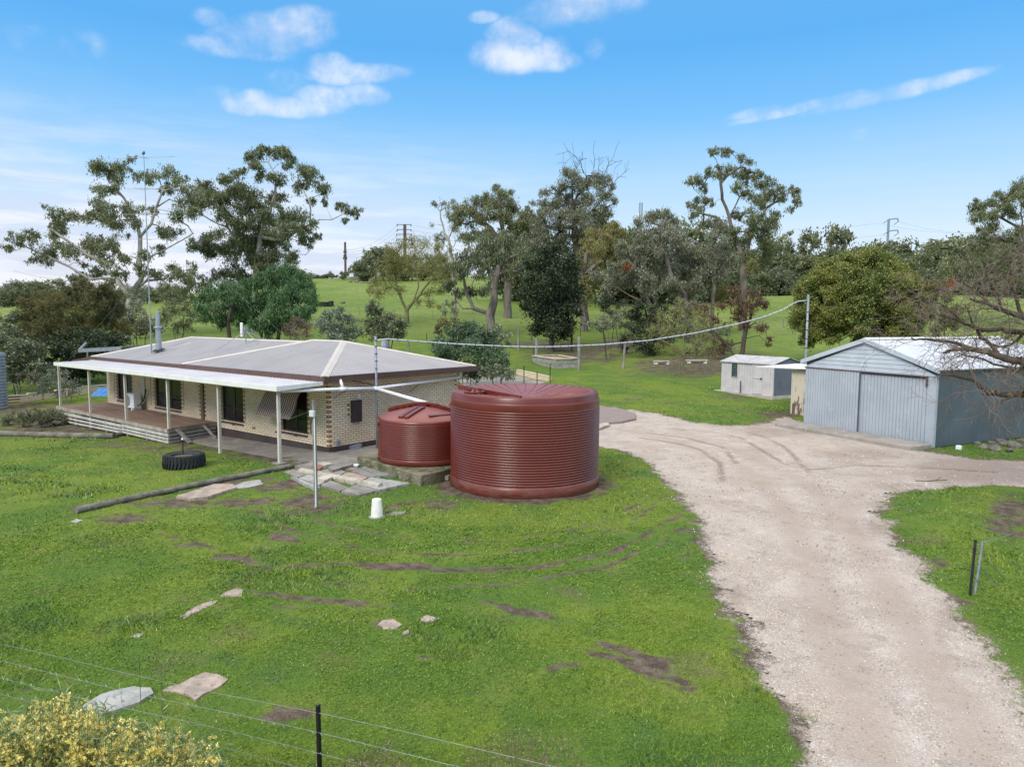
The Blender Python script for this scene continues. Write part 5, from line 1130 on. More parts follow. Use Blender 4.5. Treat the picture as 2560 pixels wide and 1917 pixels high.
for (X0, Y0, Y1, lb) in ((1020, 775, 668, 'leftmost black star picket above the large tank'), (1298, 765, 548, 'second black star picket above the large tank, the tallest'), (1455, 763, 620, 'third black star picket above the large tank, the shortest'), (1612, 740, 530, 'rightmost black star picket, at the end of the brick edging'), (1416, 430, 300, 'leaning black picket behind the raised garden bed'), (1975, 235, 38, 'dark steel post right of the ivy covered tree'), (128, 255, 155, 'thin black picket left of the big round bush')):
    x, y0, y1 = (1040+X0/4.809)/K, (800+Y0/4.809)/K, (800+Y1/4.809)/K
    p = on(x, y0+(4 if Y0 > 700 else 0)); t = at(x, y1, depth(p)); mb = MB(); mb.bar((p[0], p[1], p[2]-.2), t, .035, .035); mb.bar((p[0], p[1]+.02, p[2]-.2), (t[0], t[1]+.02, t[2]), .012, .05)
    tag(mb.build('star_picket', M['black_steel']), lb, 'picket', 'black steel star pickets')
p = on(1730*0+(1760+500/5.52)/K, (860+700/5.52)/K); t = at((1760+503/5.52)/K, (860+508/5.52)/K, depth(p)); tag(MB().bar((p[0], p[1], p[2]-.1), t, .05, .05).build('star_picket', M['pole_brown']), 'rusty steel picket in front of the small shed', 'picket')
P = [G(x, y)[:2] for x, y in ((1117, 808), (1187, 824))]; z = gzf(*P[0])
be = thing('brick_edging', (*P[0], z), 'short low brick edging wall behind the tanks', 'wall'); MB().bar((P[0][0], P[0][1], z+.05), (P[1][0], P[1][1], gzf(*P[1])+.05), .22, .5).build('wall', M['brick_front'], be); MB().bar((P[0][0], P[0][1], z+.32), (P[1][0], P[1][1], gzf(*P[1])+.32), .25, .04).build('capping', M['planter_cap'], be)
slab([(985, 822), (1060, 812), (1120, 812), (1180, 826), (1150, 834), (1000, 834)], 'concrete', 'worn bare concrete patch between house and brick edging', 'concrete patch', .03, .1, name='concrete_patch')
p = on(1009, 828); ur = thing('garden_urn', p, 'small pinkish urn near the back corner of the house', 'urn'); MB().lathe([(.12, 0), (.06, .08), (.05, .2), (.15, .32), (.2, .5), (.14, .52)], p, 16).build('bowl', M['slab_pink'], ur, smooth=True)
# white seats under the trees
for (x0, x1, y, lb) in ((1412, 1445, 786, 'white slatted bench lying under the trees, left of the small shed'), (1482, 1528, 784, 'long pale bench under the bare tree next to the small shed')):
    a = np.array(on(x0, y)); b2 = np.array(on(x1, y+1)); bn = thing('white_bench', a, lb, 'bench')
    zz = max(a[2], b2[2])+.22; mb = MB()
    for k in range(3): o = np.array([HF[0], HF[1], 0])*.14*k; mb.bar((a[0]+o[0], a[1]+o[1], zz), (b2[0]+o[0], b2[1]+o[1], zz), .11, .05)
    mb.build('seat', M['cream'], bn)
    for t in (.12, .88): c = a+(b2-a)*t; MB().bar((c[0], c[1], c[2]-.05), (c[0]+HF[0]*.1, c[1]+HF[1]*.1, zz), .3, .08).build('leg', M['cream'], bn)
def fence(pts, n, label, hgt=1.15, wires=4, pm='steel_dull', pr=.035, wr=.006, name='wire_fence'):
    P = [np.array(on(x, y)) for x, y in pts]; L = [0]
    for a, b2 in zip(P[:-1], P[1:]): L.append(L[-1]+np.linalg.norm((b2-a)[:2]))
    tops = []; fn = thing(name, P[0], label, 'fence')
    for i in range(n):
        s = L[-1]*i/(n-1); x = np.interp(s, L, [p[0] for p in P]); y = np.interp(s, L, [p[1] for p in P]); z = gzf(x, y)
        MB().bar((x, y, z-.2), (x, y, z+hgt+random.uniform(-.08, .08)), pr, pr).build('fence_post', M[pm], fn); tops.append((x, y, z))
    mb = MB()
    for w in range(wires): mb.tube([(x, y, z+hgt*(.95-w*.9/wires)) for x, y, z in tops], wr, 4)
    mb.build('fence_wire', M['wire'], fn); return fn
fence([(690, 716), (800, 722), (925, 730), (1100, 722), (1300, 718)], 16, 'nearer thin wire fence crossing the paddock behind the garden')
fence([(560, 690), (760, 680), (980, 692), (1180, 688), (1320, 690)], 18, 'farther thin wire fence crossing the middle of the green hillside')
fence([(1640, 700), (1700, 712), (1750, 726), (1800, 735)], 4, 'wire fence in the paddock between the small shed and round acacia', pm='timber_grey', pr=.09)
fence([(1600, 632), (1760, 634), (2000, 632), (2150, 630)], 14, 'distant fence at the foot of the far line of trees', pm='steel_dull', pr=.1)
# foreground wires
def fgfence():
    zp = 1.28; q = onplane(685, 1525, 2, zp); g0 = gzf(q[0], q[1])
    fn = thing('wire_fence', (q[0], q[1], g0), 'foreground wire fence with one black star picket at the bottom edge', 'fence')
    mb = MB(); mb.bar((q[0]-.03, q[1]+.03, g0-.3), (q[0], q[1], zp+.01), .03, .012); mb.bar((q[0]-.03, q[1]+.04, g0-.3), (q[0], q[1]+.01, zp+.01), .012, .035); mb.build('star_picket', M['black_steel'], fn)
    L0 = onplane(0, 1392, 2, 1.22); R0 = onplane(1150, 1641, 2, 1.22)
    d0 = L0-R0; d0 /= np.linalg.norm(d0)
    for k, z in enumerate((1.22, 1.05, .88, .72, .55)):
        pts = []; a = L0+d0*8; b2 = R0-d0*3; n = 40; barb = MB()
        for i in range(n+1):
            p = a+(b2-a)*i/n; pts.append((p[0], p[1], z+.012*math.sin(i*.7+k)))
        barb.tube(pts, .0017, 5)
        if k != 0:
            for i in range(90):
                p = a+(b2-a)*(i+.3*math.sin(i*9))/90; barb.tube([(p[0]-.012, p[1], z+.01), (p[0]+.012, p[1]+.004, z-.01)], .002, 4)
        barb.build('fence_wire', M['wire'], fn)
    for t in (onplane(300, 1420, 2, 1.22), onplane(347, 1432, 2, 1.22)): MB().tube([(t[0], t[1], 1.22), (t[0], t[1], .72)], .003, 4).build('fence_dropper', M['pole_brown'], fn)
fgfence()
p = np.array(on(2093, 1285)); t = at(2106, 1165, depth(p)-.05); fn = thing('wire_fence', p, 'short run of fence leaning at the right edge beside the driveway', 'fence')
mb = MB(); mb.bar((p[0], p[1], p[2]-.2), t, .035, .02); mb.bar((p[0]+.015, p[1]+.01, p[2]-.2), t+np.array([.015, .01, 0]), .015, .035); mb.build('star_picket', M['black_steel'], fn)
p3 = np.array(on(2104, 1280)); t2 = at(2122, 1167, depth(p3)); MB().tube([(p3[0], p3[1], p3[2]-.1), t2], .018, 7).build('steel_stake', M['steel_dull'], fn)
for (a, x, y, D) in ((.86, 2240, 1318, 13.4), (.66, 2240, 1352, 13.2), (.9, 2250, 1130, 19.0), (.4, 2230, 1420, 12.5)):
    s = p+(t-p)*a; e = at(x, y, D); MB().tube([s, (s+e)/2-np.array([0, 0, .02]), e], .007, 5).build('fence_wire', M['wire'], fn)
# ------------------------------------------------------------------ hill furniture and power lines
p = on(703, 660); tr_ = thing('stock_trough', p, 'small dark stock trough on the green hillside', 'trough'); MB().lathe([(1.0, -.1), (1.1, .55), (1.0, .55), (.92, .1)], p, 20).build('basin', M['rubber'], tr_, smooth=False); MB().box(p[0]+1.0, p[0]+1.6, p[1]-.2, p[1]+.3, p[2], p[2]+.7).build('float_box', M['rubber'], tr_)
for i, (x, y, r) in enumerate(((762, 604, 1.1), (775, 606, 1.6), (788, 605, 1.2), (800, 608, .8), (770, 610, .7), (795, 611, .7), (756, 609, .6), (783, 612, .6), (740, 655, .5), (1060, 700, .4))):
    p = on(x, y); o = rock_mesh((p[0], p[1], p[2]+r*.2), (r*1.3, r, r*.6), 300+i, n=2).build('rock', M['rock']); tag(o, 'grey boulder in the outcrop near the crest of the hill' if i < 8 else 'lone small rock on the open hillside', 'rock', 'boulders on the hill' if i < 8 else 'lone rocks on the hillside')
def ppole(x, yb, yt, D, r, arms, label, m='pole_brown'):
    b2 = at(x, yb, D); t = at(x, yt, D); o = thing('power_pole', (t[0], t[1], b2[2]), label, 'power pole')
    MB().tube([(t[0], t[1], b2[2]-6), (t[0], t[1], t[2])], [r*1.25, r], 8).build('shaft', M[m], o); w_ = np.array([HR[0], HR[1], 0])
    for (ya, hw) in arms:
        q = at(x, ya, D); h_ = hw*K*D/FOC; mb = MB(); mb.bar(q-w_*h_, q+w_*h_, .25, .22)
        for s in (-1, 1): mb.bar(q+w_*h_*s+[0, 0, .1], q+w_*h_*s+[0, 0, -.7], .22, .22)
        mb.build('crossarm', M[m], o)
    return o
ppole(745, 600, 523, 235, .35, [(542, 2.5), (551, 2.5), (556, 3.5)], 'brown power pole without wide arms, standing on the hill crest')
ppole(872.5, 600, 485, 250, .3, [(485, 15), (496, 15), (506, 16), (517, 16)], 'tall twin power pole with four crossarms behind the willow')
o = ppole(875.5, 600, 486, 250, .3, [], 'second upright of the tall twin power pole behind the willow')
tp = thing('transmission_pole', at(1919, 560, 330), 'grey steel transmission pole with angled arms above the far trees', 'transmission pole')
q = at(1919, 474, 330); qb = at(1919, 720, 330); MB().tube([(q[0], q[1], qb[2]-10), q], [.75, .5], 10).build('shaft', M['pole_grey'], tp)
for (ya,) in ((474,), (499,), (524,)):
    s = K*330/FOC; mb = MB(); c_ = at(1919, ya, 330); w_ = np.array([HR[0], HR[1], 0]); z_ = np.array([0, 0, 1])
    mb.bar(c_, c_+w_*19*s+z_*2*s, .5, .5); mb.bar(c_+w_*19*s+z_*2*s, c_+w_*21*s-z_*4*s, .4, .4); mb.bar(c_+w_*21*s-z_*4*s, c_+w_*12*s-z_*11*s, .3, .3); mb.bar(c_, c_-w_*11*s-z_*8*s, .3, .3); mb.build('arm', M['pole_grey'], tp)
lt = thing('lattice_tower', at(1384, 470, 300), 'faint pale lattice communications tower above the trees', 'tower'); mb = MB(); s = K*300/FOC; w_ = np.array([HR[0], HR[1], 0]); f_ = np.array([HF[0], HF[1], 0])
T0 = at(1384, 438, 300); H_ = 150*s
for (u, v) in ((-1, -1), (1, -1), (1, 1), (-1, 1)): mb.bar(T0+w_*u*3*s+f_*v*.6-[0, 0, H_], T0+w_*u*3*s+f_*v*.6, .16, .16)
for k in range(26):
    z0_ = -k*5*s; mb.bar(T0+w_*3*s+[0, 0, z0_], T0-w_*3*s+[0, 0, z0_-5*s], .12, .12); mb.bar(T0-w_*3*s+[0, 0, z0_], T0+w_*3*s+[0, 0, z0_-5*s], .12, .12); mb.bar(T0-w_*3*s+[0, 0, z0_], T0+w_*3*s+[0, 0, z0_], .12, .12)
mb.build('frame', M['galv'], lt)
MB().tube([at(1376, 467, 299), at(1378, 467, 299)], 1.0, 12).build('dish', M['white_trim'], lt)
for i, (pa, pb, Da, Db, sag) in enumerate((((1898, 482), (2260, 486), 330, 300, 4), ((1898, 507), (2260, 512), 330, 300, 4), ((1938, 478), (2270, 478), 330, 300, 5), ((1700, 548), (2230, 560), 230, 200, 3), ((1690, 540), (2230, 553), 230, 200, 3), ((1680, 530), (2230, 541), 230, 200, 3), ((1400, 472), (1898, 482), 420, 330, 5), ((1420, 500), (1898, 508), 420, 330, 5))):
    a = at(*pa, Da); b2 = at(*pb, Db); pts = [a+(b2-a)*t-np.array([0, 0, 4*sag*t*(1-t)]) for t in np.linspace(0, 1, 14)]
    tag(MB().tube(pts, .035, 4).build('power_line', M['pole_grey']), 'thin power line strung across the sky above the far right trees', 'power line', 'power lines')
for i, (ya, yb) in enumerate(((487, 560), (497, 563), (508, 566), (518, 569))):
    a = at(890, ya, 250); b2 = at(1180, ya+4, 230); tag(MB().tube([a+(b2-a)*t-np.array([0, 0, 4*2*t*(1-t)]) for t in np.linspace(0, 1, 10)], .03, 4).build('power_line', M['pole_grey']), 'thin power line running right from the twin power pole', 'power line', 'lines from the twin pole')
    a = at(858, ya, 250); b2 = at(747, 540+i*5, 235); tag(MB().tube([a+(b2-a)*t-np.array([0, 0, 4*2*t*(1-t)]) for t in np.linspace(0, 1, 10)], .03, 4).build('power_line', M['pole_grey']), 'thin power line between the two hilltop power poles', 'power line', 'lines between the hilltop poles')
# ------------------------------------------------------------------ trees
Z4 = lambda X, Y, R=0: (.3513*X, 293.6+.3513*Y, .3513*R)
Z5 = lambda X, Y, R=0: (690.8+.3129*X, 293.6+.3129*Y, .3129*R)
Z6 = lambda X, Y, R=0: (1209+.3129*X, 293.6+.3129*Y, .3129*R)
Z7 = lambda X, Y, R=0: (1692.6+.3129*X, 345.4+.3129*Y, .3129*R)
ZG = lambda X, Y, R=0: (.2503*X, 708+.2503*Y, .2503*R)
def frusta(P0, P1, r0, r1, n):
    P0 = np.asarray(P0); P1 = np.asarray(P1); t = P1-P0; t /= np.linalg.norm(t, axis=1)[:, None]+1e-9
    ref = np.where(np.abs(t[:, 2:3]) < .9, [[0, 0, 1.]], [[1., 0, 0]]); a = np.cross(t, ref); a /= np.linalg.norm(a, axis=1)[:, None]+1e-9; b = np.cross(t, a)
    q = np.arange(n)*2*np.pi/n; c, s = np.cos(q), np.sin(q); ring = a[:, None]*c[None, :, None]+b[:, None]*s[None, :, None]
    V = np.concatenate([P0[:, None]+ring*np.asarray(r0)[:, None, None], P1[:, None]+ring*np.asarray(r1)[:, None, None]], 1).reshape(-1, 3)
    k = np.arange(n); f = np.stack([k, (k+1) % n, n+(k+1) % n, n+k], -1)
    F = (np.arange(len(P0))[:, None, None]*2*n+f[None]).reshape(-1, 4); return V, F
def leaves(g, C, R, cover, L, Wd, droop, sq=.8, sub=9, tight=.34, up=0.0):
    C = np.asarray(C); R = np.asarray(R); out = []
    for c, r in zip(C, R):
        n = int(min(cover*math.pi*r*r/(L*Wd*.25), 6000)); m = max(3, int(sub*(.6+.8*g.random())))
        d = g.normal(size=(m, 3)); d /= np.linalg.norm(d, axis=1)[:, None]; d *= (g.uniform(.3, 1.2, m)**.8)[:, None]*r*[1, 1, sq]; d[:, 2] += up*r
        w = g.random(m)+.3; k = g.choice(m, n, p=w/w.sum()); ts = g.uniform(.6, 1.35, m)[k][:, None]; p = d[k]+g.normal(0, tight*r, (n, 3))*ts*[1, 1, .85]-np.array([0, 0, 1])*(np.abs(g.normal(0, tight*r*max(droop, 0)*1.2, n)))[:, None]
        out.append(c+p)
    P = np.concatenate(out); n = len(P)
    a = g.normal(size=(n, 3)); a /= np.linalg.norm(a, axis=1)[:, None]; a = a*(1-droop)+np.array([0, 0, -1.])*droop; a /= np.linalg.norm(a, axis=1)[:, None]+1e-9
    b = np.cross(a, g.normal(size=(n, 3))); b /= np.linalg.norm(b, axis=1)[:, None]+1e-9
    l = (L*g.uniform(.6, 1.3, n))[:, None]; w = (Wd*g.uniform(.7, 1.3, n))[:, None]
    V = np.stack([P-a*l/2, P+b*w/2-a*l*.05, P+a*l/2, P-b*w/2-a*l*.05], 1).reshape(-1, 3); return V, np.arange(4*n).reshape(n, 4)
def grow(g, trunks, C, R, r0, step=.9, wig=.13, twigs=3, tiplen=.9, bottom=.3):
    pos = []; par = []; 
    for tr in trunks:
        tr = [np.asarray(p, float) for p in tr]; first = True
        for a, b in zip(tr[:-1], tr[1:]):
            n = max(1, int(np.linalg.norm(b-a)/step))
            for i in range(0 if first else 1, n+1):
                p = a+(b-a)*i/n+(g.normal(0, wig*.5, 3) if 0 < i < n else 0)
                if first and i == 0:
                    if pos and tr is not trunks[0]:
                        d = np.linalg.norm(np.array(pos)-p, axis=1); j = int(np.argmin(d))
                        if d[j] < 2.5*step: par.append(j)
                        else: par.append(-1)
                    else: par.append(-1)
                else: par.append(len(pos)-1)
                pos.append(p)
            first = False
    nt0 = len(pos); A = [0.0]*nt0; base = np.array(trunks[0][0]); z0 = base[2]; C = np.asarray(C); R = np.asarray(R)
    H = max(C[:, 2].max()-z0, .5) if len(C) else 1
    order = np.argsort([np.min(np.linalg.norm(np.array(pos)-c, axis=1)) for c in C]) if len(C) else []
    for k in order:
        c = C[k]; Pn = np.array(pos); d = Pn-c; dist = np.linalg.norm(d, axis=1)
        cost = dist*(1+.9*np.clip((Pn[:, 2]-c[2])/(dist+.1), 0, 1))+5*np.clip((z0+bottom*H-Pn[:, 2])/H, 0, 1)*2+np.where(np.arange(len(pos)) < nt0, 0, .6)
        j = int(np.argmin(cost)); a = Pn[j]; L = dist[j]; n = max(2, int(L/step)); last = j
        if par[j] >= 0: dr = a-Pn[par[j]]; dr = dr/(np.linalg.norm(dr)+1e-6)
        else: dr = np.array([0, 0, 1.])
        for i in range(1, n+1):
            t = i/n; p = a*(1-t)+c*t+dr*L*.25*t*(1-t)*2+(g.normal(0, wig, 3) if i < n else 0)
            pos.append(p); par.append(last); A.append(0.0); last = len(pos)-1
        A[last] += R[k]**2
        for _ in range(twigs):
            e = g.normal(size=3); e[2] += .2; e /= np.linalg.norm(e); m = c+e*R[k]*.5*tiplen+g.normal(0, .05, 3)*R[k]; q = c+e*R[k]*tiplen+g.normal(0, .12, 3)*R[k]
            pos.append(m); par.append(last); A.append(0); pos.append(q); par.append(len(pos)-2); A.append(R[k]**2*.06)
    A = np.array(A, float); par = np.array(par)
    for i in range(len(A)-1, -1, -1):
        if par[i] >= 0: A[par[i]] += A[i]
    Amax = max(A.max(), 1e-6); rad = np.maximum(.72*r0*(A/Amax)**.56, max(r0*.022, .009))
    # taper along the trunk even where no branch starts
    P = np.array(pos); ii = np.where(par >= 0)[0]; rp = rad[par[ii]]; rc = rad[ii]
    for i in np.where(par < 0)[0]: rad[i] *= 1.25
    rp = np.minimum(rad[par[ii]], rc*1.6+.01)
    big = rp > .05
    out = []
    for msk, n in ((big, 7), (~big, 4)):
        if msk.any(): out.append(frusta(P[par[ii]][msk], P[ii][msk]+(P[ii]-P[par[ii]])[msk]*.06, rp[msk], rc[msk], n))
    V = np.concatenate([o[0] for o in out]); off = 0; Fs = []
    for o in out: Fs.append(o[1]+off); off += len(o[0])
    return V, np.concatenate(Fs)
def tree(name, label, cat, T, trunks, clumps, D, leaf, bark, r0, cover=1.1, L=.3, Wd=.085, droop=.55, spread=1.5, seed=1, group=None, sq=.78, sub=14, tight=.27, twigs=7, wig=.13, step=.9, extra=None, bottom=.3):
    g = np.random.default_rng(seed); s = K/FOC
    tr3 = []
    for i, t in enumerate(trunks):
        pts = [at(*T(*p[:2])[:2], D+(p[2] if len(p) > 2 else 0)) for p in t]
        if i == 0 or (len(t[0]) > 2 and t[0][2] == 0.001):
            pts[0] = np.array([pts[0][0], pts[0][1], gzf(pts[0][0], pts[0][1])-.15])
        tr3.append(pts)
    C = []; R = []
    for (X, Y, r) in clumps:
        x, y, rr = T(X, Y, r); dd = D+float(np.clip(g.normal(0, spread), -2*spread, 2*spread)); C.append(at(x, y, dd)); R.append(rr*s*dd)
    if name == 'gum_tree':
        C0 = list(C); R0 = list(R)
        for c, r in zip(C0, R0):
            for _ in range(2): C.append(c+g.normal(0, .62, 3)*r*[1.1, 1.1, .8]); R.append(r*g.uniform(.45, .7))
        R = [r*(.9 if i < len(C0) else 1) for i, r in enumerate(R)]; cover *= .68
    root = thing(name, (tr3[0][0][0], tr3[0][0][1], tr3[0][0][2]+.15), label, cat, group)
    V, F = grow(g, tr3, C, R, r0, step, wig, twigs, bottom=bottom); npmesh('trunk', V, F, M[bark], root, smooth=True)
    V, F = leaves(g, C, R, cover, L, Wd, droop, sq, sub, tight); npmesh('crown', V, F, M[leaf], root)
    if extra:
        for (nm, X, Y, r, m, dz) in extra:
            x, y, rr = T(X, Y, r); c = at(x, y, D+dz); V, F = leaves(g, [c], [rr*s*D*.8], 3.0, .3, .08, .2, 1.1, 12, .3); npmesh(nm, V, F, M[m], root)
    return root
def curly(g, p, d, L, r, lev, segs, out, curl=.35, grav=-.03, nb=(3, 6), ratio=.6, mn=.003):
    step = L/segs; pr = p; k = g.integers(nb[0], nb[1]+1); ks = set(g.choice(np.arange(1, segs), min(k, segs-1), replace=False)) if segs > 2 else set()
    for i in range(segs):
        d = d+g.normal(0, curl, 3)*math.sqrt(step)*.9+np.array([0, 0, grav]); d = d/np.linalg.norm(d); q = pr+d*step
        ra = max(r*(1-i/segs*.75), mn); rb = max(r*(1-(i+1)/segs*.75), mn); out.append((pr, q, ra, rb))
        if lev > 0 and i in ks:
            e = np.cross(d, g.normal(size=3)); e /= np.linalg.norm(e)+1e-9; nd_ = d*.55+e*.8; nd_ /= np.linalg.norm(nd_)
            curly(g, q, nd_, L*ratio*g.uniform(.6, 1.1), rb*.6, lev-1, max(3, int(segs*.75)), out, curl, grav, nb, ratio, mn)
        pr = q
    if lev > 0: curly(g, pr, d, L*ratio*.8, max(r*.3, mn), lev-1, max(3, int(segs*.7)), out, curl, grav, nb, ratio, mn)
def tubes(name, out, mat_, parent, n=4):
    P0 = np.array([o[0] for o in out]); P1 = np.array([o[1] for o in out]); V, F = frusta(P0, P1+(P1-P0)*.05, [o[2] for o in out], [o[3] for o in out], n); return npmesh(name, V, F, mat_, parent, smooth=True)
# --- the two big gums on the left
tree('gum_tree', 'spreading pale barked gum tree farthest left with open airy crown', 'tree', Z4,
     [[(770, 1200), (790, 1060), (820, 960), (868, 880), (855, 760), (862, 620), (830, 500), (760, 380), (690, 300)], [(868, 880), (930, 740), (1010, 700), (1120, 640), (1185, 600)], [(862, 620), (930, 540), (960, 440), (1000, 340)], [(820, 960), (770, 900), (790, 830)], [(800, 1000), (720, 880), (600, 760), (500, 700), (380, 620), (300, 560)], [(820, 950), (900, 890), (1000, 880)], [(720, 880), (560, 880), (420, 800), (300, 740), (200, 700)], [(500, 930), (330, 880), (200, 860), (90, 830)]],
     [(640, 200, 75), (720, 250, 65), (600, 330, 45), (740, 185, 55), (600, 200, 45), (690, 330, 50), (860, 250, 50), (950, 240, 60), (1040, 230, 60), (1110, 280, 40), (1040, 320, 45), (1150, 330, 50), (1140, 420, 70), (1090, 480, 55), (1180, 470, 50), (390, 510, 75), (350, 580, 60), (330, 480, 40), (440, 500, 45), (620, 450, 65), (760, 440, 65), (850, 450, 45), (650, 520, 75), (740, 520, 70), (570, 470, 40), (180, 640, 50), (110, 640, 45), (60, 690, 36), (210, 610, 36), (300, 700, 55), (270, 760, 55), (400, 690, 55), (440, 720, 50), (350, 660, 40), (560, 640, 60), (600, 680, 70), (540, 700, 55), (700, 640, 45), (720, 700, 45), (760, 760, 40), (820, 530, 40), (1000, 610, 55), (1055, 590, 45), (900, 740, 50), (880, 830, 50), (740, 850, 45), (690, 920, 55), (960, 850, 45), (1080, 830, 50), (1150, 850, 70), (1165, 940, 60), (1140, 900, 50), (540, 860, 40), (610, 830, 50), (470, 880, 45), (1000, 930, 30), (940, 460, 35), (980, 690, 40), (680, 780, 40), (640, 740, 50)],
     68, 'gum', 'bark_white', .52, cover=1.7, spread=1.8, seed=11, sub=8)
tree('gum_tree', 'tall dense gum tree second from left with one long bare limb to the right', 'tree', Z4,
     [[(1560, 1100), (1560, 950), (1580, 800), (1600, 620), (1660, 480), (1690, 360), (1700, 260), (1650, 160)], [(1580, 800), (1480, 680), (1400, 560), (1300, 520), (1220, 470)], [(1690, 640), (1800, 600), (1905, 545), (1960, 515), (2040, 515), (2110, 480)], [(1905, 545), (1910, 460), (1900, 400)], [(1560, 950), (1480, 900), (1350, 880)]],
     [(1540, 110, 45), (1600, 95, 45), (1680, 105, 50), (1750, 105, 50), (1800, 150, 30), (1560, 180, 45), (1600, 240, 45), (1720, 280, 50), (1850, 220, 65), (1930, 240, 60), (1990, 300, 50), (1850, 310, 50), (1400, 260, 50), (1470, 230, 40), (1430, 320, 60), (1260, 330, 70), (1215, 390, 65), (1300, 390, 60), (1380, 400, 70), (1480, 340, 75), (1560, 370, 75), (1500, 440, 70), (1380, 470, 60), (1600, 440, 75), (1660, 500, 80), (1760, 480, 55), (1840, 490, 55), (1870, 560, 55), (1860, 620, 45), (1760, 600, 75), (1660, 610, 85), (1540, 540, 70), (1440, 540, 60), (1340, 610, 60), (1250, 650, 55), (1225, 690, 40), (1300, 710, 65), (1400, 680, 80), (1500, 670, 80), (1600, 700, 85), (1720, 720, 80), (1780, 750, 45), (1340, 850, 50), (1440, 810, 60), (1500, 880, 65), (1400, 900, 50), (1600, 820, 55), (1270, 890, 40), (1920, 640, 36), (1950, 615, 26), (2000, 405, 26), (2085, 430, 36), (2150, 450, 40), (2120, 520, 22), (2190, 485, 24), (1920, 400, 30), (1700, 390, 50), (1620, 520, 70), (1560, 620, 80), (1450, 610, 60), (1640, 780, 60), (1550, 760, 60)],
     74, 'gum_dark', 'bark_white', .5, cover=2.4, spread=2.2, seed=12, sub=9)
tree('pepper_tree', 'broad bright green weeping tree behind the house roof', 'tree', Z4, [[(1410, 1240), (1400, 1150), (1420, 1060)], [(1600, 1260, .001), (1600, 1150), (1640, 1050)], [(1700, 1250, .001), (1720, 1100)]],
     [(1280, 1000, 70), (1230, 1060, 50), (1350, 960, 70), (1380, 1060, 90), (1480, 1000, 85), (1560, 900, 65), (1500, 940, 60), (1620, 880, 60), (1700, 850, 70), (1780, 855, 80), (1850, 900, 75), (1890, 980, 65), (1780, 980, 100), (1660, 960, 100), (1560, 1030, 95), (1680, 1090, 100), (1800, 1090, 85), (1860, 1070, 60), (1480, 1110, 65), (1620, 1170, 80), (1740, 1160, 70), (1310, 1130, 60), (1540, 1140, 60), (1900, 1040, 45), (1400, 960, 60), (1250, 960, 40)],
     52, 'pepper', 'bark_dark', .25, cover=2.6, L=.2, Wd=.06, droop=.6, spread=1.5, seed=13, sub=14, tight=.2)
def shrub(label, T, clumps, D, leaf, seed, cover=1.7, L=.2, Wd=.08, droop=.1, spread=.8, bark='bark_dark', base=None, r0=.07, tw=4, name='shrub', cat='shrub', group=None, tight=.22, sub=15):
    if base is None: base = (sum(c[0] for c in clumps)/len(clumps), max(c[1] for c in clumps)+10)
    bx_, by_ = base; ym = sum(c[1] for c in clumps)/len(clumps)
    return tree(name, label, cat, T, [[(bx_, by_), (bx_, by_*.4+ym*.6)], [(bx_+10, by_, .001), (bx_+40, ym)], [(bx_-10, by_, .001), (bx_-40, ym)]], clumps, D, leaf, bark, r0, cover=cover, L=L, Wd=Wd, droop=droop, spread=spread, seed=seed, twigs=tw, tight=tight, sub=sub, step=.4, wig=.06, group=group, bottom=.05)
shrub('rounded bronze topped broom shrub at far left, behind the garden wall', Z4, [(180, 1040, 75), (260, 1010, 75), (330, 1040, 75), (200, 1120, 90), (300, 1120, 100), (160, 1200, 80), (260, 1220, 100), (370, 1180, 90), (120, 1120, 60)], 46, 'brown_olive', 21, L=.3, Wd=.035, droop=-.4, cover=2.4)
shrub('taller bronze broom shrub just left of the pale gum trunk', Z4, [(440, 960, 60), (520, 930, 60), (600, 950, 70), (660, 1010, 75), (470, 1040, 85), (580, 1050, 95), (690, 1090, 75), (520, 1150, 100), (640, 1170, 100), (720, 1180, 60), (400, 1010, 50)], 49, 'brown_olive', 22, L=.3, Wd=.035, droop=-.4, cover=2.4)
shrub('dark tangled shrub under the bronze brooms, behind the canopy', Z4, [(420, 1270, 100), (540, 1270, 100), (660, 1270, 90), (380, 1370, 90), (480, 1380, 80), (300, 1310, 90), (740, 1260, 60), (560, 1360, 70), (200, 1400, 70), (640, 1360, 60), (500, 1440, 60), (420, 1440, 70), (340, 1430, 60), (600, 1430, 55), (250, 1460, 50), (460, 1480, 50)], 45, 'darkgreen', 23, cover=2.0)
shrub('loose grey green shrub at the left edge of the photo', Z4, [(40, 1130, 65), (60, 1230, 75), (120, 1300, 85), (40, 1330, 75), (200, 1330, 75), (100, 1400, 75), (20, 1420, 60), (230, 1420, 65), (330, 1440, 50), (-40, 1250, 80), (60, 1470, 60), (140, 1470, 60), (-20, 1480, 60), (220, 1480, 50), (0, 1380, 60)], 41, 'olive', 24, cover=1.9)
shrub('grey green shrub beside the flue and the pale gum trunk', Z4, [(830, 1010, 50), (880, 960, 34), (840, 1080, 70), (900, 1120, 60), (820, 1180, 60), (900, 1200, 60), (960, 1180, 45), (780, 1120, 50)], 54, 'gum_grey', 25, cover=1.3)
shrub('dark purplish half bare shrub right of the flue', Z4, [(1050, 1080, 60), (1120, 1070, 70), (1170, 1110, 50), (1080, 1160, 60), (1150, 1170, 45), (1010, 1120, 50), (1060, 1030, 40)], 56, 'gum_dark', 26, cover=.9, Wd=.05, tw=14)
shrub('brown leafless shrub behind the roof, right of the pepper tree', Z4, [(1780, 1180, 40), (1830, 1150, 50), (1880, 1180, 50), (1820, 1220, 50), (1880, 1230, 40)], 43, 'rust', 27, cover=.35, Wd=.03, tw=40, bark='twig_pink', r0=.05)
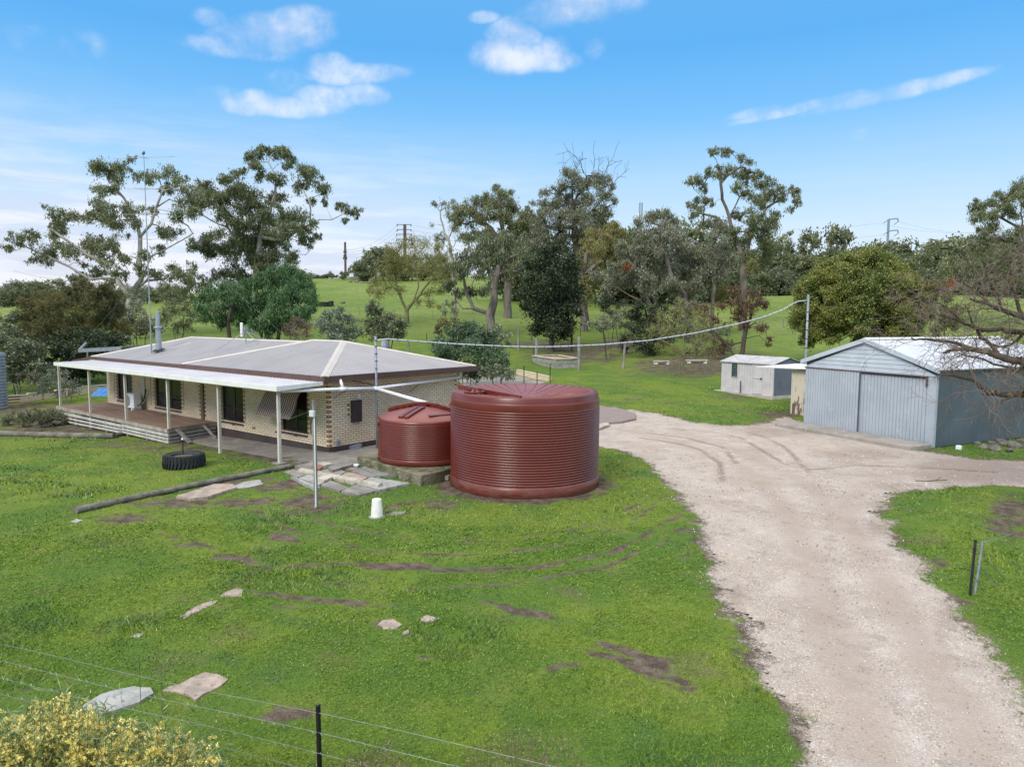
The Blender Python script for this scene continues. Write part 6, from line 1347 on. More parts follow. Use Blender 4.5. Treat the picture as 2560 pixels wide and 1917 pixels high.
shrub('silvery shrub showing above the roof ridge', Z5, [(60, 1240, 55), (130, 1225, 60), (200, 1270, 55), (60, 1330, 65), (150, 1340, 75), (240, 1350, 45), (10, 1290, 50), (100, 1400, 60), (200, 1400, 50)], 45, 'silver', 28, cover=1.6)
shrub('dark olive shrub tree right of the silvery shrub', Z5, [(370, 1165, 40), (400, 1215, 50), (345, 1200, 45), (350, 1280, 55), (430, 1290, 65), (510, 1270, 60), (560, 1310, 45), (470, 1350, 65), (550, 1370, 45), (380, 1370, 55), (330, 1350, 40)], 53, 'olive', 29, base=(470, 1440), cover=1.8, r0=.14, name='olive_tree', cat='tree')
tree('willow_tree', 'yellow green budding deciduous tree on the slope in front of the twin power pole', 'tree', Z5, [[(600, 1320), (598, 1200), (640, 1150), (720, 1050), (770, 990)], [(598, 1200), (545, 1080), (510, 980)], [(640, 1150), (680, 1040), (660, 900)]],
     [(500, 790, 50), (560, 760, 50), (640, 740, 55), (720, 745, 50), (800, 780, 50), (860, 850, 50), (880, 930, 45), (480, 870, 60), (560, 850, 60), (650, 820, 60), (740, 840, 60), (820, 880, 50), (430, 950, 50), (520, 950, 60), (620, 920, 60), (700, 930, 50), (380, 1020, 50), (460, 1050, 50), (400, 1090, 40), (800, 990, 50), (760, 1080, 40), (840, 1070, 40), (560, 1060, 40), (680, 1150, 30), (760, 1150, 34), (820, 1180, 26), (350, 1070, 30), (880, 1010, 40)],
     80, 'willow', 'bark_olive', .32, cover=1.0, L=.3, Wd=.05, droop=.15, spread=2.2, seed=31, twigs=16, sub=16, tight=.4)
shrub('small pale grey shrub under the willow on the slope', Z5, [(880, 1165, 36), (920, 1200, 40), (860, 1215, 34), (930, 1150, 26)], 74, 'silver', 32, cover=.8, tw=8)
tree('gum_tree', 'slender white trunked gum with sparse crown right of the willow', 'tree', Z5, [[(935, 1030), (915, 850), (885, 710), (850, 620), (830, 520)], [(885, 710), (920, 640), (940, 560)]],
     [(800, 470, 30), (850, 465, 34), (900, 465, 42), (930, 500, 34), (880, 540, 34), (940, 560, 34), (770, 610, 20), (800, 700, 42), (850, 720, 42), (930, 640, 42), (980, 700, 42), (960, 620, 34), (820, 760, 34), (900, 780, 34), (780, 460, 20)], 100, 'gum_grey', 'bark_white', .3, cover=.7, spread=1.5, seed=33, L=.4)
tree('gum_tree', 'broad gum with olive rounded crown standing behind the twisted trunk', 'tree', Z5, [[(1290, 1215), (1300, 1000), (1270, 800), (1262, 650), (1240, 500), (1230, 400)], [(1300, 900), (1330, 720), (1440, 620), (1480, 590)], [(1270, 800), (1180, 640), (1060, 560)]],
     [(1215, 365, 34), (1260, 390, 34), (1320, 385, 26), (1180, 450, 65), (1240, 440, 75), (1300, 470, 65), (1350, 500, 45), (1140, 430, 34), (1040, 490, 65), (980, 520, 65), (945, 575, 50), (1060, 540, 65), (1120, 570, 60), (1200, 530, 65), (1290, 560, 55), (1400, 560, 55), (1450, 565, 45), (1390, 610, 50), (1060, 660, 45), (1150, 660, 55), (1330, 640, 55), (1420, 650, 50), (1010, 700, 50), (1420, 520, 34)],
     95, 'gum', 'bark_grey', .75, cover=2.2, spread=2.5, seed=34, L=.4)
tree('gum_tree', 'gum with thick twisted pale trunk and dark drooping crown', 'tree', Z5, [[(1180, 1390), (1172, 1240), (1200, 1060), (1235, 900), (1250, 800)], [(1165, 1225), (1060, 1190), (985, 1190), (935, 1130)], [(1060, 1190), (1010, 1080), (990, 980)], [(1235, 900), (1330, 830)], [(1215, 980), (1120, 880)]],
     [(1010, 820, 75), (1080, 780, 80), (1160, 740, 85), (1250, 750, 85), (1330, 780, 85), (1390, 830, 75), (1400, 920, 75), (1340, 890, 75), (1250, 850, 70), (1160, 840, 75), (1080, 880, 65), (980, 900, 55), (1100, 950, 50), (1330, 970, 60), (1390, 1000, 55), (960, 960, 45), (890, 1010, 45), (1060, 1060, 50), (950, 1090, 45), (1130, 1060, 45), (880, 1050, 34)],
     70, 'gum_dark', 'bark_twist', .62, cover=2.0, spread=2.0, seed=35, droop=.75)
tt = tree('gum_tree', 'very tall grey foliaged gum with dead twigs poking from its top', 'tree', Z5, [[(1830, 1140), (1800, 900), (1760, 700), (1745, 480), (1735, 260), (1765, 215), (1740, 160), (1705, 95)], [(1760, 700), (1880, 520), (1990, 400), (2020, 300), (2040, 220), (2080, 180)], [(1745, 480), (1840, 330), (1830, 180)]],
     [(1700, 250, 45), (1760, 280, 50), (1690, 330, 55), (1780, 360, 65), (1850, 330, 55), (1900, 280, 50), (1640, 400, 55), (1560, 390, 45), (1530, 450, 50), (1600, 480, 65), (1700, 440, 75), (1800, 460, 75), (1880, 430, 75), (1540, 540, 60), (1480, 600, 65), (1560, 620, 75), (1660, 560, 85), (1760, 560, 85), (1860, 560, 85), (1450, 700, 75), (1540, 720, 75), (1640, 680, 85), (1740, 680, 75), (1840, 660, 75), (1910, 700, 65), (1450, 800, 55), (1950, 330, 50), (1980, 420, 50), (1960, 510, 55), (1985, 290, 34), (1950, 600, 60), (1500, 850, 60), (1820, 780, 60), (1900, 820, 60), (1840, 880, 50)],
     90, 'gum_grey', 'bark_dark', .7, cover=1.9, spread=2.8, seed=36, L=.4, twigs=6)
g_ = np.random.default_rng(5); out = []
for (X, Y) in ((1705, 250), (1745, 240), (1790, 260), (1835, 250), (1880, 250), (1930, 260), (1980, 260), (2030, 300), (1760, 220), (1960, 240), (1820, 230)):
    x, y, _ = Z5(X, Y+30); curly(g_, at(x, y, 90+g_.normal()), np.array([g_.normal(0, .25), g_.normal(0, .2), 1.]), g_.uniform(1.8, 3.6), .045, 1, 7, out, .35, .01, (2, 4), .5, .018)
tubes('dead_twigs', out, M['bark_dark'], tt)
tree('ivy_covered_tree', 'very dark ivy covered column of foliage in the middle of the photo', 'tree', Z5, [[(1600, 1420), (1600, 1200), (1610, 950)], [(1740, 1400, .001), (1735, 1250)]],
     [(1560, 830, 75), (1640, 790, 70), (1720, 850, 75), (1500, 900, 75), (1600, 900, 95), (1720, 950, 90), (1470, 1000, 75), (1580, 1000, 100), (1700, 1050, 100), (1460, 1100, 75), (1380, 1100, 36), (1350, 1085, 22), (1570, 1120, 105), (1700, 1150, 100), (1765, 1200, 55), (1480, 1210, 75), (1590, 1240, 105), (1700, 1270, 85), (1500, 1320, 75), (1620, 1340, 85), (1700, 1350, 60), (1430, 1180, 45), (1790, 1220, 26), (1660, 750, 36)],
     62, 'darkgreen', 'bark_dark', .35, cover=2.6, L=.2, Wd=.14, droop=.2, spread=1.3, seed=37, sub=14, tight=.26)
pB = G(*Z5(1060, 1655)[:2]); print('bush D', depth(pB))
shrub('large rounded blue green bush behind the right end of the house', Z5, [(850, 1420, 70), (950, 1355, 80), (1060, 1360, 80), (1160, 1400, 75), (880, 1510, 90), (1000, 1470, 110), (1120, 1480, 110), (1220, 1500, 75), (940, 1600, 90), (1060, 1600, 90), (1180, 1580, 85), (1255, 1570, 45), (830, 1480, 60), (1020, 1330, 50), (1110, 1350, 50)], 41, 'bushgreen', 38, cover=2.4, L=.16, Wd=.07, sub=16, tight=.24, base=(1060, 1670))
shrub('bronze green shrub peeping over the big rounded bush', Z5, [(820, 1340, 45), (870, 1300, 50), (930, 1290, 45), (980, 1310, 36)], 45, 'brown_olive', 39, cover=1.6, base=(880, 1560))
shrub('grey shrub beside the foot of the twisted gum', Z5, [(1220, 1330, 40), (1280, 1370, 45), (1240, 1410, 45), (1300, 1430, 34)], 50, 'gum_grey', 40, cover=1.3, base=(1250, 1500))
shrub('low brownish green shrub at the foot of the nearest grey post', Z5, [(1140, 1625, 40), (1190, 1600, 40), (1250, 1615, 45), (1320, 1640, 36), (1280, 1660, 34), (1200, 1650, 40)], 37, 'olive', 41, cover=1.5, base=(1220, 1700))
shrub('small spiky pale yellow shrub behind the eave corner', Z5, [(985, 1565, 26), (960, 1600, 20), (1010, 1600, 18)], 36, 'willow', 42, cover=.6, tw=12, base=(985, 1660))
tree('gum_tree', 'yellow green drooping gum right of the ivy covered tree', 'tree', Z6, [[(170, 1140), (150, 960), (180, 820), (270, 720)], [(150, 960), (260, 880), (320, 800)]],
     [(330, 640, 60), (270, 680, 60), (215, 730, 50), (350, 720, 75), (260, 780, 65), (330, 830, 75), (390, 670, 50), (250, 870, 55), (330, 930, 60), (270, 1000, 50), (190, 790, 40), (130, 880, 50), (160, 990, 45), (200, 1080, 40), (380, 620, 36), (400, 800, 50)],
     78, 'gum_yellow', 'bark_grey', .5, cover=1.7, spread=1.8, seed=43, droop=.75)
tree('gum_tree', 'wide grey green gum with an orange mistletoe ball, centre right', 'tree', Z6, [[(730, 1240), (610, 1150), (540, 1040), (500, 930), (560, 780)], [(900, 1260, .001), (860, 1100), (760, 960), (720, 800), (730, 660)], [(610, 1150), (480, 1100), (400, 1050)]],
     [(540, 600, 50), (610, 560, 50), (650, 540, 45), (720, 545, 60), (780, 590, 55), (600, 660, 75), (700, 660, 80), (800, 680, 70), (560, 760, 75), (680, 760, 85), (800, 760, 80), (500, 840, 75), (410, 900, 60), (600, 860, 85), (720, 880, 85), (480, 970, 75), (580, 980, 75), (350, 1060, 55), (300, 1120, 45), (400, 1020, 60), (680, 990, 70), (760, 1000, 60), (440, 760, 60), (360, 950, 60), (270, 960, 50), (420, 1150, 40), (640, 1080, 50)],
     73, 'gum_grey', 'bark_grey', .42, cover=2.0, spread=2.2, seed=44, extra=[('mistletoe', 460, 905, 34, 'orange_leaf', -2.5)])
tree('gum_tree', 'grey green gum leaning between the mistletoe gum and the tall right gum', 'tree', Z6, [[(1050, 1280), (1060, 1000), (1080, 850), (1090, 760)], [(870, 1200, .001), (900, 1000), (940, 840)], [(1060, 1000), (1120, 900)]],
     [(880, 770, 75), (960, 800, 75), (1040, 790, 75), (900, 870, 85), (1000, 890, 85), (1100, 860, 75), (1140, 790, 65), (820, 950, 75), (940, 970, 85), (1060, 970, 75), (860, 1060, 65), (960, 1080, 60), (1090, 640, 45), (1060, 580, 45), (1130, 640, 50), (1050, 700, 50), (1150, 940, 50), (780, 1060, 50)],
     76, 'gum_grey', 'bark_grey', .36, cover=1.9, spread=2.0, seed=45)
tree('evergreen_thicket', 'very dark green ivy mass low under the mistletoe gum', 'thicket', Z6, [[(600, 1520), (600, 1350), (600, 1250)]],
     [(560, 1180, 65), (620, 1250, 75), (560, 1340, 65), (650, 1370, 65), (740, 1300, 55), (560, 1440, 55), (640, 1460, 60), (440, 1400, 34), (700, 1180, 55), (450, 1460, 34), (520, 1240, 50), (330, 1130, 40), (290, 1170, 40), (740, 1400, 50), (790, 1220, 50)],
     62, 'darkgreen', 'bark_dark', .25, cover=2.1, L=.2, Wd=.12, droop=.2, spread=1.3, seed=46, sub=14)
shrub('small round silver grey tree below the ivy mass, right of the tallest post', Z6, [(300, 1270, 50), (360, 1310, 45), (250, 1300, 40), (390, 1260, 45), (310, 1330, 40), (210, 1300, 30)], 58, 'gum_grey', 47, cover=.8, base=(335, 1430), tw=12, r0=.1, name='small_tree', cat='tree')
tree('gum_tree', 'tallest airy gum on the right with tufted open crown', 'tree', Z6, [[(1265, 1240), (1268, 1040), (1262, 880), (1215, 720), (1170, 560), (1120, 440), (1110, 330), (1090, 200)], [(1262, 880), (1330, 640), (1420, 500), (1520, 440)], [(1215, 720), (1080, 560), (990, 540)], [(1170, 560), (1240, 420), (1280, 320)], [(1110, 330), (1200, 240), (1290, 180)]],
     [(1080, 95, 34), (1150, 110, 40), (1250, 145, 36), (1310, 190, 34), (1050, 120, 26), (1050, 255, 50), (960, 305, 45), (900, 305, 36), (1180, 240, 50), (1280, 290, 60), (1350, 280, 55), (1400, 340, 55), (1460, 310, 36), (1450, 380, 65), (1530, 400, 50), (1600, 375, 40), (1640, 380, 26), (1640, 465, 36), (1585, 500, 30), (960, 460, 55), (1010, 430, 40), (1120, 260, 40), (1300, 400, 65), (1220, 350, 45), (1400, 460, 60), (1330, 550, 85), (1440, 600, 65), (1350, 640, 85), (1440, 690, 75), (1280, 720, 75), (1200, 640, 50), (1100, 620, 60), (950, 540, 50), (1480, 540, 45), (1400, 790, 75), (1180, 760, 75), (1300, 830, 60), (1230, 540, 50), (1000, 360, 40), (1480, 800, 60), (900, 470, 30), (1000, 600, 40), (1420, 880, 60), (1340, 900, 50)],
     84, 'gum', 'bark_grey', .62, cover=1.8, spread=2.6, seed=48, sub=8, L=.38, extra=[('mistletoe', 1320, 900, 44, 'gum_yellow', -1.5), ('mistletoe', 1120, 1070, 60, 'gum_yellow', -4)])
shrub('tangled olive undergrowth beneath the gums, between the ivy mass and the rust leaved tree', Z6, [(820, 1260, 60), (900, 1300, 65), (980, 1360, 60), (1060, 1380, 55), (860, 1390, 60), (950, 1450, 55), (1060, 1470, 50), (780, 1350, 50), (1130, 1330, 50), (900, 1500, 45), (1000, 1250, 50), (1150, 1450, 45), (830, 1160, 55), (930, 1160, 50)], 63, 'gum_grey', 149, cover=1.0, base=(960, 1540), tw=14)
shrub('olive green undergrowth left of the ivy mass behind the tallest post', Z6, [(390, 1240, 50), (450, 1300, 45), (340, 1200, 45), (460, 1230, 50), (480, 1380, 40)], 66, 'olive', 150, cover=1.4, base=(420, 1440))
tree('rusty_tree', 'half dead tree with rust brown leaves behind the small shed', 'tree', Z6, [[(1240, 1500), (1285, 1330), (1255, 1180), (1230, 1060)], [(1285, 1330), (1330, 1180), (1380, 1110)], [(1230, 1500, .001), (1100, 1380), (1000, 1300)], [(1265, 1420), (1180, 1440), (1110, 1400)]],
     [(1220, 1060, 50), (1260, 1150, 60), (1230, 1230, 60), (1340, 1080, 45), (1380, 1120, 50), (1420, 1170, 36), (1310, 1180, 50), (1400, 1320, 34), (1380, 1340, 30), (1445, 1400, 26), (1440, 1440, 22), (1100, 1180, 45), (940, 1200, 55), (1060, 1260, 45), (1130, 1430, 50), (1090, 1480, 45), (1270, 1290, 40), (1000, 1180, 40), (1180, 1150, 40)],
     60, 'rust', 'bark_dark', .3, cover=1.0, spread=1.0, seed=49, twigs=12, L=.22, Wd=.1)
r_ = tree('bare_tree', 'grey olive leafless tree in front of the thicket, left of the small shed', 'tree', Z6, [[(862, 1640), (860, 1520), (850, 1400), (880, 1300)], [(860, 1520), (760, 1440), (680, 1400)], [(860, 1500), (960, 1420), (1020, 1380)]],
     [(700, 1250, 60), (800, 1220, 60), (900, 1230, 60), (980, 1280, 60), (660, 1340, 60), (760, 1340, 60), (880, 1340, 60), (1000, 1400, 60), (700, 1440, 50), (1040, 1480, 50), (940, 1480, 50), (800, 1480, 50), (840, 1150, 40), (1060, 1420, 40)],
     50, 'willow', 'bark_olive', .15, cover=.4, spread=1.2, seed=50, twigs=46, L=.16, Wd=.04, step=.5)
# --- rounded acacia right of the pole
pA = G(*Z7(540, 1330)[:2]); DA = 56.0; cA = at(*Z7(510, 1060)[:2], DA); ga = gzf(cA[0], cA[1]); s = K*.3129/FOC*DA; RA = 400*s; HA = at(*Z7(510, 650)[:2], DA)[2]
g = np.random.default_rng(60); C = []; R = []
for i in range(420):
    d = g.normal(size=3); d /= np.linalg.norm(d)
    if d[2] < -.55: d[2] *= -.7
    zc_ = ga+(HA-ga)*.5; f = g.uniform(.9, .97)
    if g.random() < .2: f *= .75
    C.append(np.array([cA[0]+d[0]*RA*f, cA[1]+d[1]*RA*f, zc_+d[2]*(HA-zc_)*f])); R.append(g.uniform(.45, .85))
ac_ = thing('acacia_tree', (cA[0], cA[1], ga), 'big dense dome shaped acacia with yellowish tips behind the large shed', 'tree')
V, F = grow(g, [[np.array([cA[0], cA[1], ga-.2]), np.array([cA[0], cA[1], ga+1.2]), np.array([cA[0]+.2, cA[1], ga+2.6])]], C, R, .35, .7, .08, 2); npmesh('trunk', V, F, M['bark_dark'], ac_, smooth=True)
V, F = leaves(g, C, R, 2.1, .17, .08, .0, .85, 6, .26); npmesh('crown', V, F, M['acacia'], ac_)
shrub('straggly olive brown shrub between the acacia and the bare branches', Z7, [(1000, 870, 60), (1060, 890, 55), (1130, 950, 75), (1180, 1040, 75), (1100, 1100, 75), (1020, 1040, 75), (1160, 1140, 60), (1060, 1180, 60), (1200, 1120, 50)], 50, 'brown_olive', 61, cover=1.2, base=(1080, 1330), tw=8)
tree('gum_tree', 'large gum cut off by the right edge of the photo', 'tree', Z7, [[(1760, 950), (1720, 700), (1640, 480), (1640, 300)], [(1720, 700), (1540, 560), (1420, 500)], [(1640, 480), (1500, 400), (1400, 360)], [(1700, 800), (1300, 760), (1150, 740)]],
     [(1640, 160, 55), (1650, 250, 65), (1560, 240, 45), (1500, 250, 45), (1440, 290, 50), (1370, 300, 45), (1330, 340, 50), (1350, 400, 50), (1420, 380, 60), (1500, 340, 50), (1440, 450, 50), (1560, 380, 40), (1380, 480, 45), (1320, 540, 45), (1400, 560, 55), (1500, 560, 75), (1600, 520, 65), (1640, 620, 75), (1560, 640, 65), (1450, 640, 75), (1350, 640, 65), (1290, 600, 36), (1150, 700, 55), (1240, 700, 60), (1100, 740, 50), (1200, 790, 60), (1300, 740, 65), (1400, 720, 60), (1720, 300, 80), (1720, 450, 80), (1740, 180, 70), (1260, 860, 50), (1520, 740, 70), (1620, 740, 70), (1700, 600, 80)],
     88, 'gum', 'bark_grey', .55, cover=2.0, spread=2.5, seed=62, L=.4, extra=[('mistletoe', 1160, 850, 34, 'orange_leaf', -2)])
# --- bare tree over the large shed
DB = 17.5; bt_ = at(2330, 1000, DB); gB = gzf(bt_[0], bt_[1])
bare = thing('bare_tree', (bt_[0], bt_[1], gB), 'leafless twisted tree reaching over the large shed from the right edge', 'tree')
g = np.random.default_rng(70); out = []; tw_ = []
def zp(X, Y, dd=0): x, y, _ = Z7(X, Y); return at(x, y, DB+dd)
base_ = np.array([bt_[0], bt_[1], gB-.2]); fork = at(2330, 900, DB)
limbs = [([base_, fork, zp(1900, 1200), zp(1780, 1150)], .3, .2), ([fork, zp(1800, 1130), zp(1656, 1095), zp(1500, 1040), zp(1430, 1000), zp(1330, 975), zp(1285, 960)], .13, .02), ([fork, zp(1800, 1230, .4), zp(1656, 1190, .3), zp(1500, 1165), zp(1350, 1165), zp(1240, 1130), zp(1150, 1090), zp(1060, 1060)], .12, .015),
         ([fork, zp(1820, 1460, -.5), zp(1656, 1400, -.5), zp(1590, 1380, -.4), zp(1480, 1345, -.2), zp(1350, 1320), zp(1250, 1300), zp(1180, 1310), zp(1100, 1332)], .16, .02), ([zp(1350, 1320), zp(1200, 1270, .3), zp(1050, 1240, .5), zp(940, 1232, .6), zp(880, 1228, .6)], .05, .012),
         ([fork, zp(1850, 1650, -.6), zp(1656, 1612, -.5), zp(1540, 1620, -.3), zp(1390, 1612), zp(1362, 1560), zp(1300, 1510), zp(1180, 1490), zp(1080, 1482)], .13, .014), ([fork, zp(1800, 1500, .5), zp(1656, 1470, .6), zp(1560, 1440, .5), zp(1450, 1400, .7), zp(1300, 1350, .9), zp(1220, 1340, 1)], .06, .01),
         ([zp(1480, 1345, -.2), zp(1400, 1250), zp(1330, 1180, .2), zp(1250, 1000, .3)], .05, .01), ([zp(1500, 1040), zp(1450, 900), zp(1400, 800), zp(1380, 700)], .045, .008), ([zp(1656, 1095), zp(1600, 950), zp(1560, 800), zp(1540, 680)], .05, .008), ([fork, zp(1850, 900), zp(1780, 700), zp(1700, 560)], .1, .02), ([zp(1240, 1130), zp(1130, 1020), zp(1040, 980), zp(940, 960)], .03, .008), ([zp(1430, 1000), zp(1300, 880, .3), zp(1200, 830, .4)], .03, .008), ([zp(1656, 1190, .3), zp(1560, 1280, .5), zp(1480, 1290, .6), zp(1380, 1260, .7)], .04, .01)]
for pts, ra, rb in limbs:
    P = []
    for a, b in zip(pts[:-1], pts[1:]):
        n = max(2, int(np.linalg.norm(b-a)/.22))
        for i in range(n): P.append(a+(b-a)*i/n+(g.normal(0, .022, 3) if len(P) else 0))
    P.append(pts[-1]); n = len(P)
    for i in range(n-1):
        r1 = ra+(rb-ra)*i/n; r2 = ra+(rb-ra)*(i+1)/n; out.append((P[i], P[i+1], r1, r2))
        if pts[0] is not base_ and i > n*.12 and g.random() < .9:
            d = P[i+1]-P[i]; d /= np.linalg.norm(d); e = np.cross(d, g.normal(size=3)); e /= np.linalg.norm(e); e[2] += .1
            curly(g, P[i], d*.5+e*.8, g.uniform(.5, 1.35), max(r1*.28, .009), 2, 9, tw_, .75, -.015, (3, 5), .62, .0042)
tubes('trunk', out, M['bark_bare'], bare, 8); tubes('twigs', tw_, M['twig_pink'], bare, 3); print('twigs', len(tw_))
# --- small bed plants
pS = G(*ZG(380, 860)[:2]); DS = depth(pS)
shrub('dark low spreading shrub in the garden bed left of the deck', ZG, [(60, 800, 60), (150, 780, 60), (250, 760, 70), (350, 770, 80), (450, 760, 75), (550, 790, 60), (630, 800, 45), (200, 820, 50), (400, 820, 60), (500, 830, 50), (320, 720, 40)], DS, 'gum_dark', 63, cover=1.6, L=.13, Wd=.03, tw=10, base=(380, 860))
pS = G(*ZG(590, 655)[:2])
shrub('loose pale leaved shrub behind the first veranda post', ZG, [(400, 500, 70), (480, 440, 70), (560, 480, 70), (500, 550, 70), (400, 430, 50), (640, 560, 60), (560, 400, 50), (350, 540, 50), (620, 480, 50), (450, 380, 40), (680, 500, 40)], depth(pS), 'silver', 64, cover=.5, L=.11, Wd=.05, tw=12, base=(590, 655), bark='bark_grey')
pS = G(*ZG(150, 610)[:2])
sm_ = tree('bare_sapling', 'small bare fruit tree at far left in front of the low brick wall', 'tree', ZG, [[(150, 615), (150, 500), (150, 400)], [(150, 500), (90, 470), (20, 500)], [(150, 500), (240, 510), (330, 470)]], [(150, 400, 40), (190, 390, 30), (110, 420, 30), (300, 440, 40), (340, 400, 30), (0, 520, 40), (240, 480, 30), (60, 440, 30)], depth(pS), 'gum_grey', 'bark_grey', .05, cover=.05, L=.08, Wd=.03, seed=65, twigs=10, step=.3, wig=.05)
# --- wattle bush in the lower left corner
g = np.random.default_rng(80); cW = at(150, 1800, 4.9); gW = gzf(cW[0], cW[1]); wt = thing('wattle_bush', (cW[0], cW[1], gW), 'yellow flowering wattle bush filling the bottom left corner', 'bush')
out = []; tips = []
for i in range(330):
    x = g.uniform(-70, 490); yt = np.interp(x, [-70, 0, 60, 130, 200, 260, 330, 410, 490], [1535, 1550, 1535, 1510, 1525, 1545, 1570, 1600, 1640])+abs(g.normal(0, 1))*34+g.uniform(-14, 60)
    D = g.uniform(4.4, 5.6); e = at(x, yt, D); b0 = np.array([cW[0]+(e[0]-cW[0])*.25, cW[1]+(e[1]-cW[1])*.25, gW]); m_ = (b0+e)/2+np.array([(e[0]-cW[0])*.2, (e[1]-cW[1])*.2, .1]); P = []
    for t in np.linspace(0, 1, 7): P.append(b0*(1-t)**2+m_*2*t*(1-t)+e*t*t+g.normal(0, .012, 3)*(0 < t < 1))
    for k in range(6): out.append((P[k], P[k+1], .012*(1-k/7), .012*(1-(k+1)/7)))
    d = P[-1]-P[-2]; d /= np.linalg.norm(d); tips.append((P[-1], d)); 
    for k in range(3): e2 = d+g.normal(0, .5, 3); e2 /= np.linalg.norm(e2); q = P[-2]+d*g.uniform(-.1, .1); L_2 = g.uniform(.08, .2); out.append((q, q+e2*L_2, .004, .002)); tips.append((q+e2*L_2, e2))
tubes('stems', out, M['bark_olive'], wt, 4)
lv = []; fw_ = []
for (p, d) in tips:
    n = 22; t = g.uniform(-.32, .08, n); q = p+d*t[:, None]+g.normal(0, .03, (n, 3)); lv.append(q)
    if g.random() < .85:
        n = g.integers(10, 20)
        for t in g.uniform(-.22, .03, n): c = p+d*t+g.normal(0, .018, 3); fw_.append(c+g.normal(0, .0068, (13, 3)))
def cards(P, L, Wd, g, ax=None):
    n = len(P); a = g.normal(size=(n, 3)); a[:, 2] += .5; a /= np.linalg.norm(a, axis=1)[:, None]; b = np.cross(a, g.normal(size=(n, 3))); b /= np.linalg.norm(b, axis=1)[:, None]
    l = (L*g.uniform(.6, 1.3, n))[:, None]; w = (Wd*g.uniform(.7, 1.3, n))[:, None]
    return np.stack([P-a*l/2, P+b*w/2, P+a*l/2, P-b*w/2], 1).reshape(-1, 3), np.arange(4*n).reshape(n, 4)
V, F = cards(np.concatenate(lv), .085, .009, g); npmesh('leaves', V, F, M['wattle_leaf'], wt)
V, F = cards(np.concatenate(fw_), .013, .011, g); npmesh('blossom', V, F, M['wattle_flower'], wt)
for (x, y, D, Rr, sd2, lb) in ((800, 1700, 5.6, .3, 81, 'low tan green bush tip at the bottom edge, right of the black picket'), (1130, 1690, 5.3, .42, 82, 'wider low tan green bush tip at the bottom edge near the middle')):
    g = np.random.default_rng(sd2); c = at(x, y, D); t = thing('heath_bush', (c[0], c[1], gzf(c[0], c[1])), lb, 'bush'); n = 5000; d = g.normal(size=(n, 3)); d /= np.linalg.norm(d, axis=1)[:, None]; P = c+d*(g.random(n)**.3)[:, None]*[Rr*1.3, Rr*1.3, Rr*.7]
    V, F = cards(P, .035, .007, g); npmesh('foliage', V, F, M['heath'], t)
    out = [(np.array([c[0], c[1], gzf(c[0], c[1])-.05]), c+d[i]*[Rr, Rr, Rr*.5], .01, .003) for i in range(30)]; tubes('stems', out, M['bark_olive'], t, 4)
# --- far trees: four kinds built once and copied
def proto(seed, leaf, shape):
    global LOCAL
    g = np.random.default_rng(seed); C = []; R = []
    if shape == 'gum':
        for i in range(16): a = g.uniform(0, 6.28); z = g.uniform(3.2, 9.3); r = (2.9-.22*abs(z-6))*g.random()**.5; C.append([r*math.cos(a), r*math.sin(a), z]); R.append(g.uniform(.8, 1.35))
    elif shape == 'round':
        for i in range(20): a = g.uniform(0, 6.28); z = g.uniform(2, 9); r = (4.2-.5*abs(z-5)*.8)*g.random()**.5; C.append([r*math.cos(a), r*math.sin(a), z]); R.append(g.uniform(1.2, 1.9))
    else:
        for i in range(14): a = g.uniform(0, 6.28); z = g.uniform(1.0, 8.5); r = (7-.5*z)*g.random()**.5; C.append([r*math.cos(a), r*math.sin(a), z]); R.append(g.uniform(1.6, 2.4))
    LOCAL = True; t = thing('gum_tree' if shape == 'gum' else ('bushy_tree' if shape == 'round' else 'scrub_bush'), (0, 0, 0), 'x', 'tree')
    V, F = grow(g, [[np.array([0, 0, -1.5]), np.array([0, 0, 1.5]), np.array([.2, 0, 4.0])]], C, R, .32, 1.0, .15, 2); npmesh('trunk', V, F, M['bark_grey' if shape != 'scrub' else 'bark_dark'], t, smooth=True)
    V, F = leaves(g, C, R, 1.25 if shape == 'gum' else 1.5, .75, .3, .4, .85, 8, .34); npmesh('crown', V, F, M[leaf], t); LOCAL = False; t['_u'] = 0; return t
PR = {'a': proto(91, 'gum_dark', 'gum'), 'b': proto(92, 'gum', 'gum'), 'c': proto(93, 'gum_dark', 'round'), 'd': proto(94, 'gum', 'round'), 'e': proto(95, 'gum_dark', 'scrub'), 'f': proto(96, 'olive', 'scrub')}
def far(kind, x, ytop, D, wd=1.0, label='', group='', gr=random.Random(3)):
    root = PR[kind]; b2 = at(x, 640, D); z = gzf(b2[0], b2[1]); H = (at(x, ytop, D)[2]-z)/10.2; H = max(H, .12)
    sc = (H*wd, H*wd, H); r = gr.uniform(0, 6.28)
    if root['_u'] == 0: o = root; o.location = (b2[0], b2[1], z); o.scale = sc; o.rotation_euler = (0, 0, r); root['_u'] = 1; o['label'] = label
    else: o = copy_tree(root, (b2[0], b2[1], z), r, sc, label)
    o['group'] = group; o['category'] = 'tree' if kind not in 'ef' else 'bush'
    return o
gr = random.Random(9)
L1 = 'dark gum tree in the continuous far tree line beyond the right paddock'
